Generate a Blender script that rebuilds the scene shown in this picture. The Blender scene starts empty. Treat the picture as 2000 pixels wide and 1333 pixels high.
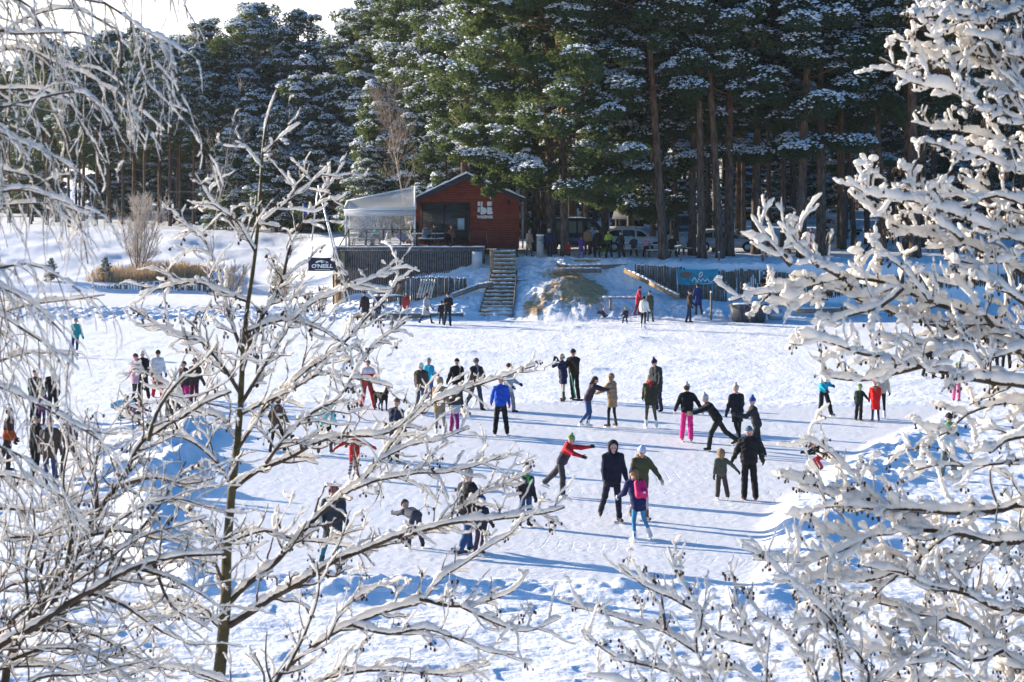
import bpy, math, random, time
import numpy as np
from mathutils import Vector, Matrix
T0 = time.time()
SC = bpy.context.scene
COL = SC.collection
FPX, CH, HY = 3600.0, 7.7, 358.0          # focal length in photo pixels, eye height over the ice, horizon row
def P(px, py, d):
    return np.array([(px-1000.0)/FPX*d, d, CH-(py-HY)/FPX*d])
def ice(py, z=0.0):
    return (CH-z)*FPX/(py-HY)
def R(a): return math.radians(a)
rng = np.random.default_rng(7)
random.seed(7)

# ------------------------------------------------------------------ noise
def _hash(ix, iy, seed):
    h = (ix.astype(np.int64)*374761393 + iy.astype(np.int64)*668265263 + seed*974711) & 0x7fffffff
    h = ((h ^ (h >> 13))*1274126177) & 0x7fffffff
    h = h ^ (h >> 16)
    return (h & 0xffff)/65535.0
def vnoise(x, y, seed=0):
    x = np.asarray(x, float); y = np.asarray(y, float)
    ix = np.floor(x); iy = np.floor(y); fx = x-ix; fy = y-iy
    fx = fx*fx*fx*(fx*(fx*6-15)+10); fy = fy*fy*fy*(fy*(fy*6-15)+10)
    a = _hash(ix, iy, seed); b = _hash(ix+1, iy, seed); c = _hash(ix, iy+1, seed); d = _hash(ix+1, iy+1, seed)
    return (a*(1-fx)+b*fx)*(1-fy)+(c*(1-fx)+d*fx)*fy*1.0
def fbm(x, y, seed=0, octv=4, gain=.5):
    s = 0; a = 1; t = 0
    for k in range(octv):
        s = s+a*(vnoise(x*2**k+17.3*k, y*2**k-9.1*k, seed+k)-.5); t += a; a *= gain
    return s/t*2
def sstep(a, b, x):
    t = np.clip((x-a)/(b-a), 0, 1); return t*t*(3-2*t)

# ------------------------------------------------------------------ meshes
class Geo:
    """collects shapes for ONE mesh object"""
    def __init__(s): s.V = []; s.F = []; s.n = 0
    def add(s, V, F, m=0):
        V = np.asarray(V, float).reshape(-1, 3); F = np.asarray(F, int)
        s.V.append(V); s.F.append((F+s.n, m)); s.n += len(V)
    def box(s, x0, x1, y0, y1, z0, z1, m=0):
        V = [(x, y, z) for z in (z0, z1) for y in (y0, y1) for x in (x0, x1)]
        s.add(V, [(0,2,3,1),(4,5,7,6),(0,1,5,4),(2,6,7,3),(0,4,6,2),(1,3,7,5)], m)
    def bar(s, a, b, w, h=None, m=0, up=(0,0,1)):
        """a rectangular bar from a to b, w wide, h high"""
        a = np.array(a, float); b = np.array(b, float); h = w if h is None else h
        t = b-a; t /= np.linalg.norm(t); u = np.array(up, float)
        if abs(t@u) > .98: u = np.array([0, 1., 0])
        sx = np.cross(t, u); sx /= np.linalg.norm(sx); uz = np.cross(sx, t)
        V = []
        for c in (a, b):
            for i, j in ((-1,-1),(1,-1),(1,1),(-1,1)): V.append(c+sx*w/2*i+uz*h/2*j)
        s.add(V, [(3,2,1,0),(4,5,6,7),(0,1,5,4),(1,2,6,5),(2,3,7,6),(3,0,4,7)], m)
    def tube(s, pts, rad, n=7, m=0):
        V, F = tube_vf(pts, rad, n); s.add(V, F, m)
    def prism(s, poly, y0, y1, m=0):
        """polygon in x,z pushed from y0 to y1"""
        n = len(poly)
        V = [(p[0], y0, p[1]) for p in poly]+[(p[0], y1, p[1]) for p in poly]
        s.add(V[:], [(i, (i+1) % n, n+(i+1) % n, n+i) for i in range(n)], m)
        for off, o in ((0, 1), (n, -1)):
            c = np.mean(np.array(V[off:off+n]), 0)
            W = V[off:off+n]+[tuple(c)]
            s.add(W, [((i+1) % n, i, n)[::o] for i in range(n)], m)
    def blob(s, c, r, m=0, seed=0, lv=1, jit=.12):
        V, F = ICO[lv]
        rr = np.random.default_rng(seed)
        s.add(V*(1+rr.uniform(-jit, jit, (len(V), 1)))*np.asarray(r)+np.asarray(c), F, m)
    def build(s, name, mats, parent=None, smooth=False):
        if not isinstance(mats, (list, tuple)): mats = [mats]
        me = bpy.data.meshes.new(name)
        V = np.concatenate(s.V).astype(np.float32)
        tot = []; li = []; mi = []
        for F, m in s.F:
            if F.size == 0: continue
            tot.append(np.full(len(F), F.shape[1])); li.append(F.ravel())
            mi.append(np.full(len(F), m) if np.isscalar(m) else np.asarray(m))
        tot = np.concatenate(tot); li = np.concatenate(li); mi = np.concatenate(mi)
        me.vertices.add(len(V)); me.vertices.foreach_set('co', V.ravel())
        me.loops.add(len(li)); me.loops.foreach_set('vertex_index', li.astype(np.int32))
        me.polygons.add(len(tot))
        st = np.concatenate([[0], np.cumsum(tot)[:-1]])
        me.polygons.foreach_set('loop_start', st.astype(np.int32))
        me.polygons.foreach_set('loop_total', tot.astype(np.int32))
        me.polygons.foreach_set('material_index', mi.astype(np.int32))
        if smooth: me.polygons.foreach_set('use_smooth', np.ones(len(tot), bool))
        for q in mats: me.materials.append(q)
        me.update(calc_edges=True)
        o = bpy.data.objects.new(name, me); COL.objects.link(o)
        if parent is not None: o.parent = parent
        return o
def tube_vf(pts, rad, n=7):
    pts = np.asarray(pts, float); N = len(pts)
    rad = np.broadcast_to(np.asarray(rad, float), (N,))
    t = np.gradient(pts, axis=0); t /= np.linalg.norm(t, axis=1)[:, None]+1e-12
    ref = np.array([0, 0, 1.]) if abs(t[:, 2]).mean() < .8 else np.array([1., 0, 0])
    sx = np.cross(t, ref); sx /= np.linalg.norm(sx, axis=1)[:, None]+1e-9
    sy = np.cross(sx, t)
    a = np.arange(n)/n*2*math.pi
    ring = pts[:, None, :]+rad[:, None, None]*(np.cos(a)[None, :, None]*sx[:, None, :]+np.sin(a)[None, :, None]*sy[:, None, :])
    V = ring.reshape(-1, 3)
    i = np.arange(N-1)[:, None]*n; j = np.arange(n)[None, :]; k = (j+1) % n
    F = np.stack([i+j, i+k, i+n+k, i+n+j], -1).reshape(-1, 4)[:, ::-1]
    c0 = len(V)
    V = np.concatenate([V, pts[:1], pts[-1:]])
    jj = np.arange(n); kk = (jj+1) % n
    cap0 = np.stack([jj, kk, np.full(n, c0), np.full(n, c0)], -1)
    b = (N-1)*n
    cap1 = np.stack([b+kk, b+jj, np.full(n, c0+1), np.full(n, c0+1)], -1)
    # caps as degenerate-free triangles are added apart by the caller when needed: here quads with a doubled tip are avoided
    return V, _Caps(F, cap0[:, :3], cap1[:, :3])
class _Caps:
    def __init__(s, F, a, b): s.F = F; s.T = np.concatenate([a, b])
_old_add = Geo.add
def _add(s, V, F, m=0):
    if isinstance(F, _Caps):
        V = np.asarray(V, float); s.V.append(V); s.F.append((F.F+s.n, m)); s.F.append((F.T+s.n, m)); s.n += len(V)
    else: _old_add(s, V, F, m)
Geo.add = _add
def _ico(lv):
    t = (1+5**.5)/2
    V = np.array([(-1,t,0),(1,t,0),(-1,-t,0),(1,-t,0),(0,-1,t),(0,1,t),(0,-1,-t),(0,1,-t),(t,0,-1),(t,0,1),(-t,0,-1),(-t,0,1)], float)
    F = [(0,11,5),(0,5,1),(0,1,7),(0,7,10),(0,10,11),(1,5,9),(5,11,4),(11,10,2),(10,7,6),(7,1,8),(3,9,4),(3,4,2),(3,2,6),(3,6,8),(3,8,9),(4,9,5),(2,4,11),(6,2,10),(8,6,7),(9,8,1)]
    V = [v/np.linalg.norm(v) for v in V]
    for _ in range(lv):
        c = {}; G = []
        def mid(a, b):
            k = (min(a, b), max(a, b))
            if k not in c:
                v = V[a]+V[b]; V.append(v/np.linalg.norm(v)); c[k] = len(V)-1
            return c[k]
        for a, b, d in F:
            x, y, z = mid(a, b), mid(b, d), mid(d, a)
            G += [(a, x, z), (b, y, x), (d, z, y), (x, y, z)]
        F = G
    return np.array(V), np.array(F)
ICO = [_ico(0), _ico(1), _ico(2)]

def smooth_path(pts, step):
    pts = np.asarray(pts, float)
    if len(pts) > 2:
        q = np.vstack([2*pts[0]-pts[1], pts, 2*pts[-1]-pts[-2]]); out = []
        for i in range(1, len(q)-2):
            p0, p1, p2, p3 = q[i-1:i+3]
            n = max(2, int(np.linalg.norm(p2-p1)/step))
            t = np.linspace(0, 1, n, endpoint=False)[:, None]
            out.append(.5*((2*p1)+(-p0+p2)*t+(2*p0-5*p1+4*p2-p3)*t**2+(-p0+3*p1-3*p2+p3)*t**3))
        out.append(q[-2:-1]); return np.vstack(out)
    n = max(2, int(np.linalg.norm(pts[1]-pts[0])/step)+1)
    return pts[0]+(pts[1]-pts[0])*np.linspace(0, 1, n)[:, None]

def tag(o, label=None, cat=None, group=None, kind=None):
    if label: o['label'] = label
    if cat: o['category'] = cat
    if group: o['group'] = group
    if kind: o['kind'] = kind
    return o
def empty(name, loc, label, cat, group=None, rz=0.0):
    o = bpy.data.objects.new(name, None); COL.objects.link(o)
    o.location = loc; o.rotation_euler = (0, 0, rz); o.empty_display_size = .2
    return tag(o, label, cat, group)
def copy_tree(o, parent=None):
    c = o.copy(); COL.objects.link(c)
    if parent is not None: c.parent = parent
    for ch in o.children: copy_tree(ch, c)
    return c

# ------------------------------------------------------------------ materials
MC = {}
def mat(name, col, rough=.75, nscale=None, namt=.25, bump=0, bscale=60, metal=0, trans=0, tcol=None, spec=.3, coat=0):
    key = (name, tuple(col))
    if key in MC: return MC[key]
    m = bpy.data.materials.new(name); MC[key] = m; m.use_nodes = True
    nt = m.node_tree; b = nt.nodes['Principled BSDF']; L = nt.links.new
    b.inputs['Base Color'].default_value = (*col, 1); b.inputs['Roughness'].default_value = rough
    b.inputs['Metallic'].default_value = metal; b.inputs['Specular IOR Level'].default_value = spec
    if coat: b.inputs['Coat Weight'].default_value = coat
    tc = nt.nodes.new('ShaderNodeTexCoord')
    if nscale:
        n = nt.nodes.new('ShaderNodeTexNoise'); n.inputs['Scale'].default_value = nscale; n.inputs['Detail'].default_value = 5
        L(tc.outputs['Object'], n.inputs['Vector'])
        r = nt.nodes.new('ShaderNodeMix'); r.data_type = 'RGBA'
        r.inputs['A'].default_value = (*[c*(1-namt) for c in col], 1); r.inputs['B'].default_value = (*[min(1, c*(1+namt)) for c in col], 1)
        mr = nt.nodes.new('ShaderNodeMapRange'); mr.inputs['From Min'].default_value = .3; mr.inputs['From Max'].default_value = .7
        L(n.outputs['Fac'], mr.inputs['Value']); L(mr.outputs['Result'], r.inputs['Factor'])
        L(r.outputs['Result'], b.inputs['Base Color'])
    if bump:
        n2 = nt.nodes.new('ShaderNodeTexNoise'); n2.inputs['Scale'].default_value = bscale; n2.inputs['Detail'].default_value = 4
        L(tc.outputs['Object'], n2.inputs['Vector'])
        bp = nt.nodes.new('ShaderNodeBump'); bp.inputs['Strength'].default_value = 1; bp.inputs['Distance'].default_value = bump
        L(n2.outputs['Fac'], bp.inputs['Height']); L(bp.outputs['Normal'], b.inputs['Normal'])
    if trans:
        t = nt.nodes.new('ShaderNodeBsdfTranslucent'); t.inputs['Color'].default_value = (*(tcol or col), 1)
        mx = nt.nodes.new('ShaderNodeMixShader'); mx.inputs['Fac'].default_value = trans
        L(b.outputs['BSDF'], mx.inputs[1]); L(t.outputs['BSDF'], mx.inputs[2])
        L(mx.outputs['Shader'], nt.nodes['Material Output'].inputs['Surface'])
    return m
def glassy(name, col, clear, rough=.05):
    m = bpy.data.materials.new(name); m.use_nodes = True; nt = m.node_tree
    b = nt.nodes['Principled BSDF']; b.inputs['Base Color'].default_value = (*col, 1); b.inputs['Roughness'].default_value = rough
    t = nt.nodes.new('ShaderNodeBsdfTransparent'); mx = nt.nodes.new('ShaderNodeMixShader'); mx.inputs['Fac'].default_value = clear
    nt.links.new(b.outputs['BSDF'], mx.inputs[1]); nt.links.new(t.outputs['BSDF'], mx.inputs[2])
    nt.links.new(mx.outputs['Shader'], nt.nodes['Material Output'].inputs['Surface'])
    return m
M_SNOW = mat('branch_snow', (.92, .89, .85), .8, trans=.36, tcol=(.95, .90, .81), spec=.2, bump=.004, bscale=110)
M_TSNOW = mat('tree_snow', (.8, .84, .9), .8, spec=.2)
M_RSNOW = mat('lying_snow', (.88, .89, .91), .8, bump=.03, bscale=9, spec=.2)
M_WOOD = mat('weathered_wood', (.2, .17, .14), .85, nscale=7, namt=.35, bump=.01, bscale=30)
M_WOODW = mat('warm_wood', (.34, .23, .13), .8, nscale=6, namt=.35, bump=.01, bscale=30)
M_GREYW = mat('grey_boards', (.16, .15, .145), .85, nscale=5, namt=.4)
M_DARK = mat('dark_metal', (.03, .032, .035), .5)
M_STEEL = mat('galvanised_steel', (.5, .52, .54), .4, metal=.7)
M_WHITE = mat('white_paint', (.78, .78, .77), .5)
# ------------------------------------------------------------------ the ground: one sheet
KX = [-300, -17, -11.3, -10.6, -10.35, -2.8, -1.6, .0, 1.3, 2.6, 5.0, 7.2, 9.0, 22, 300]
PR = [
 [(130,0),(131,.55),(140,1.2),(166,3.8),(260,4.6)],
 [(129,0),(130,.5),(139,1.4),(157,3.5),(260,4.6)],
 [(112,0),(118,.4),(131,2.1),(146,3.3),(260,4.6)],
 [(107,0),(112,.4),(130,2.1),(146,3.3),(260,4.6)],
 [(105,0),(112.7,.4),(113.6,2.6),(118,3.2),(260,4.6)],
 [(103.6,0),(112.7,2.5),(113.5,3.0),(118,3.3),(260,4.6)],
 [(104.6,0),(111.3,2.45),(112.0,2.6),(114.2,3.15),(260,4.6)],
 [(104.6,0),(111.3,2.45),(112.0,2.6),(114.2,3.15),(260,4.6)],
 [(103.6,0),(110.0,1.9),(111.2,2.55),(113.0,3.15),(260,4.6)],
 [(102.8,0),(109.8,1.75),(111.2,2.55),(112.5,3.15),(260,4.6)],
 [(102.8,0),(109.8,1.75),(111.2,2.55),(112.5,3.15),(260,4.6)],
 [(102.6,0),(108.8,1.3),(110.2,2.6),(111.2,3.1),(260,4.6)],
 [(102.4,0),(109.1,1.0),(109.75,2.95),(111.5,3.1),(260,4.6)],
 [(102.4,0),(109.1,.5),(109.75,2.9),(111.5,3.1),(260,4.6)],
 [(102.4,0),(109.1,.5),(109.75,2.9),(111.5,3.1),(260,4.6)]]
RINK = [(P(a, b, 1)[0]*ice(b), ice(b)) for a, b in ((420,1140),(700,1146),(1000,1135),(1460,1150),(1500,1100),(1512,1030),(1545,985),(1600,945),(1725,862),(1840,808),(1850,792),(1500,796),(1100,790),(700,786),(430,800),(400,880),(330,960),(340,1060))]
def rink_sd(x, y):
    """signed distance to the cleared rink, negative inside"""
    d = np.full(x.shape, 1e9); ins = np.zeros(x.shape, bool)
    n = len(RINK)
    for i in range(n):
        ax, ay = RINK[i]; bx, by = RINK[(i+1) % n]
        ex, ey = bx-ax, by-ay; wx, wy = x-ax, y-ay
        t = np.clip((wx*ex+wy*ey)/(ex*ex+ey*ey), 0, 1)
        d = np.minimum(d, np.hypot(wx-ex*t, wy-ey*t))
        c = (ay <= y) != (by <= y)
        ins ^= c & (x < ax+(y-ay)/(by-ay+1e-12)*ex)
    return np.where(ins, -d, d)
PILES = []
for a, b, h, r in ((330,905,.42,1.5),(250,945,.42,1.4),(350,850,.38,1.2),(215,900,.3,1.2),(300,835,.3,1.0),(1620,990,.24,2.0),(1710,930,.26,1.9),(1580,1030,.16,1.8),(1790,880,.22,1.6),(1180,600,.25,1.0),(1120,640,.12,.8),(1230,665,.16,1.4),(1150,722,.12,.8),(900,690,.1,1.2),(1330,705,.1,1.0)):
    dd = ice(b); PILES.append(((a-1000)/FPX*dd, dd, h, r))
def ground_base(x, y):
    x = np.asarray(x, float); y = np.asarray(y, float)
    ys = [np.interp(x, KX, [p[k][0] for p in PR]) for k in range(5)]
    zs = [np.interp(x, KX, [p[k][1] for p in PR]) for k in range(5)]
    z = np.zeros(np.broadcast(x, y).shape)
    for k in range(4):
        t = (y-ys[k])/(ys[k+1]-ys[k])
        z = np.where((t >= 0) & (t <= 1), zs[k]+(zs[k+1]-zs[k])*t, z)
    z = np.where(y > ys[4], zs[4], z)
    near = np.clip((27-y)/27, 0, 1)**1.6*6.1
    return z+near
def ground_z(x, y, detail=True):
    x = np.asarray(x, float); y = np.asarray(y, float)
    z = ground_base(x, y)
    sd = rink_sd(x, y)
    out = sstep(-.1, .8, sd)
    # snow thrown up round the rink
    side = np.where((x > 4) & (y < 60), .72, np.where((x < -6) & (y < 60), .9, .75))*np.where(y > 58, .25, 1)
    w = np.where(x > 4, .85, .5)
    lum = .45+1.1*vnoise(x*2.3, y*2.3, 3)*vnoise(x*.6, y*.6, 4)+.35*(vnoise(x*6, y*6, 5)-.5)
    z = z+.34*side*np.exp(-((sd-w)/w)**2)*lum*sstep(-.35, .25, sd)
    z = z+.8*np.exp(-((x-3.4)/2.0)**2-((y-107.6)/2.3)**2)
    for px, py, h, r in PILES:
        q = np.hypot(x-px, y-py)
        z = z+h*np.exp(-(q/r)**2)*(.55+.9*vnoise(x*2.7, y*2.7, 6))*sstep(-.4, .4, sd+.1)
    z = z+.45*sstep(128, 133, y)*(1-sstep(150, 170, y))*sstep(-11, -14, x)*fbm(x*.22, y*.22, 51, 3)
    if detail:
        bankm = sstep(102, 105, y)
        frest = sstep(112, 118, y)
        rough = out*np.where(y < 60, 1.0, .62)*(1-.3*bankm)
        z = z+rough*(.06*fbm(x*.55, y*.55, 11, 3)+.042*fbm(x*1.6, y*2.6, 12, 4, .55)-.03*sstep(.66, .8, vnoise(x*1.7, y*2.6, 14)))
        z = z+(1-out)*(.006*fbm(x*1.5, y*1.5, 15, 3)+.005*fbm(x*7, y*3, 16, 2))
        z = z+bankm*(1-frest)*(.16*fbm(x*.7, y*.7, 18, 3)+.15*fbm(x*2.2, y*2.2, 19, 4, .6)+.05*fbm(x*7, y*7, 20, 2))
    return z
def gz(x, y): return float(ground_z(np.array([x]), np.array([y]), False)[0])

def build_ground():
    s = np.concatenate([np.linspace(-1.9, -1.12, 50, endpoint=False), np.linspace(-1.12, 1.12, 760), np.linspace(1.12, 1.9, 51)[1:]])
    yr = np.concatenate([np.linspace(-6, 24, 60, endpoint=False), ice(np.linspace(1512, 622, 620, endpoint=False)), np.linspace(ice(622), 118, 170, endpoint=False), np.linspace(118, 185, 90, endpoint=False), np.geomspace(185, 2500, 40)])
    yr = np.sort(yr)
    half = .2778*np.maximum(yr, 14)
    X = s[None, :]*half[:, None]; Y = np.repeat(yr[:, None], len(s), 1)
    # widen the far and the near strips so the sheet has no visible side edge
    wide = 1+6*sstep(1.2, 1.9, np.abs(s))[None, :]
    X = X*wide
    Z = ground_z(X.ravel(), Y.ravel()).reshape(X.shape)
    nr, nc = X.shape
    V = np.stack([X, Y, Z], -1).reshape(-1, 3)
    i = np.arange(nr-1)[:, None]*nc; j = np.arange(nc-1)[None, :]
    F = np.stack([i+j, i+j+1, i+nc+j+1, i+nc+j], -1).reshape(-1, 4)
    g = Geo(); g.add(V, F)
    m = bpy.data.materials.new('snow_ground'); m.use_nodes = True
    nt = m.node_tree; b = nt.nodes['Principled BSDF']; L = nt.links.new
    b.inputs['Roughness'].default_value = .7; b.inputs['Specular IOR Level'].default_value = .25
    at = nt.nodes.new('ShaderNodeAttribute'); at.attribute_name = 'dirt'
    ar = nt.nodes.new('ShaderNodeAttribute'); ar.attribute_name = 'cleared'
    tc = nt.nodes.new('ShaderNodeTexCoord')
    n1 = nt.nodes.new('ShaderNodeTexNoise'); n1.inputs['Scale'].default_value = 3.2; n1.inputs['Detail'].default_value = 8; n1.inputs['Roughness'].default_value = .7
    mp = nt.nodes.new('ShaderNodeMapping'); mp.inputs['Scale'].default_value = (1.0, .8, 1.0)
    L(tc.outputs['Object'], mp.inputs['Vector']); L(mp.outputs['Vector'], n1.inputs['Vector'])
    ad = nt.nodes.new('ShaderNodeMath'); ad.operation = 'ADD'; L(n1.outputs['Fac'], ad.inputs[0]); L(at.outputs['Fac'], ad.inputs[1])
    mr = nt.nodes.new('ShaderNodeMapRange'); mr.inputs['From Min'].default_value = .93; mr.inputs['From Max'].default_value = 1.12
    L(ad.outputs[0], mr.inputs['Value'])
    n3 = nt.nodes.new('ShaderNodeTexNoise'); n3.inputs['Scale'].default_value = 9; n3.inputs['Detail'].default_value = 6
    L(tc.outputs['Object'], n3.inputs['Vector'])
    dirt = nt.nodes.new('ShaderNodeMix'); dirt.data_type = 'RGBA'
    dirt.inputs['A'].default_value = (.30, .17, .075, 1); dirt.inputs['B'].default_value = (.62, .45, .26, 1); L(n3.outputs['Fac'], dirt.inputs['Factor'])
    sn = nt.nodes.new('ShaderNodeMix'); sn.data_type = 'RGBA'
    sn.inputs['A'].default_value = (.86, .88, .92, 1); sn.inputs['B'].default_value = (.84, .84, .85, 1); L(ar.outputs['Fac'], sn.inputs['Factor'])
    mx = nt.nodes.new('ShaderNodeMix'); mx.data_type = 'RGBA'
    L(mr.outputs['Result'], mx.inputs['Factor']); L(sn.outputs['Result'], mx.inputs['A']); L(dirt.outputs['Result'], mx.inputs['B'])
    L(mx.outputs['Result'], b.inputs['Base Color'])
    rr_ = nt.nodes.new('ShaderNodeMapRange'); rr_.inputs['To Min'].default_value = .72; rr_.inputs['To Max'].default_value = .42; L(ar.outputs['Fac'], rr_.inputs['Value']); L(rr_.outputs['Result'], b.inputs['Roughness'])
    # grain of trodden snow, and skate scratches where the ice is cleared
    nb = nt.nodes.new('ShaderNodeTexNoise'); nb.inputs['Scale'].default_value = 5.5; nb.inputs['Detail'].default_value = 7; nb.inputs['Roughness'].default_value = .62
    L(tc.outputs['Object'], nb.inputs['Vector'])
    amt = nt.nodes.new('ShaderNodeMapRange'); amt.inputs['To Min'].default_value = .085; amt.inputs['To Max'].default_value = .018; L(ar.outputs['Fac'], amt.inputs['Value'])
    bp = nt.nodes.new('ShaderNodeBump'); bp.inputs['Strength'].default_value = .9; L(nb.outputs['Fac'], bp.inputs['Height']); L(amt.outputs['Result'], bp.inputs['Distance'])
    prev = bp
    for k, (rot, sc) in enumerate(((.35, (3.2, 20, 1)), (-.45, (2.6, 17, 1)), (1.2, (2.4, 16, 1)))):
        m2 = nt.nodes.new('ShaderNodeMapping'); m2.inputs['Rotation'].default_value = (0, 0, rot); m2.inputs['Scale'].default_value = sc
        L(tc.outputs['Object'], m2.inputs['Vector'])
        ns = nt.nodes.new('ShaderNodeTexNoise'); ns.inputs['Scale'].default_value = 1; ns.inputs['Detail'].default_value = 3; ns.inputs['Distortion'].default_value = 1.2
        L(m2.outputs['Vector'], ns.inputs['Vector'])
        b2 = nt.nodes.new('ShaderNodeBump'); b2.inputs['Distance'].default_value = .019; b2.inputs['Strength'].default_value = .8
        L(ns.outputs['Fac'], b2.inputs['Height']); L(prev.outputs['Normal'], b2.inputs['Normal']); prev = b2
    trk = None
    for k, (lx, ly, sc, ds) in enumerate(((-3, 40, 1.1, 5), (6, 52, .8, 7), (1, 66, .9, 6), (-9, 48, 1.0, 8))):
        m3 = nt.nodes.new('ShaderNodeMapping'); m3.inputs['Location'].default_value = (-lx, -ly, 0); L(tc.outputs['Object'], m3.inputs['Vector'])
        wv = nt.nodes.new('ShaderNodeTexWave'); wv.wave_type = 'RINGS'; wv.rings_direction = 'Z'; wv.inputs['Scale'].default_value = sc; wv.inputs['Distortion'].default_value = ds; wv.inputs['Detail'].default_value = 2; wv.inputs['Detail Scale'].default_value = .35
        L(m3.outputs['Vector'], wv.inputs['Vector'])
        r_ = nt.nodes.new('ShaderNodeMapRange'); r_.inputs['From Min'].default_value = .93; r_.inputs['From Max'].default_value = 1.0; L(wv.outputs['Fac'], r_.inputs['Value'])
        if trk is None: trk = r_.outputs['Result']
        else:
            mm = nt.nodes.new('ShaderNodeMath'); mm.operation = 'MAXIMUM'; L(trk, mm.inputs[0]); L(r_.outputs['Result'], mm.inputs[1]); trk = mm.outputs[0]
    nm = nt.nodes.new('ShaderNodeTexNoise'); nm.inputs['Scale'].default_value = .55; nm.inputs['Detail'].default_value = 3; L(tc.outputs['Object'], nm.inputs['Vector'])
    rm = nt.nodes.new('ShaderNodeMapRange'); rm.inputs['From Min'].default_value = .5; rm.inputs['From Max'].default_value = .68; L(nm.outputs['Fac'], rm.inputs['Value'])
    t0_ = nt.nodes.new('ShaderNodeMath'); t0_.operation = 'MULTIPLY'; L(trk, t0_.inputs[0]); L(rm.outputs['Result'], t0_.inputs[1])
    tm = nt.nodes.new('ShaderNodeMath'); tm.operation = 'MULTIPLY'; L(t0_.outputs[0], tm.inputs[0]); L(ar.outputs['Fac'], tm.inputs[1])
    b3 = nt.nodes.new('ShaderNodeBump'); b3.invert = True; b3.inputs['Distance'].default_value = .007; L(tm.outputs[0], b3.inputs['Height']); L(prev.outputs['Normal'], b3.inputs['Normal']); prev = b3
    L(prev.outputs['Normal'], b.inputs['Normal'])
    o = g.build('snow_ground', m, smooth=True); o['kind'] = 'structure'
    x, y = V[:, 0], V[:, 1]
    def gauss(cx, cy, rx, ry): return np.exp(-((x-cx)/rx)**2-((y-cy)/ry)**2)
    d = np.zeros(len(V))
    d += .6*gauss(3.4, 106.4, 3.2, 3.0)+.16*(vnoise(x*3.1-y*1.2, y*.8+x*.4, 81)-.5)*gauss(3.2, 106.6, 3.4, 3.2)*2+.45*gauss(1.2, 105.0, .8, 1.6)+.5*gauss(4.4, 107.6, 1.2, 1.6)+.4*gauss(3.4, 109.6, 1.6, 1.2)
    d += .36*gauss(2.5, 110.6, 2.0, 1.0)+.34*gauss(8.0, 105, 2.5, 1.2)+.3*gauss(6, 103.0, 5, .7)
    d += .42*sstep(110.5, 113, y)*sstep(0, 3, x)*(1-sstep(175, 210, y))*(.55+.6*vnoise(x*.25, y*.18, 44))
    d += .25*sstep(190, 230, y)
    d += .4*gauss(-21, 135, 9, 3)
    d -= .25*(d > .9)
    me = o.data
    a = me.attributes.new('dirt', 'FLOAT', 'POINT'); a.data.foreach_set('value', d.astype(np.float32))
    c = 1-sstep(-.3, .3, rink_sd(x, y))
    a = me.attributes.new('cleared', 'FLOAT', 'POINT'); a.data.foreach_set('value', c.astype(np.float32))
    return o
build_ground()
print('ground', time.time()-T0)
# ------------------------------------------------------------------ pines
def needle_mat(name, dark, light, tr=.28):
    m = bpy.data.materials.new(name); m.use_nodes = True
    nt = m.node_tree; b = nt.nodes['Principled BSDF']; L = nt.links.new
    b.inputs['Roughness'].default_value = .7; b.inputs['Specular IOR Level'].default_value = .15
    tc = nt.nodes.new('ShaderNodeTexCoord'); n = nt.nodes.new('ShaderNodeTexNoise'); n.inputs['Scale'].default_value = .9; n.inputs['Detail'].default_value = 6
    L(tc.outputs['Object'], n.inputs['Vector'])
    oi = nt.nodes.new('ShaderNodeObjectInfo')
    ad = nt.nodes.new('ShaderNodeMath'); ad.operation = 'MULTIPLY_ADD'; ad.inputs[1].default_value = .35; L(oi.outputs['Random'], ad.inputs[0]); L(n.outputs['Fac'], ad.inputs[2])
    mr = nt.nodes.new('ShaderNodeMapRange'); mr.inputs['From Min'].default_value = .4; mr.inputs['From Max'].default_value = .95; L(ad.outputs[0], mr.inputs['Value'])
    mx = nt.nodes.new('ShaderNodeMix'); mx.data_type = 'RGBA'; mx.inputs['A'].default_value = (*dark, 1); mx.inputs['B'].default_value = (*light, 1)
    L(mr.outputs['Result'], mx.inputs['Factor']); L(mx.outputs['Result'], b.inputs['Base Color'])
    t = nt.nodes.new('ShaderNodeBsdfTranslucent'); t.inputs['Color'].default_value = (.13, .17, .04, 1)
    ms = nt.nodes.new('ShaderNodeMixShader'); ms.inputs['Fac'].default_value = tr
    L(b.outputs['BSDF'], ms.inputs[1]); L(t.outputs['BSDF'], ms.inputs[2]); L(ms.outputs['Shader'], nt.nodes['Material Output'].inputs['Surface'])
    return m
M_NEEDLE = needle_mat('pine_needles', (.022, .048, .030), (.075, .11, .045), .36)
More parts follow.
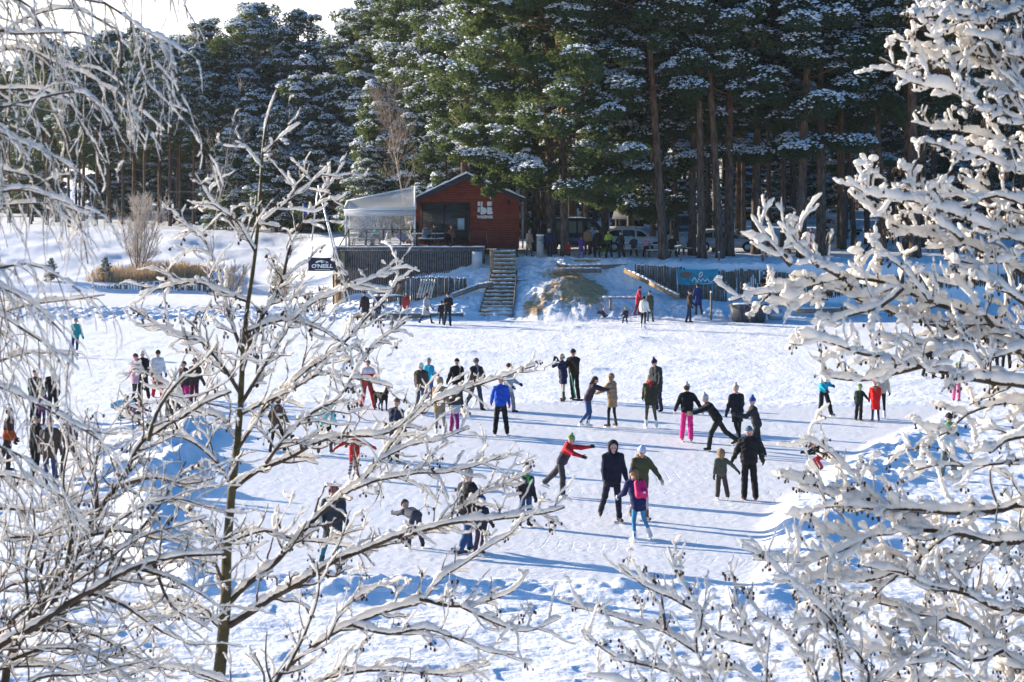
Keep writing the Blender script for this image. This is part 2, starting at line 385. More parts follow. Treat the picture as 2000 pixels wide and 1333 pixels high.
def bark_mat():
    m = bpy.data.materials.new('pine_bark'); m.use_nodes = True
    nt = m.node_tree; b = nt.nodes['Principled BSDF']; L = nt.links.new
    b.inputs['Roughness'].default_value = .9; b.inputs['Specular IOR Level'].default_value = .1
    tc = nt.nodes.new('ShaderNodeTexCoord'); sx = nt.nodes.new('ShaderNodeSeparateXYZ'); L(tc.outputs['Object'], sx.inputs[0])
    mp = nt.nodes.new('ShaderNodeMapping'); mp.inputs['Scale'].default_value = (9, 9, 2.2); L(tc.outputs['Object'], mp.inputs['Vector'])
    n = nt.nodes.new('ShaderNodeTexNoise'); n.inputs['Scale'].default_value = 1.0; n.inputs['Detail'].default_value = 6; L(mp.outputs['Vector'], n.inputs['Vector'])
    lo = nt.nodes.new('ShaderNodeMix'); lo.data_type = 'RGBA'; lo.inputs['A'].default_value = (.04, .03, .025, 1); lo.inputs['B'].default_value = (.135, .105, .088, 1)
    hi = nt.nodes.new('ShaderNodeMix'); hi.data_type = 'RGBA'; hi.inputs['A'].default_value = (.075, .036, .018, 1); hi.inputs['B'].default_value = (.23, .12, .062, 1)
    st = nt.nodes.new('ShaderNodeMapRange'); st.inputs['From Min'].default_value = .35; st.inputs['From Max'].default_value = .65; L(n.outputs['Fac'], st.inputs['Value'])
    L(st.outputs['Result'], lo.inputs['Factor']); L(st.outputs['Result'], hi.inputs['Factor'])
    mr = nt.nodes.new('ShaderNodeMapRange'); mr.inputs['From Min'].default_value = 3; mr.inputs['From Max'].default_value = 10; L(sx.outputs['Z'], mr.inputs['Value'])
    mx = nt.nodes.new('ShaderNodeMix'); mx.data_type = 'RGBA'; L(mr.outputs['Result'], mx.inputs['Factor']); L(lo.outputs['Result'], mx.inputs['A']); L(hi.outputs['Result'], mx.inputs['B'])
    L(mx.outputs['Result'], b.inputs['Base Color'])
    bp = nt.nodes.new('ShaderNodeBump'); bp.inputs['Distance'].default_value = .05; L(n.outputs['Fac'], bp.inputs['Height']); L(bp.outputs['Normal'], b.inputs['Normal'])
    return m
M_BARK = bark_mat()
OCT = (np.array([(1,0,0),(-1,0,0),(0,1,0),(0,-1,0),(0,0,1),(0,0,-.7)], float), np.array([(0,2,4),(2,1,4),(1,3,4),(3,0,4),(2,0,5),(1,2,5),(3,1,5),(0,3,5)]))
def unit(v): return v/(np.linalg.norm(v, axis=-1, keepdims=True)+1e-9)
def needles_at(g, C, size, rr, blades=6, m=0, up=.55):
    """tufts of needle blades at the points C"""
    n = len(C)*blades
    c = np.repeat(C, blades, 0)
    d = rr.normal(size=(n, 3)); d[:, 2] = d[:, 2]*.75+up; d = unit(d)
    s = np.repeat(size*rr.uniform(.7, 1.35, len(C)), blades)[:, None]*rr.uniform(.75, 1.2, (n, 1))
    w = unit(np.cross(d, rr.normal(size=(n, 3))))*s*.17
    V = np.stack([c-w*.6, c+w*.6, c+d*s*.62+w, c+d*s, c+d*s*.62-w], 1).reshape(-1, 3)
    k = np.arange(n)[:, None]*5
    g.add(V, np.concatenate([k, k+1, k+2, k+3, k+4], 1), m)
def snow_bits(g, C, r, rr, m=1, flat=.6):
    n = len(C); V0, F0 = OCT
    a = rr.uniform(0, 6.28, n); ca, sa = np.cos(a), np.sin(a)
    S = r*rr.uniform(.55, 1.5, (n, 1, 1))*rr.uniform(.7, 1.3, (n, 6, 1))
    V = V0[None]*S*np.array([1, 1, flat])
    X = V[..., 0]*ca[:, None]-V[..., 1]*sa[:, None]; Y = V[..., 0]*sa[:, None]+V[..., 1]*ca[:, None]
    V = np.stack([X, Y, V[..., 2]], -1)+C[:, None, :]
    F = (F0[None]+np.arange(n)[:, None, None]*6).reshape(-1, 3)
    g.add(V.reshape(-1, 3), F, m)
def pine_mesh(seed, H=22., cb=.45, Rm=3.6, nb=46, lean=0., snow=1.0, pad=1.0, spruce=False, ntuft=62, droop=0.0, lop=0.0, extra=()):
    """one pine: returns (trunk mesh object, crown mesh object); lop pulls the crown to -x"""
    rr = np.random.default_rng(seed)
    gt = Geo(); gc = Geo()
    r0 = .0085*H+.06
    zz = np.linspace(-.6, H, 26)
    f = np.clip(zz/H, 0, 1)
    bend = rr.normal(0, .18, 2)
    tx = lean*f*H*.5+lean*(f**2)*H*.25+bend[0]*np.sin(f*5+rr.uniform(0, 6))*f; ty = bend[1]*np.sin(f*4+rr.uniform(0, 6))*f
    rad = r0*(1-.9*f**1.1)*(1+.45*np.exp(-np.clip(zz+.2, 0, None)/.35))
    T = np.stack([tx, ty, zz], 1)
    gt.tube(T, rad, 10)
    def trunk(h): return np.array([np.interp(h, zz, tx), np.interp(h, zz, ty), h])
    PC = []; PR_ = []
    ang = rr.uniform(0, 6.28)
    for k in range(nb):
        u = (k+rr.uniform(0, .9))/nb                       # 0 low .. 1 top
        h = H*(cb+(1-cb)*u*.985)
        ang += 2.4+rr.normal(0, .45)
        if spruce: Lr = Rm*(1-u)**.8*rr.uniform(.75, 1.1)+.25; pit = -.28+.55*u
        else:
            prof = min(1, .5+2.2*u)*(1-u**2.6)**.7 if cb > .25 else (1-u**1.7)**.8
            Lr = Rm*max(prof, .1)*rr.uniform(.4, 1.25)+.35; pit = .02+.75*u**1.2+rr.normal(0, .26)-droop*(1-u)
        ca = math.cos(ang)
        if lop: Lr *= 1-lop*ca*.6
        d = np.array([ca*math.cos(pit), math.sin(ang)*math.cos(pit), math.sin(pit)])
        p0 = trunk(h); t = np.linspace(0, 1, 6)
        sag = (-.10 if not spruce else .05)*Lr
        pts = p0+d*t[:, None]*Lr+np.array([0, 0, 1])*(sag*np.sin(t*3.0)+.12*Lr*t**2)[:, None]+rr.normal(0, .04*Lr, (6, 3))*t[:, None]
        br = max(.018, .016*Lr+.012)
        gt.tube(pts, br*(1-.8*t), 5)
        n_p = max(1, int(round(Lr*(1.25 if not spruce else 1.5))))
        for q in range(n_p):
            tt = 1-.72*(q/max(1, n_p))**1.1 if not spruce else 1-.85*q/n_p
            c = np.array([np.interp(tt, t, pts[:, i]) for i in range(3)])
            sd = np.array([-d[1], d[0], 0]); off = rr.normal(0, .25+.22*Lr*(1-tt)+.12*Lr*.4)
            c2 = c+sd*off+np.array([0, 0, rr.uniform(0, .25)])
            if abs(off) > .35: gt.tube([c-d*.3, (c+c2)/2+np.array([0, 0, .03]), c2], [.022, .016, .008], 4)
            PC.append(c2); PR_.append(rr.uniform(.5, .95)*pad*(.75+.25*min(1, Lr/2.5))*(1 if not spruce else .8))
    for h0, ex, n_p, pr in extra:
        q = smooth_path(np.vstack([[trunk(h0)], ex]), .3); gt.tube(q, np.linspace(.09, .02, len(q)), 6)
        for k in range(n_p):
            t_ = .45+.55*k/(n_p-1); i = int(t_*(len(q)-1)); PC.append(q[i]+rr.normal(0, .22, 3)+np.array([0, 0, .1])); PR_.append(pr*rr.uniform(.75, 1.15))
            PC.append(q[i]+rr.normal(0, .55, 3)*np.array([1, 1, .5])); PR_.append(pr*rr.uniform(.55, .95))
    top = trunk(H)
    for q in range(3): PC.append(top+rr.normal(0, .15, 3)+np.array([0, 0, -.35*q])); PR_.append(.42*pad)
    PC = np.array(PC); PR_ = np.array(PR_)
    nt_ = int(ntuft*1.25)
    c = np.repeat(PC, nt_, 0); r = np.repeat(PR_, nt_)[:, None]
    d = unit(rr.normal(size=c.shape)); q = rr.uniform(.25, 1, (len(c), 1))**.5
    flat = np.array([1.0, 1.0, .66 if not spruce else .38])
    pos = c+d*q*r*flat
    pos[:, 2] += (.10*np.sin(pos[:, 0]*4.1)+.10*np.cos(pos[:, 1]*3.7))*r[:, 0]
    needles_at(gc, pos, .185, rr)
    # snow lies on the upper side of each pad
    ns = int(105*snow)
    c = np.repeat(PC, ns, 0); r = np.repeat(PR_, ns)[:, None]
    amt = np.repeat(np.clip((fbm(PC[:, 0]*.45+PC[:, 1]*.3+seed*7.7, PC[:, 2]*.5-PC[:, 1]*.2, seed, 3)*1.6+.62)*rr.uniform(.6, 1.3, len(PC)), 0, 1), ns)
    d = unit(rr.normal(size=c.shape)); d[:, 2] = np.abs(d[:, 2])*.9+.12; d = unit(d)
    pos = c+d*r*flat*rr.uniform(.86, 1.12, (len(c), 1))
    pos[:, 2] += .05
    keep = rr.uniform(0, 1, len(c)) < amt
    snow_bits(gc, pos[keep], .078*pad**.5, rr)
    # broken twigs low on the bare stem
    if cb > .3:
        for k in range(7):
            h = H*rr.uniform(.16, cb); a = rr.uniform(0, 6.28); l = rr.uniform(.4, 1.7)
            p0 = trunk(h); dd = np.array([math.cos(a), math.sin(a), rr.uniform(-.1, .3)])
            gt.tube([p0, p0+dd*l*.5, p0+dd*l+np.array([0, 0, -.1*l])], [.03, .02, .008], 4)
    ot = gt.build('trunk', M_BARK, smooth=True); oc = gc.build('crown', [M_NEEDLE, M_TSNOW])
    for o in (ot, oc): COL.objects.unlink(o)
    return ot, oc
PV = {}
def pine_kind(key, **kw):
    PV[key] = pine_mesh(**kw)+(kw.get('H', 22.),)
pine_kind('tall_a', seed=1, H=23, cb=.33, Rm=3.8, nb=54)
pine_kind('tall_b', seed=2, H=23, cb=.44, Rm=3.4, nb=44, lean=-.03)
pine_kind('tall_c', seed=3, H=23, cb=.27, Rm=3.6, nb=58, lean=.02)
pine_kind('tall_d', seed=4, H=23, cb=.55, Rm=3.9, nb=42)
pine_kind('wide', seed=5, H=23, cb=.18, Rm=6.0, nb=84, lean=-.055, snow=1.3, droop=.22, lop=.5, ntuft=74, extra=((6.4, [(-1.8, -.5, 5.7), (-3.2, -1.0, 4.7), (-4.1, -1.2, 3.7)], 5, .5), (7.6, [(-2.0, -.8, 7.2), (-4.2, -1.2, 6.9), (-5.6, -1.4, 6.5)], 6, .62)))
pine_kind('shaggy', seed=6, H=23, cb=.17, Rm=4.6, nb=74, lean=-.02, droop=.22, ntuft=70, snow=.75)
pine_kind('lean', seed=7, H=23, cb=.4, Rm=3.6, nb=46, lean=-.1)
pine_kind('young', seed=8, H=11, cb=.06, Rm=2.7, nb=54, snow=1.25, droop=.1)
pine_kind('young_b', seed=9, H=11, cb=.12, Rm=2.3, nb=44, snow=1.4)
pine_kind('spruce', seed=10, H=9, cb=.04, Rm=2.0, nb=60, spruce=True, snow=1.25, ntuft=40)
pine_kind('bushy', seed=12, H=18, cb=.3, Rm=3.4, nb=58, snow=1.35, pad=1.1)
pine_kind('bushy_b', seed=13, H=18, cb=.38, Rm=3.8, nb=52, snow=1.3, pad=1.15)
print('pine meshes', time.time()-T0)
def pine(px, d, H, key, label, group=None, rz=None, wide=1.0, name='pine_tree', flip=1):
    x = (px-1000)/FPX*d
    o = empty(name, (x, d, gz(x, d)), label, 'tree', group, random.uniform(-.25, .25) if rz is None else rz)
    s = H/PV[key][2]
    o.scale = (s*wide*flip, s*wide, s)
    for q in PV[key][:2]:
        c = q.copy(); COL.objects.link(c); c.parent = o
    return o
G_FRONT = 'tall pines at the front of the wood'
# front pines one can tell apart: px of the foot, distance, height, kind, label
FRONT = [
 (1104, 113.5, 25, 'wide', 'snowy wide-crowned pine whose low branches hang over the red cabin roof', 1.05),
 (1078, 117, 25, 'tall_b', 'sunlit thick pine trunk just right of the red cabin, behind the wide-crowned pine', 1.2),
 (1047, 121, 25, 'tall_d', 'dark pine trunk closest to the right wall of the red cabin', 1.1),
 (1062, 124, 25, 'tall_b', 'dark pine trunk between the cabin and the sunlit trunk', 1.0),
 (1296, 111.5, 25, 'lean', 'left-leaning thick pine standing at the picnic table by the white car', 1.05),
 (1182, 119, 24, 'shaggy', 'shaggy green pine with boughs hanging over the group in front of the white car', 1.0),
 (1352, 116, 24, 'tall_c', 'pine trunk just behind the two black-coated people at the picnic tables', 1.0),
 (1371, 112.5, 25, 'tall_b', 'slim straight pine above the teal banner, left of the pair of thick trunks', 1.0),
 (1407, 112.2, 25, 'lean', 'left-leaning pine above the right end of the teal banner', .95),
 (1424, 115, 25, 'tall_a', 'thick dark pine trunk beside the silver car nose', 1.15),
 (1476, 118, 25, 'tall_c', 'pine with snowy boughs to its right of the silver car', 1.05),
 (1398, 121, 24, 'tall_d', 'pine half hidden behind the two leaning trunks by the teal banner', .9),
 (1566, 112.5, 26, 'tall_c', 'thick pine with blue-white snow pads rising straight above the log wall', 1.15),
 (1604, 115, 26, 'tall_d', 'thick dark pine with the dark-coated person at its foot', 1.15),
 (1647, 124, 25, 'tall_b', 'slim orange-lit pine trunk left of the walking person in the wood', .75),
 (1668, 127, 25, 'lean', 'slim leaning pine just right of the orange-lit trunk', .75),
 (1694, 132, 25, 'tall_b', 'straight dark pine trunk behind the walking person', .8),
 (1726, 121, 24, 'lean', 'left-leaning slim pine right of the walking person', .8),
 (1787, 113, 26, 'tall_b', 'thick pale-barked pine behind the snowy alder on the right', 1.3),
 (1772, 122, 26, 'tall_a', 'dark pine close behind the thick pale-barked trunk', 1.1),
 (1232, 126, 24, 'bushy', 'bushy green pine behind the white car roof', 1.0),
 (1275, 134, 24, 'tall_d', 'thin pine trunk behind the leaning trunk at the picnic table', .8),
 (1320, 138, 24, 'tall_b', 'thin pine trunk behind the snow-edged shed roof', .8),
 (1530, 128, 24, 'tall_a', 'thin pine trunk between the two thick trunks above the log wall', .8),
 (1503, 131, 24, 'tall_b', 'thin bent pine trunk behind the snowy alder tip', .7),
 (1452, 126, 24, 'tall_d', 'thin lit pine trunk behind the silver car', .7),
 (986, 128, 24, 'bushy_b', 'snowy pine rising behind the red cabin ridge', 1.0),
 (905, 137, 25, 'tall_c', 'tall snowy pine behind the left slope of the cabin roof', 1.0),
]
for px, d, H, key, lab, wd in FRONT:
    pine(px, d, H, key, lab, G_FRONT, wide=wd, rz=0 if key == 'wide' else None)
# the left wood: tops traced against the sky
LEFTW = [(18,182,150,'tall_d'),(62,186,140,'tall_a'),(112,184,108,'bushy_b'),(163,187,104,'tall_d'),(213,182,76,'bushy'),(262,186,72,'tall_a'),(312,183,88,'tall_d'),(348,188,88,'bushy_b'),
 (398,180,46,'tall_c'),(440,188,92,'bushy'),(491,178,24,'bushy'),(533,188,66,'bushy_b'),(592,176,28,'tall_c'),(634,186,104,'bushy'),(668,180,100,'bushy_b'),(700,172,36,'bushy'),(738,168,2,'tall_c'),(790,165,-30,'bushy'),(840,160,-60,'bushy_b'),(880,156,-90,'tall_c')]
for px, d, ty, key in LEFTW:
    x = (px-1000)/FPX*d; z = gz(x, d)
    H = CH-(ty-HY)/FPX*d-z
    pine(px, d, H, key, 'snow-dusted pine in the left wood whose top stands against the white sky', 'pines along the left skyline', wide=1.12, rz=random.uniform(0, 6.28))
LT = [(92,176),(135,170),(188,173),(283,168),(240,178),(332,172),(352,176),(378,170),(420,182),(60,178)]
for i, (px, d) in enumerate(LT):
    pine(px, d, random.uniform(15.5, 17.5), ('tall_d', 'tall_b')[i % 2], 'bare-stemmed pine at the edge of the left wood above the snowy bank', 'bare-stemmed pines on the left bank', wide=.85, rz=random.uniform(0, 6.28))
YOUNG = [(455,163,8.5,'young'),(500,168,12,'young_b'),(540,160,10,'young'),(585,164,13,'young_b'),(622,158,9,'young'),(655,164,13,'young'),(700,158,11,'young_b'),(745,150,12,'young'),(712,146,7,'young'),(872,142,10,'young_b'),(770,160,14,'young'),(600,172,15,'young'),(690,170,16,'young_b'),(470,176,14,'young'),(835,148,13,'young')]
for px, d, H, key in YOUNG:
    pine(px, d, H, key, 'bushy young pine with snow-laden boughs down to the ground left of the cabin', 'young snowy pines behind the deck', rz=random.uniform(0, 6.28))
# the depth of the wood
for px, d, H, key in ((948,150,15,'young'),(985,158,17,'young_b'),(1022,148,12,'young'),(1005,172,18,'young'),(1060,156,14,'young_b')):
    pine(px, d, H, key, 'bushy snowy young pine filling the gap right behind the red cabin', 'young snowy pines behind the cabin', rz=random.uniform(0, 6.28))
rw = np.random.default_rng(21)
n = 0
for d, n_, in ((129, 12), (140, 13), (152, 14), (168, 16), (188, 20), (200, 24), (212, 26), (228, 30), (245, 34)):
    for k in range(n_):
        px = -60+2130*(k+rw.uniform(.1, .9))/n_
        if px < 940 and d < 195: continue
        if 1000 < px < 1030 and d < 130: continue
        H = rw.uniform(21, 26) if px > 720 else rw.uniform(14, 16.5)
        pine(px, d+rw.uniform(-4, 4), H, ('tall_a', 'tall_b', 'tall_c', 'tall_d', 'bushy_b')[rw.integers(5)], 'pine standing deep in the dark wood behind the front trunks', 'pines deep in the wood', rz=rw.uniform(0, 6.28), wide=rw.uniform(.85, 1.1))
for k in range(110):
    px = rw.uniform(980, 2060) if k < 52 else rw.uniform(-80, 900); d = rw.uniform(160, 255) if k < 52 else rw.uniform(196, 258)
    pine(px, d, rw.uniform(5.5, 11.5), ('spruce', 'young', 'young_b')[rw.integers(3)], 'low snow-covered conifer in the shade between the pine trunks', 'low snowy conifers in the shade', rz=rw.uniform(0, 6.28), name='conifer')
print('forest', time.time()-T0)
# ------------------------------------------------------------------ snow-laden trees near the camera
M_FBARK = mat('alder_bark', (.055, .04, .028), .85, nscale=14, namt=.45, bump=.004, bscale=60)
M_MOSSB = mat('mossy_bark', (.062, .052, .024), .9, nscale=16, namt=.55, bump=.005, bscale=70)
M_TWIG = mat('brown_twig', (.07, .044, .027), .8)
M_CONE = mat('alder_cone', (.05, .032, .022), .85)
class SnowTree:
    def __init__(s, seed, rs=.024, twig_r=.004, tw_len=(.25, .55), dens=9, up=.35, cone=.5, sub=(2, 4), lump=1.0, droop=0., tip=1.0, snow2=.8, wob=.10, ts=.72, gap=.16):
        s.ts = ts; s.gap = gap
        s.rr = np.random.default_rng(seed); s.gw = Geo(); s.gt = Geo(); s.gs = Geo(); s.gc = Geo()
        s.rs, s.twig_r, s.tw_len, s.dens, s.up, s.cone, s.sub, s.lump, s.droop, s.tip, s.snow2, s.wob = rs, twig_r, tw_len, dens, up, cone, sub, lump, droop, tip, snow2, wob
        s.k = 0
    def snow(s, pts, rb, rs, ends=True):
        """a lumpy ridge of snow lying on a branch"""
        rr = s.rr; L = np.linalg.norm(np.diff(pts, axis=0), axis=1); cl = np.concatenate([[0], np.cumsum(L)])
        if cl[-1] < .02: return
        n = max(4, int(cl[-1]/(rs*.42))); n = min(n, 220)
        u = np.linspace(0, cl[-1], n)
        q = np.stack([np.interp(u, cl, pts[:, i]) for i in range(3)], 1)
        b = np.interp(u, cl, np.broadcast_to(rb, (len(pts),)))
        t = unit(np.gradient(q, axis=0)); hz = np.sqrt(np.clip(1-t[:, 2]**2, 0, 1))
        sd = rr.uniform(0, 500)
        lum = .6*vnoise(u/(rs*1.7)+sd, u*0+s.k, 31)+.4*vnoise(u/(rs*4)+sd, u*0+s.k, 33); big = vnoise(u/(rs*9)+sd, u*0+s.k+.5, 32); s.k += 1
        r = rs*(.22+.78*hz**1.3)*(.18+1.15*lum*s.lump+.5*(big-.3))
        r *= np.where(big < s.gap, .22, 1.0)
        e = np.clip(np.minimum(u, cl[-1]-u)/(rs*.9)+.25, 0, 1)**.5*(1-.25*(u/cl[-1])**2)
        r = np.maximum(r*e, .0012)
        a0 = rr.uniform(0, 6.28); side = np.array([math.cos(a0), math.sin(a0)*.4, 0])
        up = np.array([0, 0, 1.])[None]*(.35+.65*hz[:, None])+side[None]*(1-hz[:, None])*.8
        c = q+up*(b*.9+r*.68)[:, None]
        c += rr.normal(0, .06, c.shape)*r[:, None]
        m = 7; a = np.arange(m)/m*2*math.pi
        ref = np.where((hz > .3)[:, None], np.array([[0, 0, 1.]]), np.array([[0, 1., 0]]))
        sx = unit(np.cross(t, ref)); sy = np.cross(sx, t)
        jit = 1+rr.uniform(-.13, .13, (n, m, 1))
        ring = c[:, None, :]+r[:, None, None]*jit*(1.06*np.cos(a)[None, :, None]*sx[:, None]+.98*np.sin(a)[None, :, None]*sy[:, None])
        V = ring.reshape(-1, 3)
        i = np.arange(n-1)[:, None]*m; j = np.arange(m)[None, :]; k = (j+1) % m
        F = np.stack([i+j, i+n*0+m+j, i+m+k, i+k], -1).reshape(-1, 4)[:, ::-1]
        V = np.vstack([V, c[:1]-t[:1]*r[0]*.7, c[-1:]+t[-1:]*r[-1]*.7]); c0 = n*m
        jj = np.arange(m); kk = (jj+1) % m; bb = (n-1)*m
        cap = np.concatenate([np.stack([jj, kk, np.full(m, c0)], -1), np.stack([bb+kk, bb+jj, np.full(m, c0+1)], -1)])
        s.gs.add(V, F); s.gs.F.append((cap+s.gs.n-len(V), 0))
    def clump(s, p, r):
        rr = s.rr
        V, F = ICO[1]
        a = rr.uniform(0, 6.28, 3)
        V = V*(1+.22*np.sin(V@rr.normal(size=(3, 3))*2.2+a).mean(1, keepdims=True)+rr.uniform(-.07, .07, (len(V), 1)))*r*np.array([rr.uniform(.8, 1.7), rr.uniform(.8, 1.3), rr.uniform(.5, .95)])
        s.gs.add(V+p+np.array([0, 0, r*.45]), F)
    def cones(s, p):
        rr = s.rr
        for k in range(rr.integers(2, 5)):
            d = np.array([rr.normal(0, .5), rr.normal(0, .5), -rr.uniform(.1, 1)]); d /= np.linalg.norm(d)
            l = rr.uniform(.02, .05); q = p+d*l
            s.gt.tube([p, (p+q)/2+np.array([0, 0, .004]), q], .0013, 4)
            V, F = ICO[0]; s.gt.add(V*np.array([.006, .006, .0095])*rr.uniform(.8, 1.25)+q, F, 1)
    def twig(s, p, d, L, r, lv, rs):
        rr = s.rr; n = 6
        pts = [p]; dd = d.copy()
        for k in range(n):
            dd = unit(dd+rr.normal(0, s.wob*1.6, 3)+np.array([0, 0, s.up*.22-s.droop*.35]))
            pts.append(pts[-1]+dd*L/n)
        pts = np.array(pts)
        s.gt.tube(pts, np.linspace(r, r*.45, n+1), 5)
        s.snow(pts, np.linspace(r, r*.45, n+1), rs*s.ts)
        if s.lump > .8 and rr.uniform() < .3*s.tip: s.clump(pts[rr.integers(1, n)], rs*s.ts*rr.uniform(.7, 1.25))
        if s.cone and rr.uniform() < s.cone: s.cones(pts[rr.integers(2, n+1)])
        if lv > 0:
            for k in range(rr.integers(*s.sub)):
                i = rr.integers(1, n); t = unit(pts[i+1]-pts[i])
                a = unit(np.cross(t, rr.normal(size=3))); an = rr.uniform(.5, 1.0)
                s.twig(pts[i], unit(t*math.cos(an)+a*math.sin(an)+np.array([0, 0, s.up*.5-s.droop*.4])), L*rr.uniform(.35, .65), r*.7, lv-1, rs*s.snow2)
    def limb(s, pts, r0, r1, twigs=True, snow=1.0, wood=True, lv=1, t0=.08, dens=1.0, m=0, lenf=1.0):
        rr = s.rr
        pts = smooth_path(pts, .05)
        n = len(pts); rb = r0+(r1-r0)*np.linspace(0, 1, n)**.8
        wob = np.stack([fbm(np.arange(n)*.11+rr.uniform(0, 99), np.zeros(n)+q, 40+q, 3) for q in range(3)], 1)*s.wob*.25*np.minimum(1, np.arange(n)/6)[:, None]
        pts = pts+wob
        s.gw.tube(pts, rb, 8, m)
        if snow: s.snow(pts, rb, (s.rs*.72+rb.mean()*.75)*snow)
        if not twigs: return pts
        Lt = np.linalg.norm(np.diff(pts, axis=0), axis=1).sum()
        N = int(Lt*s.dens*dens+rr.uniform(0, 1)); sgn = 1
        for k in range(N):
            t = t0+(1-t0)*(k+rr.uniform(.1, .9))/max(1, N); i = min(n-2, int(t*(n-1)))
            d = unit(pts[i+1]-pts[i]); sgn = -sgn
            # alternate to either side across the view, some towards and away
            side = np.cross(d, np.array([0, 1., 0]))*sgn+np.array([0, rr.normal(0, .55), 0]); side = unit(side)
            an = rr.uniform(.45, 1.05)
            dd = unit(d*math.cos(an)+side*math.sin(an)+np.array([0, 0, s.up*.55-s.droop*.45]))
            s.twig(pts[i]+wob[i]*0, dd, rr.uniform(*s.tw_len)*(1.15-.5*t)*lenf, max(s.twig_r*.8, min(s.twig_r*1.6, rb[i]*.55)), lv, s.rs*rr.uniform(.75, 1.05))
        return pts
    def done(s, root, barks, cones=True):
        s.gw.build('trunk', barks, root, smooth=True)
        c = s.gt.build('twigs', [M_TWIG, M_CONE], root, smooth=True)
        s.gs.build('snow', M_SNOW, root, smooth=True)
def lp(px, D, slope=0.0, bow=0.0):
    """photo trace -> points of a limb that drifts in depth by slope per metre"""
    out = []; px = np.array(px, float)
    L = np.concatenate([[0], np.cumsum(np.hypot(*np.diff(px, axis=0).T))])/FPX*D
    for (a, b), l in zip(px, L): out.append(P(a, b, D+slope*l+bow*math.sin(l*1.7)))
    return np.array(out)

# --- the young alder in front of the rink
D = 10.0
A = SnowTree(101, rs=.0168, twig_r=.005, tw_len=(.05, .34), dens=17, up=.25, cone=.22, sub=(0, 4), wob=.15)
gx = P(415, 1500, D)
base = np.array([gx[0], D, gz(gx[0], D)-.15])
tr = np.vstack([[base], [P(418, 1480, D)], lp([(426,1345),(440,1190),(443,1080),(452,970),(462,880),(469,800),(474,700),(482,610),(494,530),(502,460),(508,380),(513,300),(522,235),(540,178)], D)])
ptr = smooth_path(tr, .05)
k = len(ptr); rb = np.interp(np.linspace(0, 1, k), [0, .38, .5, .6, .7, .8, .9, 1], [.050, .038, .030, .023, .017, .012, .008, .004])
A.gw.tube(ptr, rb, 10, 1)
up = ptr[int(k*.66):]; A.snow(up, rb[int(k*.66):], .028); A.snow(ptr[int(k*.3):int(k*.66)]+np.array([-.012, 0, 0]), rb[int(k*.3):int(k*.66)], .02)
AL = [
 ([(444,1180),(500,1125),(560,1078),(620,1020),(690,957),(740,900),(775,850),(830,795),(880,770),(960,742),(1042,712)], .3, .021, .005, 1),
 ([(690,957),(735,940),(800,935),(860,925),(930,905),(985,890)], -.2, .008, .004, 1),
 ([(740,900),(800,868),(860,862),(915,845)], .3, .007, .004, 1),
 ([(448,1222),(500,1190),(560,1152),(630,1110),(700,1082),(770,1055),(830,1042),(900,1022),(1000,1010),(1060,1000),(1108,984)], -.25, .02, .005, 1),
 ([(830,1042),(880,1010),(930,975),(1000,945),(1040,925)], .2, .008, .004, 1),
 ([(458,953),(500,918),(560,890),(610,862),(660,848),(740,845),(800,815),(850,765),(900,650),(893,640)][:8], .25, .015, .005, 1),
 ([(520,905),(560,850),(610,800),(660,770),(720,690),(790,640)], -.3, .011, .004, 1),
 ([(462,880),(520,800),(580,740),(650,690),(720,620),(770,560),(770,490)], .4, .013, .004, 1),
 ([(470,790),(530,690),(600,610),(650,570),(720,545),(765,520)], -.35, .012, .004, 1),
 ([(474,720),(500,640),(540,560),(560,490),(590,430),(630,380),(668,316)], .25, .014, .005, 1.1),
 ([(474,690),(440,600),(425,520),(400,460),(345,420)], .3, .011, .004, 1),
 ([(498,490),(460,430),(420,400),(382,342)], -.25, .009, .004, 1),
 ([(505,440),(540,410),(580,380),(640,330)], .35, .008, .004, .8),
 ([(513,330),(480,290),(458,280)], .2, .006, .004, .7),
 ([(515,300),(545,275),(585,245)], -.2, .006, .004, .7),
 ([(470,770),(430,715),(390,665),(335,645),(255,595)], -.3, .012, .004, 1),
 ([(462,860),(430,815),(380,800),(330,760),(260,715)], .3, .010, .004, 1),
 ([(456,960),(420,900),(360,860),(300,850),(240,800)], -.25, .011, .004, 1),
 ([(446,1100),(410,1030),(360,990),(320,965),(270,955)], .35, .012, .004, 1),
 ([(443,1170),(420,1110),(380,1090),(330,1100),(290,1085)], -.3, .011, .004, 1),
 ([(446,1240),(400,1200),(350,1180),(300,1210),(250,1230)], .3, .012, .004, 1),
 ([(446,1060),(520,1040),(590,1050),(660,1060),(740,1075)], .4, .009, .004, 1),
 ([(470,810),(540,770),(620,730),(700,740),(770,760)], .3, .01, .004, 1),
 ([(478,650),(550,630),(620,650),(700,690),(760,700)][:4], -.4, .009, .004, .9),
 ([(484,590),(430,570),(380,560),(330,565),(280,575)], .3, .008, .004, .9),
]
for pts, sl, r0, r1, dn in AL:
    A.limb(lp(pts, D, sl), r0, r1, dens=dn*(1.35 if r0 < .0125 else 1))
root = empty('alder_tree', base, 'young snow-laden alder with one straight dark stem in front of the skaters', 'tree')
def off_root(T, root):
    for g in (T.gw, T.gt, T.gs, T.gc):
        for i in range(len(g.V)): g.V[i] = g.V[i]-np.array(root.location)
off_root(A, root); A.done(root, [M_FBARK, M_MOSSB])

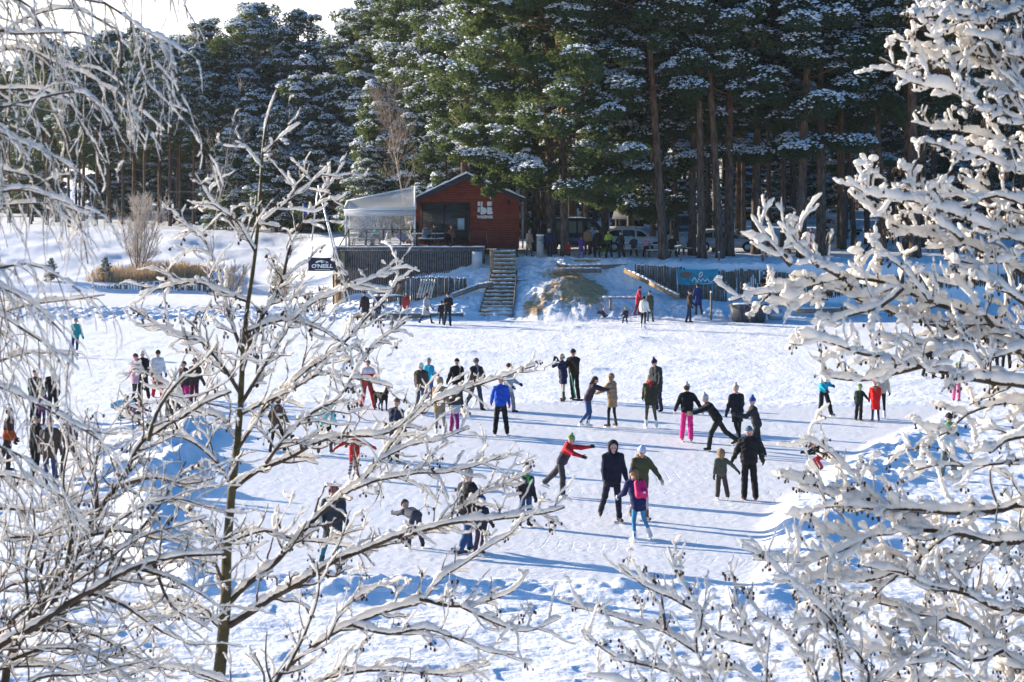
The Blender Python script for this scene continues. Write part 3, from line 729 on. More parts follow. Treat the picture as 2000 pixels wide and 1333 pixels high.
# --- low stem at the bottom, a second young alder rising from below the picture
D = 9.2
B = SnowTree(102, rs=.0178, twig_r=.005, tw_len=(.05, .34), dens=13, up=.25, cone=.3, sub=(0, 3), wob=.13)
gx = P(480, 1600, D); base = np.array([gx[0], D, gz(gx[0], D)-.15])
tr = np.vstack([[base], lp([(500,1480),(540,1333),(600,1278),(640,1250),(690,1222),(740,1200),(790,1182),(830,1168),(860,1130),(930,1090),(1000,1050),(1028,1010)], D, .1)])
B.limb(tr, .03, .005, dens=.7, t0=.35)
for pts, sl, r0 in (([(820,1170),(880,1185),(940,1175),(1000,1150),(1030,1110)], .3, .011), ([(690,1222),(760,1235),(830,1225),(900,1250),(960,1275),(1010,1280)], -.3, .010), ([(900,1185),(960,1215),(1030,1240),(1100,1215)], .2, .008),
    ([(520,1400),(600,1350),(680,1322),(760,1310),(860,1310),(950,1295)], .3, .013), ([(560,1310),(600,1230),(620,1160),(615,1100)], -.3, .009), ([(640,1250),(670,1190),(720,1150),(760,1130)], .3, .008), ([(520,1400),(430,1330),(330,1310),(230,1333)], .2, .012), ([(560,1400),(640,1380),(760,1370),(900,1345)], -.2, .012)):
    B.limb(lp(pts, D, sl), r0, .004)
root = empty('alder_tree', base, 'snow-laden alder limb rising from below the picture at the foot of the straight dark stem', 'tree')
off_root(B, root); B.done(root, [M_FBARK, M_MOSSB])

# --- birch on the left: long drooping strands
D = 7.2
C = SnowTree(103, rs=.0098, twig_r=.0027, tw_len=(.1, .45), dens=15, up=-.1, cone=0, sub=(0, 4), lump=1.15, gap=.4, droop=.75, tip=.4, snow2=.85, wob=.13)
gx = P(-420, 1300, D); base = np.array([gx[0], D, gz(gx[0], D)-.2])
Ctr = np.vstack([[base], lp([(-410,1500),(-380,1100),(-350,700),(-330,300),(-320,-100),(-300,-500)], D)])
C.limb(Ctr, .13, .05, twigs=False, snow=0)
CL = [
 [(-320,-60),(-150,-70),(60,-60),(150,-5),(215,10),(255,45),(280,70),(330,88),(366,112)],
 [(-325,180),(-200,120),(-40,90),(40,40),(110,20),(170,30),(230,60)],
 [(-325,150),(-180,80),(-40,62),(30,70),(90,62),(150,58),(190,66)],
 [(-330,260),(-150,150),(-40,108),(40,92),(100,115),(160,140),(200,170),(226,182)],
 [(-330,320),(-160,240),(-30,215),(60,190),(140,170),(190,190),(215,235)],
 [(-335,280),(-100,190),(50,170),(110,180),(150,220),(170,280)],
 [(-340,400),(-150,280),(-30,262),(40,288),(100,310),(160,350),(192,392)],
 [(-340,500),(-150,400),(-30,400),(50,395),(120,400),(182,422)],
 [(-340,480),(-150,380),(-30,378),(40,370),(100,385),(205,420)],
 [(255,45),(262,90),(275,130),(285,160),(330,200),(362,236)],
 [(280,70),(300,120),(318,160),(346,216)],
 [(230,60),(240,110),(236,160),(250,200),(262,250)],
 [(-345,560),(-150,500),(-20,520),(60,510),(120,530),(170,560)],
 [(-345,700),(-150,660),(-40,640),(20,605),(80,590),(140,586),(202,578)],
 [(-345,640),(-150,600),(-40,600),(60,650),(130,690),(165,722)],
 [(-348,780),(-150,730),(-40,720),(40,700),(80,695),(142,695)],
 [(-350,820),(-180,740),(-40,748),(40,775),(90,800),(130,820),(180,840),(232,852)],
 [(140,825),(200,870),(225,920),(242,965)],
 [(-345,600),(-100,540),(0,560),(60,585),(120,640),(150,700)],
 [(-340,440),(-100,330),(20,340),(90,360),(140,410),(160,470),(170,520)],
 [(-350,900),(-150,850),(0,880),(80,930),(130,990)],
 [(-350,980),(-150,930),(20,940),(120,980),(180,1040)],
 [(-330,60),(-150,-20),(-20,-10),(60,20),(90,90),(110,160)],
 [(-330,-160),(0,-120),(180,-80),(300,-40),(360,-10),(372,40)],
]
for i, pts in enumerate(CL):
    C.limb(lp(pts, D, .12 if i % 2 else -.12, .1), .012 if pts[0][0] < -100 else .004, .0024, dens=1.15, t0=.3, lv=1)
root = empty('birch_tree', base, 'snowy birch with thin drooping twigs reaching in from the left edge', 'tree')
off_root(C, root); C.done(root, [M_FBARK])

# --- leaning stems low on the left with a thicket of fine arching twigs
D = 8.2
E = SnowTree(104, rs=.0102, twig_r=.0034, tw_len=(.08, .5), dens=13, up=.3, cone=.05, sub=(1, 4), lump=.85, tip=.5, snow2=.85, wob=.14)
gx = P(-60, 1700, D); base = np.array([gx[0], D, gz(gx[0], D)-.2])
E.limb(np.vstack([[base], lp([(-50,1560),(0,1380),(20,1290),(80,1190),(130,1110),(160,1050),(190,1000),(235,950),(265,890),(292,862),(340,830),(400,790),(452,768)], D, .1)]), .045, .006, t0=.4)
E.limb(np.vstack([[base], lp([(-120,1500),(-80,1330),(0,1262),(60,1230),(120,1195),(180,1160),(260,1112),(330,1092),(432,1080)], D, -.15)]), .045, .006, t0=.35)
EL = [
 [(290,862),(305,810),(345,760),(400,705),(430,660)], [(120,1195),(200,1150),(280,1105),(350,1085),(420,1095)], [(-60,1300),(40,1205),(150,1140),(250,1070),(300,1040),(402,1000)],
 [(60,1230),(160,1235),(240,1270),(332,1310)], [(100,1180),(180,1060),(240,1000),(330,970),(422,985)], [(-80,1330),(20,1300),(120,1300),(220,1340)], [(130,1110),(140,1030),(120,950),(130,880)],
 [(190,1000),(180,930),(200,870),(190,820)], [(60,1215),(50,1120),(70,1040),(60,960)], [(180,1160),(240,1180),(310,1230),(380,1260)], [(265,1110),(330,1130),(400,1160),(440,1200)], [(-60,1260),(-20,1150),(30,1080),(20,1000)],
 [(235,950),(300,930),(360,940),(420,930)], [(160,1050),(230,1040),(300,1060),(370,1050)], [(20,1290),(90,1270),(180,1280),(260,1333)], [(80,1190),(90,1100),(160,1010),(260,1000)], [(0,1380),(80,1330),(180,1310),(300,1280)], [(-60,1200),(20,1140),(80,1130),(160,1100)], [(-80,1100),(0,1060),(90,1050),(170,1010)], [(-80,1000),(10,990),(80,1000),(150,960)],
 [(200,1150),(230,1080),(300,1010),(360,900)], [(300,1100),(340,1180),(420,1240)], [(120,1195),(150,1250),(210,1300),(250,1370)],
]
for i, pts in enumerate(EL):
    E.limb(lp(pts, D, .2 if i % 2 else -.2), .010, .003, t0=.1, lv=2 if i % 3 == 0 else 1)
root = empty('alder_shrub', base, 'thicket of leaning snowy stems and fine arching twigs in the lower left corner', 'shrub')
off_root(E, root); E.done(root, [M_FBARK])

# --- alder on the right, heavy with snow
D = 8.6
G = SnowTree(105, ts=.85, gap=.25, rs=.0245, twig_r=.0045, tw_len=(.05, .27), dens=15, up=.35, cone=.2, sub=(1, 4), lump=1.1, wob=.13)
gx = P(2330, 1300, D); base = np.array([gx[0], D, gz(gx[0], D)-.2])
G.limb(np.vstack([[base], lp([(2330,1600),(2320,1200),(2300,900),(2290,500),(2280,100),(2270,-300)], D)]), .12, .05, twigs=False, snow=0)
GL = [
 [(2280,150),(2120,60),(2010,20),(1930,42),(1860,32),(1800,45),(1770,32)],
 [(2285,260),(2120,160),(2010,122),(1940,112),(1870,100),(1810,120),(1765,130),(1714,108)],
 [(2285,400),(2120,290),(2010,242),(1960,225),(1900,205),(1840,175),(1790,165),(1744,146)],
 [(2285,350),(2120,260),(2010,178),(1950,150),(1900,90),(1870,40),(1850,-10)],
 [(2285,460),(2120,370),(2010,332),(1960,320),(1910,300),(1850,285),(1808,274)],
 [(2285,430),(2120,340),(2010,300),(1940,270),(1880,250),(1828,244)],
 [(2060,270),(1970,120),(1950,50),(1960,-10)], [(1880,190),(1860,110),(1820,60),(1810,15)],
 [(2010,60),(1980,-10),(1960,-60)], [(1940,112),(1910,50),(1900,0)], [(2010,122),(1960,80),(1920,20)], [(2010,242),(1980,190),(1930,150)],
 [(2290,640),(2120,520),(2010,470),(1950,450),(1880,420),(1800,395),(1740,382),(1690,376),(1650,350)],
 [(2290,700),(2120,600),(2010,540),(1940,500),(1860,470),(1780,450),(1720,420),(1668,386)],
 [(2060,420),(1950,385),(1900,398),(1850,372)], [(1790,400),(1775,350),(1766,312)], [(1700,378),(1700,345),(1694,312)],
 [(2100,500),(2010,440),(1960,410),(1900,362),(1890,330)], [(1880,470),(1830,420),(1790,380),(1760,370)],
 [(2290,800),(2120,720),(2010,665),(1940,640),(1880,612),(1820,592),(1760,566),(1690,546),(1640,540),(1580,560),(1500,575),(1418,592)],
 [(1640,540),(1575,500),(1535,450),(1526,392)], [(1600,522),(1560,470),(1570,418)], [(1545,520),(1505,470),(1476,420)],
 [(2290,830),(2120,760),(2010,700),(1950,662),(1870,640),(1790,612),(1700,592),(1610,562),(1555,600),(1490,592)],
 [(2290,860),(2120,790),(2010,760),(1930,745),(1860,735),(1800,715),(1740,695),(1680,685),(1620,672),(1558,656)],
 [(1800,716),(1740,732),(1680,745),(1620,740),(1598,724)], [(2100,740),(2010,680),(1960,690),(1900,700),(1868,662)],
 [(2290,900),(2120,830),(2010,790),(1950,790),(1900,810),(1860,842),(1808,862),(1788,880)],
 [(2290,980),(2120,930),(2010,900),(1950,910),(1880,920),(1830,915),(1768,930)],
 [(1940,640),(1900,580),(1870,540),(1860,500)], [(1820,592),(1780,540),(1740,510),(1700,470)], [(1760,566),(1720,600),(1660,620),(1610,640)], [(2010,600),(1950,560),(1900,520),(1840,510)],
 [(1900,660),(1850,680),(1790,670),(1740,650)], [(1930,745),(1900,690),(1860,690)], [(2010,850),(1960,860),(1930,880),(1900,870)],
]
TH = {0, 1, 2, 12, 13, 19, 23, 24}
for i, pts in enumerate(GL):
    G.limb(lp(pts, D, .1 if i % 2 else -.12, .12), .022 if i in TH else .012, .004, dens=1.3 if i < 19 else 1.05, t0=.28 if pts[0][0] > 2200 else .08, lv=2 if i < 19 and i % 2 else 1)
root = empty('alder_tree', base, 'alder on the right edge with thick clumps of snow on every branch', 'tree')
off_root(G, root); G.done(root, [M_FBARK])

D = 9.0
K = SnowTree(106, ts=.85, rs=.024, twig_r=.004, tw_len=(.05, .34), dens=14, up=.4, cone=.22, sub=(0, 4), lump=1.05, wob=.13)
gx = P(2150, 1700, D); base = np.array([gx[0], D, gz(gx[0], D)-.2])
K.limb(np.vstack([[base], lp([(2150,1600),(2140,1400),(2120,1200),(2110,1050)], D)]), .07, .03, twigs=False, snow=0)
KL = [
 [(2110,1090),(2010,1058),(1940,1066),(1870,1046),(1800,1040),(1740,1040),(1690,1060),(1640,1080),(1560,1096),(1478,1090)],
 [(1850,1045),(1780,1100),(1720,1150),(1680,1200),(1648,1222)], [(1800,1030),(1730,990),(1690,952),(1640,902),(1600,870),(1568,848)], [(1700,975),(1640,975),(1590,946),(1538,924)],
 [(2125,1250),(2010,1190),(1950,1180),(1880,1150),(1820,1140),(1760,1112),(1688,1100)], [(2135,1350),(2010,1302),(1960,1270),(1900,1222),(1850,1200),(1770,1190),(1680,1170),(1598,1150)],
 [(2110,1050),(2010,985),(1960,1000),(1900,1010),(1830,1010),(1760,1000),(1660,995),(1588,1000)], [(2145,1450),(2010,1360),(1970,1310),(1940,1240),(1950,1148)], [(2145,1480),(1980,1380),(1850,1290),(1750,1280),(1648,1260)],
 [(2145,1450),(1960,1360),(1880,1330),(1790,1330),(1700,1320)], [(1960,1270),(1900,1290),(1840,1260),(1790,1240)], [(1880,1150),(1850,1100),(1800,1080)], [(1940,1066),(1900,1110),(1860,1120)], [(2010,1190),(1990,1120),(1960,1080)], [(1760,1112),(1700,1130),(1620,1120),(1560,1130)], [(1850,1200),(1800,1230),(1740,1220)], [(1690,1060),(1650,1040),(1590,1050)],
]
for i, pts in enumerate(KL):
    K.limb(lp(pts, D, .15 if i % 2 else -.15, .1), .02 if i in (0, 4, 5, 6) else .011, .004, dens=1.3, t0=.12, lv=2 if i % 2 else 1)
root = empty('alder_tree', base, 'alder low on the right with long snow-covered limbs in front of the snow bank', 'tree')
off_root(K, root); K.done(root, [M_FBARK])

D = 8.8
Q = SnowTree(107, ts=.85, rs=.021, twig_r=.0038, tw_len=(.05, .32), dens=14, up=.55, cone=.28, sub=(0, 4), lump=1.0, wob=.13)
gx = P(1480, 1750, D); base = np.array([gx[0], D, gz(gx[0], D)-.2])
QL = [
 [None,(1440,1520),(1410,1380),(1360,1275),(1372,1200),(1335,1140),(1308,1070)], [(1362,1275),(1300,1232),(1230,1210),(1118,1180)], [(1410,1380),(1300,1312),(1200,1290),(1128,1240)], [None,(1500,1500),(1500,1350),(1470,1260),(1442,1180),(1440,1120)],
 [None,(1620,1520),(1652,1360),(1640,1240),(1652,1160)], [None,(1700,1520),(1790,1360),(1768,1260),(1700,1210)], [None,(1640,1500),(1700,1350),(1680,1272),(1620,1202),(1560,1152),(1500,1102),(1448,1070)], [None,(1560,1480),(1600,1345),(1560,1262),(1482,1202),(1448,1150)],
 [(1372,1200),(1300,1160),(1250,1140),(1205,1100)], [(1300,1232),(1290,1170),(1280,1130)], [(1470,1260),(1400,1240),(1340,1200)], [(1560,1262),(1600,1200),(1590,1130)], [(1410,1380),(1330,1350),(1240,1340),(1150,1320)], [(1500,1350),(1440,1310),(1380,1310)], [(1640,1240),(1600,1220),(1540,1230)], [(1700,1350),(1750,1300),(1830,1290)],
]
for i, pts in enumerate(QL):
    if pts[0] is None: w_ = np.vstack([[base], lp(pts[1:], D, .15 if i % 2 else -.15)]); Q.limb(w_, .016, .004, t0=.45)
    else: Q.limb(lp(pts, D, .2 if i % 2 else -.2), .009, .0035)
root = empty('alder_shrub', base, 'many-stemmed snowy shrub with dark cones rising at the bottom edge', 'shrub')
off_root(Q, root); Q.done(root, [M_FBARK])
print('foreground', time.time()-T0)
# ------------------------------------------------------------------ cabin, deck, stairs, fences and furniture on the far shore
M_RED = mat('red_siding', (.235, .045, .028), .75, nscale=2.5, namt=.22)
M_ROOF = mat('roof_felt', (.03, .034, .042), .8)
M_FRAME = mat('dark_frame', (.035, .03, .03), .5)
M_GLASS = glassy('window_glass', (.08, .09, .09), .45, .03)
M_PLAST = glassy('clear_plastic', (.55, .56, .57), .72, .2)
M_CANV = mat('white_canvas', (.72, .73, .74), .7, trans=.35)
M_INSIDE_GAPS = mat('interior_and_gap_shade', (.05, .04, .035), .9)
M_SIGNW = mat('white_sign_paint', (.8, .8, .78), .6)
M_STEP = mat('pale_treads', (.42, .32, .21), .8, nscale=6, namt=.3)
M_NAVY = mat('navy_banner_cloth', (.02, .022, .05), .7)
M_TEAL = mat('teal_banner_cloth', (.01, .25, .36), .6, nscale=3, namt=.25)
M_LOG = mat('log_palings', (.15, .125, .10), .9, nscale=5, namt=.5)
M_REED = mat('dry_reed', (.47, .36, .23), .85, trans=.25, tcol=(.45, .3, .14))
M_BIRCHW = mat('pale_birch_bark', (.5, .42, .34), .85, nscale=8, namt=.4)
def px3(px, py, d): return P(px, py, d)
def text_mesh(body, size, name, m, parent, loc, rot=(R(90), 0, 0), ext=.01, spacing=1.0, sx=1.0, bold=0.0, shear=0.0):
    cu = bpy.data.curves.new(name, 'FONT'); cu.body = body; cu.size = size; cu.extrude = ext; cu.align_x = 'CENTER'; cu.align_y = 'CENTER'; cu.space_character = spacing; cu.offset = bold; cu.shear = shear; cu.resolution_u = 3
    t = bpy.data.objects.new(name, cu); COL.objects.link(t)
    dg = bpy.context.evaluated_depsgraph_get()
    me = bpy.data.meshes.new_from_object(t.evaluated_get(dg)); bpy.data.objects.remove(t)
    o = bpy.data.objects.new(name, me); COL.objects.link(o); me.materials.clear(); me.materials.append(m)
    o.parent = parent; o.location = loc; o.rotation_euler = rot; o.scale = (sx, 1, 1)
    return o

# --- red cabin (front wall in the plane y = 115)
YF = 117.2; S = YF/FPX
def fx(px): return (px-1000)*S
def fz(py): return CH-(py-HY)*S
hx0, hx1, hz0 = fx(812), fx(1014), fz(486)
zl, zr, za, xa = fz(400), fz(396), fz(352), fx(912)
cab = empty('wooden_cabin', ((hx0+hx1)/2, YF, hz0), 'dark red wooden cabin with a low gable roof, big window and white lettering', 'cabin')
ox, oy, oz = cab.location
def roofz(x): return np.interp(x, [hx0, xa, hx1], [zl, za, zr])
g = Geo(); bh = .15; z = hz0; k = 0
wx0, wx1, wz0, wz1 = fx(824), fx(916), fz(470), fz(398)       # window opening
while z < za+.05:
    z1 = min(z+bh, za+.1)
    zc_ = z-.12; xs0 = hx0 if zc_ < zl else np.interp(zc_, [zl, za], [hx0, xa]); xs1 = hx1 if zc_ < zr else np.interp(zc_, [zr, za], [hx1, xa])
    spans = [(xs0, xs1)] if z >= wz1-.02 or z1 <= wz0+.02 else [(xs0, wx0), (wx1, xs1)]
    for a, b in spans:
        if b-a > .1:   # each board tilts out at its foot
            V = [(a, -.03, z), (b, -.03, z), (b, -.03, z+.018), (a, -.03, z+.018), (a, 0, z1), (b, 0, z1), (a, .1, z), (b, .1, z), (a, .1, z1), (b, .1, z1)]
            V = [(p-ox, q, r-oz) for p, q, r in V]
            g.add(V, [(0,1,2,3),(3,2,5,4),(6,8,9,7),(4,5,9,8)]); g.add([V[i] for i in (0,1,7,6)], [(3,2,1,0)])
            g.add([V[i] for i in (0,3,4,8,6)], [(0,1,2,3,4)]); g.add([V[i] for i in (1,2,5,9,7)], [(4,3,2,1,0)])
    z = z1; k += 1
for xx in (hx0, hx1-.1): g.box(xx-ox, xx+.1-ox, .12, 7.5, 0, (zl if xx == hx0 else zr)-oz-.05)
g.box(hx0-ox+.1, hx1-ox-.1, 7.4, 7.5, 0, zl-oz)
g.build('wall', M_RED, cab)
g = Geo(); g.box(hx0-ox+.12, hx1-ox-.12, .2, 7.3, -.02, .03); g.box(hx0-ox+.12, hx1-ox-.12, 3.2, 3.3, .05, zl-oz-.1); g.build('floor', M_INSIDE_GAPS, cab)
g = Geo()
for s, (xe, ze) in ((-1, (fx(796), fz(398))), (1, (fx(1026), fz(392)))):
    t = .26; top = (xa-ox, za-oz+.14)
    g.prism([(xe-ox, ze-oz-.12), (xe-ox, ze-oz+t-.12), (top[0], top[1]+t*.6), (top[0], top[1]-t*.4)][::s if s == -1 else 1], -.75, 7.9)
roof = g.build('roof', M_ROOF, cab)
g = Geo()
for s, (xe, ze) in ((-1, (fx(796), fz(398))), (1, (fx(1026), fz(392)))):
    n = 14
    for i in range(n):
        a, b = i/n, (i+1)/n
        A_ = lambda q: (xe+(xa-xe)*q-ox, ze+(za+.14+.12-ze+.02)*q-oz+.14)
        h0 = .10*(.5+vnoise(np.array([i*.8]), np.array([s*3.]), 5)[0]); h1 = .10*(.5+vnoise(np.array([(i+1)*.8]), np.array([s*3.]), 5)[0])
        p, q = A_(a), A_(b)
        g.prism([p, q, (q[0], q[1]+h1), (p[0], p[1]+h0)], -.70, 7.8)
g.build('roof_snow', M_RSNOW, roof, smooth=False)
# window: two panes under a transom, frame proud of the wall
wn = Geo()
for a, b, c, d in ((wx0, wx1, wz0-.05, wz0+.05), (wx0, wx1, wz1-.06, wz1+.06), (wx0-.06, wx0+.05, wz0-.05, wz1+.06), (wx1-.05, wx1+.06, wz0-.05, wz1+.06), (fx(868)-.04, fx(868)+.04, wz0+.05, wz1-.06), (wx0+.05, fx(868)-.04, fz(413)-.05, fz(413)+.05), (fx(868)+.04, wx1-.05, fz(413)-.05, fz(413)+.05)):
    wn.box(a-ox, b-ox, -.07, .06, c-oz, d-oz)
win = wn.build('window', M_FRAME, cab)
g = Geo(); g.box(wx0-ox+.02, wx1-ox-.02, 0, .015, wz0-oz, wz1-oz); g.build('pane', M_GLASS, win)
g = Geo(); g.box(fx(894)-ox, fx(907)-ox, -.02, -.004, fz(450)-oz, fz(427)-oz); g.build('paper_notice', mat('notice_paper', (.5, .62, .64), .7), win)
# lettering: a block mark over the name
g = Geo(); yb = -.06
lx0, lx1 = fx(933), fx(962); lt, lb = fz(394), fz(419)
W = lx1-lx0
def D_shape(x, z0, h, w):
    n = 10; pts = [(x, z0), (x+w-h/2, z0)]+[(x+w-h/2+math.cos(a)*h/2, z0+h/2+math.sin(a)*h/2) for a in np.linspace(-math.pi/2, math.pi/2, n)][1:-1]+[(x+w-h/2, z0+h), (x, z0+h)]
    return [(p-ox, q-oz) for p, q in pts]
g.prism(D_shape(lx0, lb, .09*W*1.6, .2*W), yb, -.035)
g.box(lx0-ox, lx0+.17*W-ox, yb, -.035, lb-oz, lb+.55*(lt-lb)-oz); g.box(lx0-ox, lx0+.17*W-ox, yb, -.035, lb+.65*(lt-lb)-oz, lt-oz)
hh = (lt-lb)*.55
g.prism(D_shape(lx0+.2*W, lb, hh, .42*W), yb, -.035)
g.prism(D_shape(lx0+.64*W, lb, hh*.52, .38*W), yb, -.035); g.prism(D_shape(lx0+.64*W, lb+hh*.52, hh*.48, .34*W), yb, -.035)
g.box(lx0+.2*W-ox, lx0+.34*W-ox, yb, -.035, lb+hh-oz, lt-oz); g.box(lx0+.64*W-ox, lx0+.98*W-ox, yb, -.035, lb+hh*1.15-oz, lt-oz)
sg = g.build('sign', M_SIGNW, cab); sg['label'] = 'white block mark and lettering on the red wall'
text_mesh('WAKEPARK', .255, 'lettering', M_SIGNW, sg, ((fx(947.5))-ox, -.05, fz(424.5)-oz), spacing=.95, sx=.78, bold=.012)
g = Geo(); g.tube([(fx(1021)-ox, -.1, fz(398)-oz), (fx(1021)-ox, -.1, 0)], .05, 8); g.tube([(fx(1021)-ox, -.5, fz(395)-oz), (fx(1021)-ox, -.1, fz(400)-oz)], .05, 8); g.build('downpipe', mat('grey_pipe', (.3, .3, .3), .5), cab)
g = Geo(); g.box(fx(990)-ox, fx(996)-ox, -.2, -.04, fz(399)-oz, fz(391)-oz); g.build('wall_lamp', M_DARK, cab)
g = Geo(); g.tube([(fx(1012)-ox, 1.5, fz(385)-oz), (fx(1012)-ox, 1.5, fz(342)-oz)], .11, 9); g.tube([(fx(1012)-ox, 1.5, fz(342)-oz), (fx(1012)-ox, 1.5, fz(337)-oz)], .17, 9); g.build('chimney', M_STEEL, roof)

# --- deck with a tall slat wall and wire railing
YD = 113.0; SD = YD/FPX
def dx(px): return (px-1000)*SD
def dz(py): return CH-(py-HY)*SD
zt = dz(483); x0, x1 = dx(654), dx(947)
deck = empty('deck', ((x0+x1)/2, YD, zt-.2), 'raised timber deck with a tall grey slat wall below and a wire railing', 'deck')
ox, oy, oz = deck.location
g = Geo(); g.box(x0-ox, x1-ox, 0, 4.1, .1, .2); g.box(x0-ox, x1-ox, -.04, -.002, .02, .17); g.build('platform', M_GREYW, deck)
g = Geo(); n = 66
for i in range(n):
    xa_, xb_ = x0+(x1-x0)*i/n, x0+(x1-x0)*(i+.64)/n
    zb = gz(xa_, YD-.15)-.35
    g.box(xa_-ox, xb_-ox, -.16, -.12, zb-oz, .17+.02*random.uniform(-1, 1))
g.box(x0-ox, x1-ox, -.06, -.03, -3.6, .0, 1)  # backing sheet coloured dark to give the shade in the gaps between slats
for i in range(24):
    g.box(x0-ox-.14, x0-ox-.10, .02+i*.17, .14+i*.17, -3.4, .15)
g.build('slat_wall', [M_GREYW, M_INSIDE_GAPS], deck)
g = Geo(); V = []
for i in range(60):
    a = x0+(x1-x0)*i/60; h = .03+.05*vnoise(np.array([i*.5]), np.array([2.]), 9)[0]
    g.box(a-ox, a+(x1-x0)/60-ox, -.2, .12, .2, .2+h)
g.build('snow_edge', M_RSNOW, deck)
rail = Geo(); rx0, rx1 = dx(681), dx(951); rt = dz(449)
rail.bar((rx0-ox, .15, rt-oz), (rx1-ox, .15, rt-oz), .07, .05); rail.bar((rx0-ox, .15, .27), (rx1-ox, .15, .27), .04)
for q in range(1, 6): rail.tube([(rx0-ox, .15, .27+(rt-oz-.27)*q/6), (rx1-ox, .15, .27+(rt-oz-.27)*q/6)], .008, 5)
rail.bar((rx0-ox, .15, rt-oz), (rx0-ox, 3.8, rt-oz), .07, .05)
rl = rail.build('railing', M_DARK, deck)
for i in range(9):
    g = Geo(); xx = rx0+(rx1-rx0)*i/8-ox; g.bar((xx, .15, .2), (xx, .15, rt-oz-.025), .06); g.build('railing_post', M_DARK, rl)
g = Geo(); g.bar((dx(662)-ox, -.1, .2), (rx0-ox, .15, rt-oz), .06); g.build('brace', M_DARK, rl)
for px in (660, 671):
    g = Geo(); xx = dx(px)-ox; g.tube([(xx, -.45, -4.4), (xx, -.45, .02)], .16, 9); g.build('post', M_WOODW, deck, smooth=True)
# --- awning with clear sides
YA = 114.4; SA = YA/FPX
ax = lambda p: (p-1000)*SA
az = lambda p: CH-(p-HY)*SA
aw = empty('awning', (ax(740), YA, zt), 'white framed awning with clear plastic sides over the deck tables', 'awning')
ox, oy, oz = aw.location
fl, fr, bl, br = (ax(672), 0, az(411)), (ax(811), 0, az(407)), (ax(672), 2.6, az(394)), (ax(806), 2.6, az(366))
sub = lambda p: (p[0]-ox, p[1], p[2]-oz)
fl, fr, bl, br = map(sub, (fl, fr, bl, br))
g = Geo()
for a, b in ((fl, fr), (bl, br), (fl, bl), (fr, br)): g.bar(a, b, .12)
for p in (fl, (fr[0]-.15, 0, fr[2]), bl): g.bar((p[0]+.12, p[1], 0), (p[0]+.12, p[1], p[2]-.06), .11)
g.build('frame', M_WHITE, aw)
g = Geo(); n, m_ = 16, 8
V = []
for j in range(m_+1):
    for i in range(n+1):
        a = np.array(fl)*(1-i/n)+np.array(fr)*(i/n); b = np.array(bl)*(1-i/n)+np.array(br)*(i/n)
        p = a*(1-j/m_)+b*(j/m_); p[2] += .03-.22*math.sin(j/m_*math.pi)*(.5+.5*math.sin(i/n*math.pi)); V.append(p)
F = [(j*(n+1)+i, j*(n+1)+i+1, (j+1)*(n+1)+i+1, (j+1)*(n+1)+i) for j in range(m_) for i in range(n)]
V2 = np.array(V); g.add(V2, F); g.add(V2-np.array([0, 0, .012]), [f[::-1] for f in F]); g.build('roof_sheet', glassy('awning_sheet', (.55, .53, .48), .55, .4), aw, smooth=True)
g = Geo(); g.box(fl[0], fr[0], -.09, -.07, fl[2]-.36, fl[2]-.02); g.build('valance', M_CANV, aw)
g = Geo(); g.box(fl[0]+.2, ax(764)-ox, -.012, .012, .05, fl[2]-.38); g.build('clear_curtain', M_PLAST, aw)
g = Geo(); g.box(bl[0]+.2, br[0]-.1, 2.59, 2.61, .05, bl[2]-.06); g.build('clear_curtain', M_PLAST, aw)

# --- central stairs: two flights of timber treads
ns = 12
st = empty('wooden_stairs', (-1.0, 104.9, 0), 'snowy timber stairs climbing the bank right of the slat wall', 'stairs')
tr = [(936+ (962-936)*i/11, 1000+(1007-1000)*i/11, 614-(614-531)*i/11) for i in range(12)]+[(962, 1007, 523-8*i) for i in range(5)]
for i, (pa, pb, py) in enumerate(tr):
    d = 104.9+i*.44 if i < 12 else 110.6+(i-12)*.5
    a, b = P(pa, py, d), P(pb, py, d)
    g = Geo(); g.box(a[0]+1, b[0]+1, d-104.9, d-104.9+.42, a[2]-.07, a[2]); g.box(a[0]+1, b[0]+1, d-104.9+.35, d-104.9+.40, a[2]-.35, a[2]-.072)
    s_ = g.build('step', M_STEP, st)
    g = Geo(); nn = 9
    for q in range(nn):
        u0 = a[0]+1+(b[0]-a[0])*q/nn; h = random.uniform(.02, .07); g.box(u0, u0+(b[0]-a[0])/nn, d-104.9+random.uniform(.1, .2), d-104.9+.41, a[2]+.002, a[2]+h)
    g.build('snow', M_RSNOW, s_)
for sgn in (0, 1):
    a, b = (P(934, 618, 104.8), P(961, 528, 110.2)) if sgn == 0 else (P(1002, 618, 104.8), P(1009, 528, 110.2))
    g = Geo(); g.bar(a-np.array([-1, 104.9, .12]), b-np.array([-1, 104.9, .12]), .08, .3); g.build('stringer', M_WOOD, st)
g = Geo(); a = P(961, 528, 110.4); g.bar(a-np.array([-1, 104.9, .3]), P(960, 487, 110.4)-np.array([-1, 104.9, 0]), .22, .12); g.build('newel_post', M_WOODW, st)
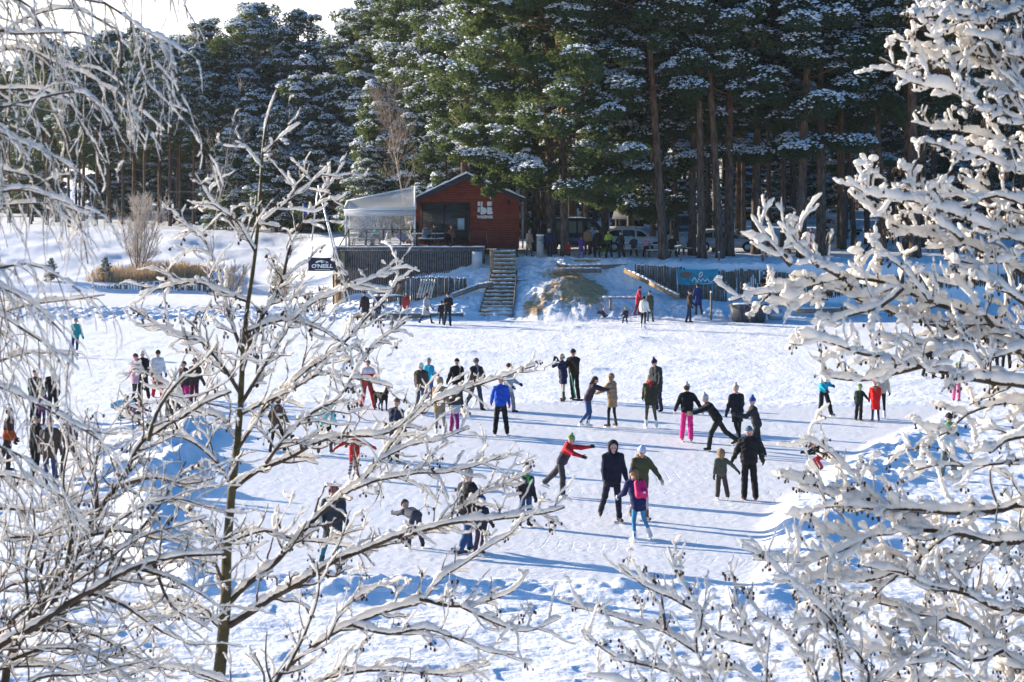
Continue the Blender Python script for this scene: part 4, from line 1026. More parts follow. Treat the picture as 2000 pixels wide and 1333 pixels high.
# upper steps to the cabin door, kerbs of the wide terrace steps
st2 = empty('wooden_steps', (fx(985), 114.0, 3.1), 'three weathered steps up to the corner of the red cabin', 'steps')
for i in range(4):
    g = Geo(); z = 2.9+i*.24; g.box(fx(958+i*4)-fx(985), fx(1012)-fx(985), i*.4, i*.4+.45, z-3.1-.2, z-3.1); g.build('step', M_WOOD, st2)
def kerb(pts, lab, w=.2, h=.25, m=M_WOOD, name='timber_edging', cat='edging', snow=True):
    pts = [np.array(p, float) for p in pts]; c = pts[0].copy()
    o = empty(name, c, lab, cat)
    for a, b in zip(pts[:-1], pts[1:]):
        g = Geo(); g.bar(a-c, b-c, w, h); g.build('beam', m, o)
        if snow:
            g = Geo(); nn = max(2, int(np.linalg.norm(b-a)/.35)); 
            for q in range(nn):
                p0 = a+(b-a)*q/nn-c; p1 = a+(b-a)*(q+1)/nn-c; up = np.array([0, 0, h/2+.02+.02*random.random()])
                g.bar(p0+up, p1+up, w*.9, .04+.03*random.random())
            g.build('snow', M_RSNOW, o)
    return o
kerb([P(1102, 504, 113.4), P(1120, 511, 112.2), P(1240, 512, 112.2)], 'upper timber kerb of the wide terrace steps', m=M_WOODW)
kerb([P(1090, 516, 111.4), P(1110, 523, 110.7), P(1225, 520, 110.9)], 'middle timber kerb of the wide terrace steps')
kerb([P(1083, 529, 109.9), P(1175, 529, 109.9)], 'lowest timber kerb of the wide terrace steps')
kerb([P(1221, 529, 109.4), P(1270, 553, 107.6), P(1325, 581, 105.7)], 'long timber edging running down the slope right of the mound', m=M_WOODW)
kerb([P(1008, 549, 109.6), P(1085, 549, 109.8)], 'snow-covered plank edging right of the stairs', h=.15)
kerb([P(885, 578, 107.2), P(935, 560, 107.8), P(962, 556, 108.2)], 'stepped timber edging left of the stairs')
kerb([P(690, 618, 104.2), P(905, 617, 104.4)], 'low timber shore edging beneath the slat wall')
kerb([P(1135, 626, 103.4), P(1245, 626, 103.4)], 'low timber beam behind the seated child in the green hat', m=M_WOODW)

# --- palisades
def palisade(pts, hts, lab, snow=0.0, sp=.125):
    pts = [np.array(p, float) for p in pts]; c = pts[0].copy(); o = empty('log_palisade', c, lab, 'fence')
    g = Geo(); gs = Geo(); rr = np.random.default_rng(len(lab))
    L = [0]
    for a, b in zip(pts[:-1], pts[1:]): L.append(L[-1]+np.linalg.norm((b-a)[:2]))
    u = np.arange(0, L[-1], sp); L = np.array(L); pa = np.array(pts)
    for q in u:
        p = np.array([np.interp(q, L, pa[:, i]) for i in range(3)])-c; h = np.interp(q, L, hts)+rr.normal(0, .035)
        r = sp*.5*rr.uniform(.8, 1.05); tl = rr.normal(0, .02, 2)
        b = p+np.array([0, 0, -.35]); t = p+np.array([tl[0], tl[1], h])
        g.tube([b, t, t+np.array([0, 0, .04])], [r, r*.95, r*.4], 7)
        if rr.uniform() < .75: g.blob(t+np.array([0, 0, .05]), (r*1.1, r*1.1, .045), m=1, seed=int(q*100), lv=0)
        if snow and rr.uniform() < snow:
            zz = rr.uniform(0, h*.6); g.bar(p+np.array([0, -r*.95, zz]), p+np.array([0, -r*.95, min(h, zz+rr.uniform(.3, 1.2))]), r*1.3, .03, m=1)
    g.build('palings', [M_LOG, M_RSNOW], o, smooth=True)
    return o
W1 = palisade([(P(1241, 521, 109.3)), (P(1325, 563, 108.8)), P(1336, 570, 108.8)], [.12, 1.18, 1.35], 'log palisade growing taller towards the teal banner')
W2 = palisade([P(1402, 566, 109.3), P(1436, 566, 109.3)], [1.1, 1.05], 'short stretch of dark log palisade right of the teal banner')
W3 = palisade([P(1326, 571, 108.3), P(1420, 580, 108.3)], [.72, .75], 'low log palisade below the teal banner')
W4 = palisade([P(1438, 585, 109.2), P(1500, 590, 109.2), P(1560, 588, 109.2)], [1.75, 1.85, 1.5], 'snow-plastered log palisade behind the dark bin', snow=.6)
W5 = palisade([P(1562, 588, 109.2), P(1700, 586, 109.3), P(1830, 580, 109.4), P(2010, 575, 109.4)], [1.5, 1.35, 1.3, 1.2], 'long dark log palisade behind the snowy alder branches', snow=.25)
W6 = palisade([P(742, 600, 108.5), P(780, 595, 108.3), P(840, 585, 108.4), P(912, 553, 108.8)], [.9, 1.5, 1.25, .25], 'low weathered palisade below the deck wall')
# --- banners
def banner(name, c, w, h, m, lab, cat='banner', sag=.05):
    o = empty(name, c, lab, cat); g = Geo(); n, k = 24, 10; V = []
    for j in range(k+1):
        for i in range(n+1):
            x = (i/n-.5)*w; z = (j/k-.5)*h-sag*math.sin(i/n*math.pi)*(.3+.7*j/k)
            V.append((x, -.03+.035*math.sin(i*.9+j*.5)*(1-abs(j/k-.5)), z))
    F = [(j*(n+1)+i, j*(n+1)+i+1, (j+1)*(n+1)+i+1, (j+1)*(n+1)+i) for j in range(k) for i in range(n)]
    g.add(V, F); g.add(np.array(V)+np.array([0, .012, 0]), [f[::-1] for f in F])
    g.build('cloth', m, o, smooth=True); return o
bn = banner('teal_banner', P(1363, 541, 108.2), 2.42, .93, M_TEAL, 'teal banner with white script hung on the log palisade')
g = Geo()
rr = np.random.default_rng(3)
def stroke(pts, w): 
    q = smooth_path([(a, -.075, b) for a, b in pts], .03); g.tube(q, w, 5)
stroke([(-.35,-.25),(-.2,-.05),(-.05,-.3),(.05,-.1),(.18,-.28),(.28,-.1),(.42,-.27),(.55,-.12),(.7,-.3),(.95,-.2)], .03)
stroke([(.05,.02),(.12,.2),(.2,.28),(.26,.15),(.18,.02),(.05,-.02)], .035)
stroke([(-.15,-.33),(.4,-.4),(1.05,-.34)], .014)
g.build('white_script', M_SIGNW, bn)
g = Geo(); V = []
for (cx, cz, r0) in ((-.72, .12, .26),):
    pts = [(cx+r0*math.cos(a)*1.5, cz+r0*math.sin(a)*.7) for a in np.linspace(0, 6.28, 14)[:-1]]; g.prism(pts, -.085, -.075)
g.build('brown_print', mat('brown_print', (.16, .12, .10), .8), bn)
g = Geo(); a = P(1322, 526, 108.2)-np.array(bn.location); b = P(1324, 585, 108.2)-np.array(bn.location); g.bar(a, b, .06); g.build('pole', M_STEEL, bn)
nb = banner('navy_banner', P(629, 516, 108.6), 1.62, .82, M_NAVY, 'navy banner with a white wave mark and lettering left of the deck')
g = Geo()
def wave(x0, s, top):
    up = [(x0+s*math.cos(a), -.02+top+s*.42*math.sin(a)) for a in np.linspace(math.pi*1.02, -.35, 18)]
    dn = [(x0+.06*s+s*.80*math.cos(a), -.05+top+s*.22*math.sin(a)) for a in np.linspace(-.1, math.pi*1.0, 18)]
    return up+dn
for q in (wave(-.05, .33, .10), wave(.16, .22, .10)):
    pts = [(x, z) for x, z in q]
    n = len(pts)//2
    for i in range(n-1):
        a, b, c_, d_ = pts[i], pts[i+1], pts[2*n-2-i], pts[2*n-1-i]
        g.add([(a[0], -.085, a[1]), (b[0], -.085, b[1]), (c_[0], -.085, c_[1]), (d_[0], -.085, d_[1])], [(0, 1, 2, 3)])
        g.add([(a[0], -.079, a[1]), (b[0], -.079, b[1]), (c_[0], -.079, c_[1]), (d_[0], -.079, d_[1])], [(3, 2, 1, 0)])
g.build('wave_mark', M_SIGNW, nb)
text_mesh("O'NEILL", .30, 'lettering', M_SIGNW, nb, (0, -.08, -.13), sx=1.18, bold=.012, shear=.12)
g = Geo(); g.bar((-.42, -.085, -.33), (.5, -.085, -.33), .01, .035); g.build('underline', M_SIGNW, nb)
# --- small furniture
g = Geo(); d = 112.2; a, b = P(922, 521, d), P(942, 492, d); c = empty('cabinet', (a[0], d, a[2]), 'pale metal cabinet standing against the right end of the slat wall', 'cabinet')
g.box(0, b[0]-a[0], -.25, .1, -.3, b[2]-a[2]); g.build('body', mat('pale_steel', (.5, .53, .55), .5), c); g = Geo(); g.box(.04, b[0]-a[0]-.04, -.27, -.252, .05, b[2]-a[2]-.06); g.build('door', mat('pale_steel_b', (.56, .59, .61), .5), c)
d = 113.5; a = P(1055, 499, d); c = empty('utility_pillar', a, 'pale grey utility pillar standing right of the red cabin', 'pillar')
g = Geo(); g.box(-.21, .21, -.2, .2, -.1, 1.2); g.build('body', mat('pillar_grey', (.42, .42, .4), .7), c); g = Geo(); g.box(-.25, .25, -.24, .24, 1.2, 1.28); g.build('cap', M_RSNOW, c); g = Geo(); g.box(-.08, -.02, -.22, -.202, .9, .98); g.box(.04, .1, -.22, -.202, .9, .98); g.build('socket', M_DARK, c)
def post(px, py, top, d, r, lab, m=M_WOOD, cap=True):
    a = P(px, py, d); t = P(px, top, d); o = empty('wooden_post', a, lab, 'post'); g = Geo(); g.tube([(0, 0, -.3), (0, 0, t[2]-a[2])], r, 8); g.build('shaft', m, o, smooth=True)
    if cap: g = Geo(); g.blob((0, 0, t[2]-a[2]+.03), (r*1.2, r*1.2, .07), lv=1); g.build('snow_cap', M_RSNOW, o, smooth=True)
post(1330, 512, 492, 111, .05, 'short post on the terrace edge above the teal banner')
post(1404, 521, 494, 111, .06, 'short post on the terrace edge right of the teal banner')
post(1389, 632, 572, 103, .06, 'tall grey post left of the dark bin')
post(1192, 612, 582, 104.6, .07, 'wooden post holding the snowy rail by the mound', M_WOODW, False)
kerb([P(1177, 582, 104.6), P(1252, 583, 104.6)], 'snowy horizontal rail on a post beside the mound', w=.12, h=.07, name='wooden_rail', cat='rail')
# slatted pallet leaning on the low palisade
c = empty('slatted_pallet', P(828, 580, 107.6), 'pale slatted pallet leaning against the low palisade', 'pallet'); g = Geo()
for i in range(6):
    a = P(815+i*5.2, 582, 107.5)-np.array(c.location); b = P(824+i*5.2, 546, 108.0)-np.array(c.location); g.bar(a, b, .09, .03)
g.bar(P(813, 575, 107.62)-np.array(c.location), P(845, 575, 107.62)-np.array(c.location), .06); g.bar(P(822, 552, 107.98)-np.array(c.location), P(852, 552, 107.98)-np.array(c.location), .06)
g.build('slats', mat('pale_planks', (.6, .55, .48), .8), c)
# cart / table with snow on top
c = empty('snowy_table', P(757, 604, 105.4), 'low dark table with a snow-covered top behind the walkers below the deck', 'table'); g = Geo(); g.box(-.85, .85, -.4, .4, .68, .75); tb = g.build('tabletop', M_DARK, c)
g = Geo(); g.blob((0, 0, .76), (.9, .42, .08), lv=2); g.build('snow', M_RSNOW, tb, smooth=True)
for sx in (-.75, .75):
    for sy in (-.33, .33): g = Geo(); g.bar((sx, sy, -.1), (sx, sy, .68), .06); g.build('leg', M_DARK, c)
c = empty('red_sledge', P(793, 602, 105.0), 'red plastic sledge leaning beside the snowy table', 'sledge'); g = Geo(); g.blob((0, 0, .3), (.22, .12, .36), lv=2); g.build('shell', mat('red_plastic', (.45, .03, .03), .4), c, smooth=True); g = Geo(); g.tube([(-.1, -.1, .6), (0, -.2, .75), (.1, -.1, .6)], .01, 5); g.build('cord', M_DARK, c)
# dark bin and barrel on the right
c = empty('wheeled_bin', P(1462, 632, 102.5), 'big dark grey waste bin on the shore behind the snowy branch tip', 'bin'); g = Geo()
V = [(-.85, -.45, .12), (.85, -.45, .12), (.85, .45, .12), (-.85, .45, .12), (-1.0, -.55, 1.0), (1.0, -.55, 1.0), (1.0, .55, 1.0), (-1.0, .55, 1.0)]
g.add(V, [(3,2,1,0),(0,1,5,4),(1,2,6,5),(2,3,7,6),(3,0,4,7),(4,5,6,7)]); 
for q in (-.5, 0, .5): g.box(q-.04, q+.04, -.57, -.45, .15, .95)
g.build('body', mat('bin_grey', (.07, .075, .085), .5), c); g = Geo(); g.box(-1.03, 1.03, -.58, .58, 1.0, 1.06); g.blob((0, 0, 1.08), (.95, .5, .06), lv=1, m=1); g.build('lid', [mat('bin_lid', (.06, .065, .07), .5), M_RSNOW], c)
for q in (-.7, .7): g = Geo(); g.tube([(q-.05, -.4, .06), (q+.05, -.4, .06)], .09, 10); g.build('wheel', M_DARK, c)
c = empty('steel_barrel', P(1514, 626, 103), 'silver barrel lying on its side right of the dark bin', 'barrel'); g = Geo(); g.tube([(-.42, 0, .3), (-.4, 0, .3), (0, 0, .3), (.38, 0, .3), (.4, 0, .3)], [.27, .3, .3, .3, .27], 18); g.build('drum', M_STEEL, c, smooth=False); g = Geo(); g.tube([(.401, 0, .3), (.41, 0, .3)], .24, 16); g.build('end', M_DARK, c)
kerb([P(1400, 634, 102.2), P(1570, 634, 102.2)], 'dark plank lying on the snow beneath the bin', h=.12, m=M_DARK, name='dark_plank', cat='plank', snow=False)
kerb([P(1555, 608, 104), P(1700, 606, 104)], 'snowy log lying on the shore behind the alder', w=.25, h=.25, name='lying_log', cat='log')
# picnic tables
def picnic(px, py, d, rz, lab):
    x, y, z = P(px, py, d); z = gz(x, y); o = empty('picnic_table', (x, y, z), lab, 'table', None, rz)
    for nm, pts in (('tabletop', [(-.36+i*.145, .74) for i in range(6)]), ('bench', [(-.85, .44), (-.70, .44)]), ('bench', [(.70, .44), (.85, .44)])):
        g = Geo()
        for yy, zz in pts: g.bar((-.95, yy, zz), (.95, yy, zz), .13, .04)
        b = g.build(nm, M_WOOD, o)
        g = Geo(); g.box(-.9, .9, pts[0][0]-.04, pts[-1][0]+.04, pts[0][1]+.022, pts[0][1]+.06); g.build('snow', M_RSNOW, b)
    for sx in (-.65, .65):
        g = Geo(); g.bar((sx, -.85, .40), (sx, .85, .40), .04, .1); g.bar((sx-.05, -.7, -.1), (sx-.05, -.25, .72), .04, .1); g.bar((sx-.05, .7, -.1), (sx-.05, .25, .72), .04, .1); g.build('leg_frame', M_WOOD, o)
picnic(1286, 492, 113.5, .1, 'picnic table between the leaning pine and the black-coated pair')
picnic(1240, 490, 115.5, -.2, 'picnic table left of the leaning pine, before the white car')
picnic(1322, 490, 116.5, .15, 'picnic table behind the leaning pine on its right')
picnic(838, 478, 115.4, 0, 'table on the deck in front of the cabin window'); bpy.data.objects['picnic_table.003'].location.z = zt
picnic(712, 478, 115.8, 0, 'table under the awning on the deck'); bpy.data.objects['picnic_table.004'].location.z = zt
# cable mast: leaning A of steel poles, with stay wire
c = empty('cable_mast', P(650, 590, 106.5), 'slender leaning A-frame mast of steel poles left of the deck', 'mast')
L0 = np.array(c.location); g = Geo(); top = P(622, 362, 106.5)-L0
for a in (P(676, 594, 106.2), P(684, 592, 106.9)): g.tube([a-L0, top], [.05, .04], 7)
g.build('pole', M_STEEL, c, smooth=True); g = Geo(); g.tube([P(609, 470, 109)-L0, top], [.05, .04], 7); g.build('pole', M_STEEL, c, smooth=True)
g = Geo(); g.tube([top, P(470, 376, 125)-L0, P(330, 375, 150)-L0], .006, 5); g.build('wire', M_DARK, c)
# shore edging on the left: low snow-plastered wall along the ice
palisade([P(180, 577, 129.6), P(260, 576, 129.6), P(380, 574, 129.4), P(452, 573, 129)], [.55, .7, 1.0, .9], 'low snow-plastered retaining wall along the ice in front of the reeds', snow=.75, sp=.2)
# low shelter roof behind the cars, snow-edged
c = empty('open_shed', (fx(1290), 133, gz(fx(1290), 133)), 'low open shed with a sloping snow-edged roof behind the white car', 'shed'); g = Geo()
V = [(-2.3, -1.5, 1.9), (2.2, -1.5, 1.8), (1.7, 1.5, 3.0), (-1.8, 1.5, 3.05)]; V2 = [(a, b, z-.1) for a, b, z in V]
g.add(V+V2, [(0,1,2,3),(7,6,5,4),(0,4,5,1),(1,5,6,2),(2,6,7,3),(3,7,4,0)]); g.build('roof', mat('shed_roof', (.10, .10, .11), .7, nscale=3), c)
for a, b in ((-2, -1.3), (1.9, -1.3), (1.5, 1.3), (-1.6, 1.3)): g = Geo(); g.bar((a, b, -.2), (a, b, 1.85 if b < 0 else 2.8), .12); g.build('post', M_WOOD, c)
g = Geo(); g.bar((-1.85, 1.4, 3.09), (1.75, 1.4, 3.04), .35, .1); g.build('roof_snow', M_RSNOW, c)
# snow-topped board fence deep in the wood
c = empty('board_fence', (fx(1470)*1.2, 138, gz(fx(1470)*1.2, 138)), 'dark rail with snow on top between the trunks right of the shed', 'fence'); g = Geo(); g.bar((-2.6, 0, 2.3), (2.6, 0, 2.4), .12, .16); g.build('rail', M_WOOD, c)
g = Geo(); g.bar((-2.6, 0, 2.43), (2.6, 0, 2.53), .14, .09); g.build('snow', M_RSNOW, c)
for q in (-2.4, 0, 2.4): g = Geo(); g.bar((q, .1, -.2), (q, .1, 2.35), .14); g.build('post', M_WOOD, c)

# --- cars
def sweep_body(g, prof_lo, stations, m=0):
    pass
def car(px, d, L, rz, col, lab, kind='suv', py=None):
    x = (px-1000)/FPX*d; z = gz(x, d); o = empty('parked_car', (x, d, z), lab, 'car', 'cars parked among the pines', rz)
    H = {'suv': 1.62, 'hatch': 1.45, 'van': 2.1}[kind]; W = .9
    # stations along the car: (x, belt height, roof height, half width at roof)
    if kind == 'van': prof = [(-.5, .55, .95, .7), (-.485, .5, 1.9, .78), (-.3, .95, 2.08, .8), (.1, 1.0, 2.1, .8), (.27, 1.05, 1.98, .78), (.38, 1.05, 1.3, .76), (.48, .85, 1.0, .72), (.5, .6, .85, .66)]
    elif kind == 'suv': prof = [(-.5, .6, .95, .72), (-.48, .95, 1.05, .72), (-.40, 1.0, 1.45, .62), (-.28, 1.0, 1.6, .66), (-.05, .98, 1.62, .68), (.1, .95, 1.5, .66), (.24, .95, 1.02, .74), (.42, .85, .93, .76), (.49, .7, .8, .7), (.5, .5, .6, .66)]
    else: prof = [(-.5, .5, .8, .7), (-.47, .85, .95, .7), (-.38, .9, 1.3, .6), (-.2, .9, 1.44, .62), (0, .88, 1.45, .64), (.12, .86, 1.3, .62), (.26, .86, .92, .72), (.42, .76, .84, .74), (.49, .6, .7, .68), (.5, .45, .55, .64)]
    xs = np.linspace(-.5, .5, 41); A_ = np.array(prof)
    belt, roof, hw = (np.interp(xs, A_[:, 0], A_[:, i]) for i in (1, 2, 3))
    V = []; nC = 14
    for i, u in enumerate(xs):
        wv = W*(1-.12*abs(2*u)**4); fl = .28
        for w_ in (.31, -.31):
            r = .36/L
            if abs(u-w_) < r: fl = max(fl, .33+math.sqrt(max(0, .36**2-((u-w_)*L)**2)))
        ring = [(-wv*.92, fl), (-wv, max(fl, .45)), (-wv*1.0, max(fl, .62)), (-wv*.97, belt[i]-.02), (-wv*.95, belt[i]), (-hw[i]*1.02, max(belt[i], roof[i]-.12)), (-hw[i]*.9, roof[i]-.02), (0, roof[i]+.015)]
        ring += [(-a, b) for a, b in ring[:-1][::-1]]
        V += [(u*L, a, b) for a, b in ring]
    k = 15; F = []; mi = []
    for i in range(40):
        for j in range(k-1):
            F.append((i*k+j, i*k+j+1, (i+1)*k+j+1, (i+1)*k+j))
    g = Geo(); g.add(V, [f[::-1] for f in F]); g.add(V[:k], [tuple(range(k))]); g.add(V[-k:], [tuple(range(k))[::-1]])
    g.build('body', mat('car_paint_'+kind, col, .3, coat=.6, spec=.5), o, smooth=True)
    V = np.array(V).reshape(41, k, 3)
    for j0, sg in ((4, -1), (9, 1)):
        g = Geo()
        for i in range(40):
            hi = roof[i]-belt[i]; hj = roof[i+1]-belt[i+1]
            if min(hi, hj) > .28 and abs(i-20) > 0 and i not in (12,):
                q = [V[i, j0], V[i, j0+1], V[i+1, j0+1], V[i+1, j0]]
                a, b, c_, d_ = [np.array(p) for p in q]
                lo0, hi0, hi1, lo1 = (a+(b-a)*.1, a+(b-a)*.9, d_+(c_-d_)*.9, d_+(c_-d_)*.1)
                off = np.array([0, sg*.012, .004]); g.add([p+off for p in (lo0, hi0, hi1, lo1)], [(0, 1, 2, 3)]); g.add([p+off*.4 for p in (lo0, hi0, hi1, lo1)], [(3, 2, 1, 0)])
        if g.n: g.build('side_window', mat('car_glass', (.02, .03, .03), .08, spec=.6), o)
    for wx in (-.31, .31):
        for sy in (-1, 1):
            w = bpy.data.objects.new('wheel', None); COL.objects.link(w); w.parent = o; w.location = (wx*L, sy*W*.88, .33)
            g = Geo(); g.tube([(0, -.11, 0), (0, -.09, 0), (0, .09, 0), (0, .11, 0)], [.29, .33, .33, .29], 18); g.build('tyre', mat('tyre_rubber', (.015, .015, .016), .8), w)
            g = Geo(); g.tube([(0, sy*.1, 0), (0, sy*.118, 0)], [.21, .19], 14); g.build('rim', M_STEEL, w)
    for sy in (-1, 1):
        g = Geo(); g.blob((.475*L, sy*.58, .72 if kind != 'van' else .8), (.09, .17, .07), lv=1, jit=0); g.build('headlight', mat('lamp_glass', (.7, .72, .74), .1), o, smooth=True)
        g = Geo(); g.blob((-.485*L, sy*.62, .95), (.05, .1, .13), lv=1, jit=0); g.build('tail_light', mat('red_lamp', (.35, .01, .01), .2), o, smooth=True)
        g = Geo(); g.blob((.16*L, sy*.98, .98), (.08, .1, .07), lv=1, jit=0); g.build('mirror', M_DARK, o, smooth=True)
    g = Geo(); g.box(-.51*L, -.495*L, -.7, .7, .38, .55); g.build('bumper', M_DARK, o); g = Geo(); g.box(.497*L, .508*L, -.65, .65, .32, .5); g.build('bumper', M_DARK, o)
    g = Geo(); g.blob((-.08*L, 0, H), (.26*L, .58, .05), lv=2, jit=.02); g.build('roof_snow', M_RSNOW, o, smooth=True)
    return o
car(1235, 121, 4.5, .15, (.72, .73, .74), 'white car parked behind the picnic tables under the shaggy pine', 'suv')
car(1418, 121, 4.5, -.1, (.30, .34, .38), 'silver blue car showing its nose between the trunks right of the picnic tables', 'hatch')
car(1122, 124, 4.9, .1, (.02, .04, .12), 'dark blue van parked behind the trunks right of the cabin', 'van')
car(1640, 150, 4.5, -1.2, (.5, .5, .5), 'pale car with its lamps towards us far back between the trunks on the right', 'hatch')
car(1765, 146, 4.5, -.2, (.1, .1, .11), 'dark car deep in the wood behind the pair on the right', 'suv')
car(365, 178, 4.6, .1, (.08, .07, .08), 'dark car at the left wood edge behind the bare shrub', 'hatch')
car(402, 180, 4.6, .0, (.25, .03, .03), 'dark red car at the left wood edge beside the pale tent', 'hatch')
car(1340, 150, 4.5, .3, (.05, .06, .08), 'dark car deep in the wood behind the shed', 'suv')
# pale dome tent at the left wood edge
c = empty('dome_tent', (P(425, 430, 179)[0], 179, gz(P(425, 430, 179)[0], 179)), 'small pale turquoise tent at the left wood edge', 'tent'); g = Geo(); g.blob((0, 0, .1), (1.1, .9, 1.6), lv=2, jit=.03); g.build('canopy', mat('tent_cloth', (.5, .72, .7), .7, trans=.3), c, smooth=True); g = Geo(); g.tube([(-1.1, -.3, .1), (-.6, -.6, 1.2), (0, -.7, 1.7)], .03, 5); g.build('pole', M_DARK, c)
# tall blue flag by the mast
c = empty('blue_flag', P(592, 424, 150), 'small blue flag on a pole behind the mast', 'flag'); g = Geo(); g.tube([(0, 0, -.5), (0, 0, 1.1)], .03, 6); g.build('pole', M_STEEL, c); g = Geo(); g.prism([(.02, .2), (.32, .15), (.36, .6), (.2, 1.05), (.02, 1.0)], -.015, .015); g.build('cloth', mat('blue_cloth', (.01, .06, .35), .7), c)

# --- reeds: one bed nobody could count
rr = np.random.default_rng(5); n = 3800
bx = rr.uniform(P(170, 0, 131.5)[0], P(400, 0, 131.5)[0], n); by = rr.uniform(131, 135.5, n); u = (bx-bx.min())/(bx.max()-bx.min())
bz = ground_z(bx, by, False); hh = rr.uniform(.35, 1.35, n)*(.55+.75*vnoise(bx*.8, by*1.1, 71))*(.55+.45*np.sin(np.clip(u*1.1, 0, 1)*math.pi))
tl = rr.normal(0, .2, (n, 2)); w = .022
V = np.zeros((n, 5, 3)); a = rr.uniform(0, math.pi, n); wx, wy = np.cos(a)*w, np.sin(a)*w
for k, (f, s) in enumerate(((0, -1), (0, 1), (.8, .9), (1, 0), (.8, -.9))):
    V[:, k, 0] = bx+tl[:, 0]*f*hh+wx*s; V[:, k, 1] = by+tl[:, 1]*f*hh+wy*s; V[:, k, 2] = bz+hh*f
g = Geo(); k = np.arange(n)[:, None]*5; g.add(V.reshape(-1, 3), np.concatenate([k, k+1, k+2, k+3, k+4], 1)); o = g.build('reeds', M_REED); o['kind'] = 'stuff'
# --- bare shrub and bare birch, leafless fine crowns
def bare_tree(px, d, H, spread, stems, lab, name, cat, m, mt, seed, dens=9, tw=.011, drop=0, leanx=0):
    x = (px-1000)/FPX*d; base = np.array([x, d, gz(x, d)-.1]); o = empty(name, base, lab, cat)
    rr = np.random.default_rng(seed); gt, gc, gs = Geo(), Geo(), Geo()
    def grow(p, dd, L, r, lv):
        pts = [p]; q = dd.copy()
        for k in range(5):
            q = unit(q+rr.normal(0, .1, 3)+np.array([0, 0, .12-drop*(lv < 2)*.3])); pts.append(pts[-1]+q*L/5)
        (gt if lv >= 2 else gc).tube(pts, np.linspace(r, r*.5, 6), 5 if lv >= 2 else 3)
        if lv == 0: return
        for k in range(rr.integers(*((dens-2, dens+2) if lv > 1 else (4, 8)))):
            i = rr.integers(1, 6); t = unit(pts[i]-pts[i-1]); a = unit(np.cross(t, rr.normal(size=3))); an = rr.uniform(.35, .8)
            grow(pts[i], unit(t*math.cos(an)+a*math.sin(an)), L*rr.uniform(.35, .6), max(tw*.8, r*.45), lv-1)
    for k in range(stems):
        a = rr.uniform(0, 6.28); dd = unit(np.array([math.cos(a)*spread+leanx, math.sin(a)*spread, 1.0]))
        p = np.array([math.cos(a)*.4*spread, math.sin(a)*.3*spread, 0])*(stems > 1)
        pts = [p]; q = dd.copy()
        for s in range(9): q = unit(q+rr.normal(0, .05, 3)); pts.append(pts[-1]+q*H/9*rr.uniform(.9, 1.05))
        r0 = .02+.0055*H; rad = np.linspace(r0, .012, 10); gt.tube(pts, rad, 6)
        for b in range(dens*2):
            i = rr.integers(2, 10); t = unit(pts[i]-pts[i-1]); a = unit(np.cross(t, rr.normal(size=3))); an = rr.uniform(.4, .95)
            grow(pts[i], unit(t*math.cos(an)+a*math.sin(an)), H*rr.uniform(.14, .34)*(1.2-.6*i/9), max(tw, rad[i]*.45), 2 if b % 3 else 1)
    gt.build('trunk', m, o, smooth=True); gc.build('crown', mt, o)
M_FROST = mat('frosted_twigs', (.50, .44, .38), .8); M_GREYB = mat('grey_bark', (.16, .13, .11), .85)
bare_tree(268, 133, 5.6, .36, 9, 'bare rounded shrub with frosted twigs rising from the reeds', 'bare_shrub', 'shrub', M_GREYB, M_FROST, 61, dens=8, tw=.014)
bare_tree(797, 138, 10.5, .02, 1, 'pale bare birch standing behind the awning', 'birch_tree', 'tree', M_BIRCHW, mat('brown_frosted_twigs', (.30, .24, .2), .85), 62, dens=12)
bare_tree(420, 160, 12, .02, 1, 'thin bare birch at the edge of the left wood', 'birch_tree', 'tree', M_BIRCHW, M_FROST, 63, dens=5)
bare_tree(560, 118, 2.4, .55, 5, 'low snowy scrub on the slope left of the deck', 'bare_shrub', 'shrub', M_GREYB, M_FROST, 64)
bare_tree(445, 128, 2.2, .6, 6, 'low frosted scrub beside the retaining wall', 'bare_shrub', 'shrub', M_GREYB, M_FROST, 65)
bare_tree(620, 109, 1.6, .6, 5, 'small frosted bush beneath the navy banner', 'bare_shrub', 'shrub', M_GREYB, M_FROST, 66)
for px, d, H, lab in ((206, 131.8, 1.7, 'small dark green bush at the left end of the reeds'), (545, 123, 2.0, 'dark young conifer on the slope left of the navy banner'), (100, 131.8, 1.6, 'low dark bush on the bank at the far left'), (820, 121, 4.2, 'frosted young pine at the foot of the bare birch')):
    pine(px, d, H, 'young' if H < 3 else 'young_b', lab, None, name='conifer')
print('structures', time.time()-T0)
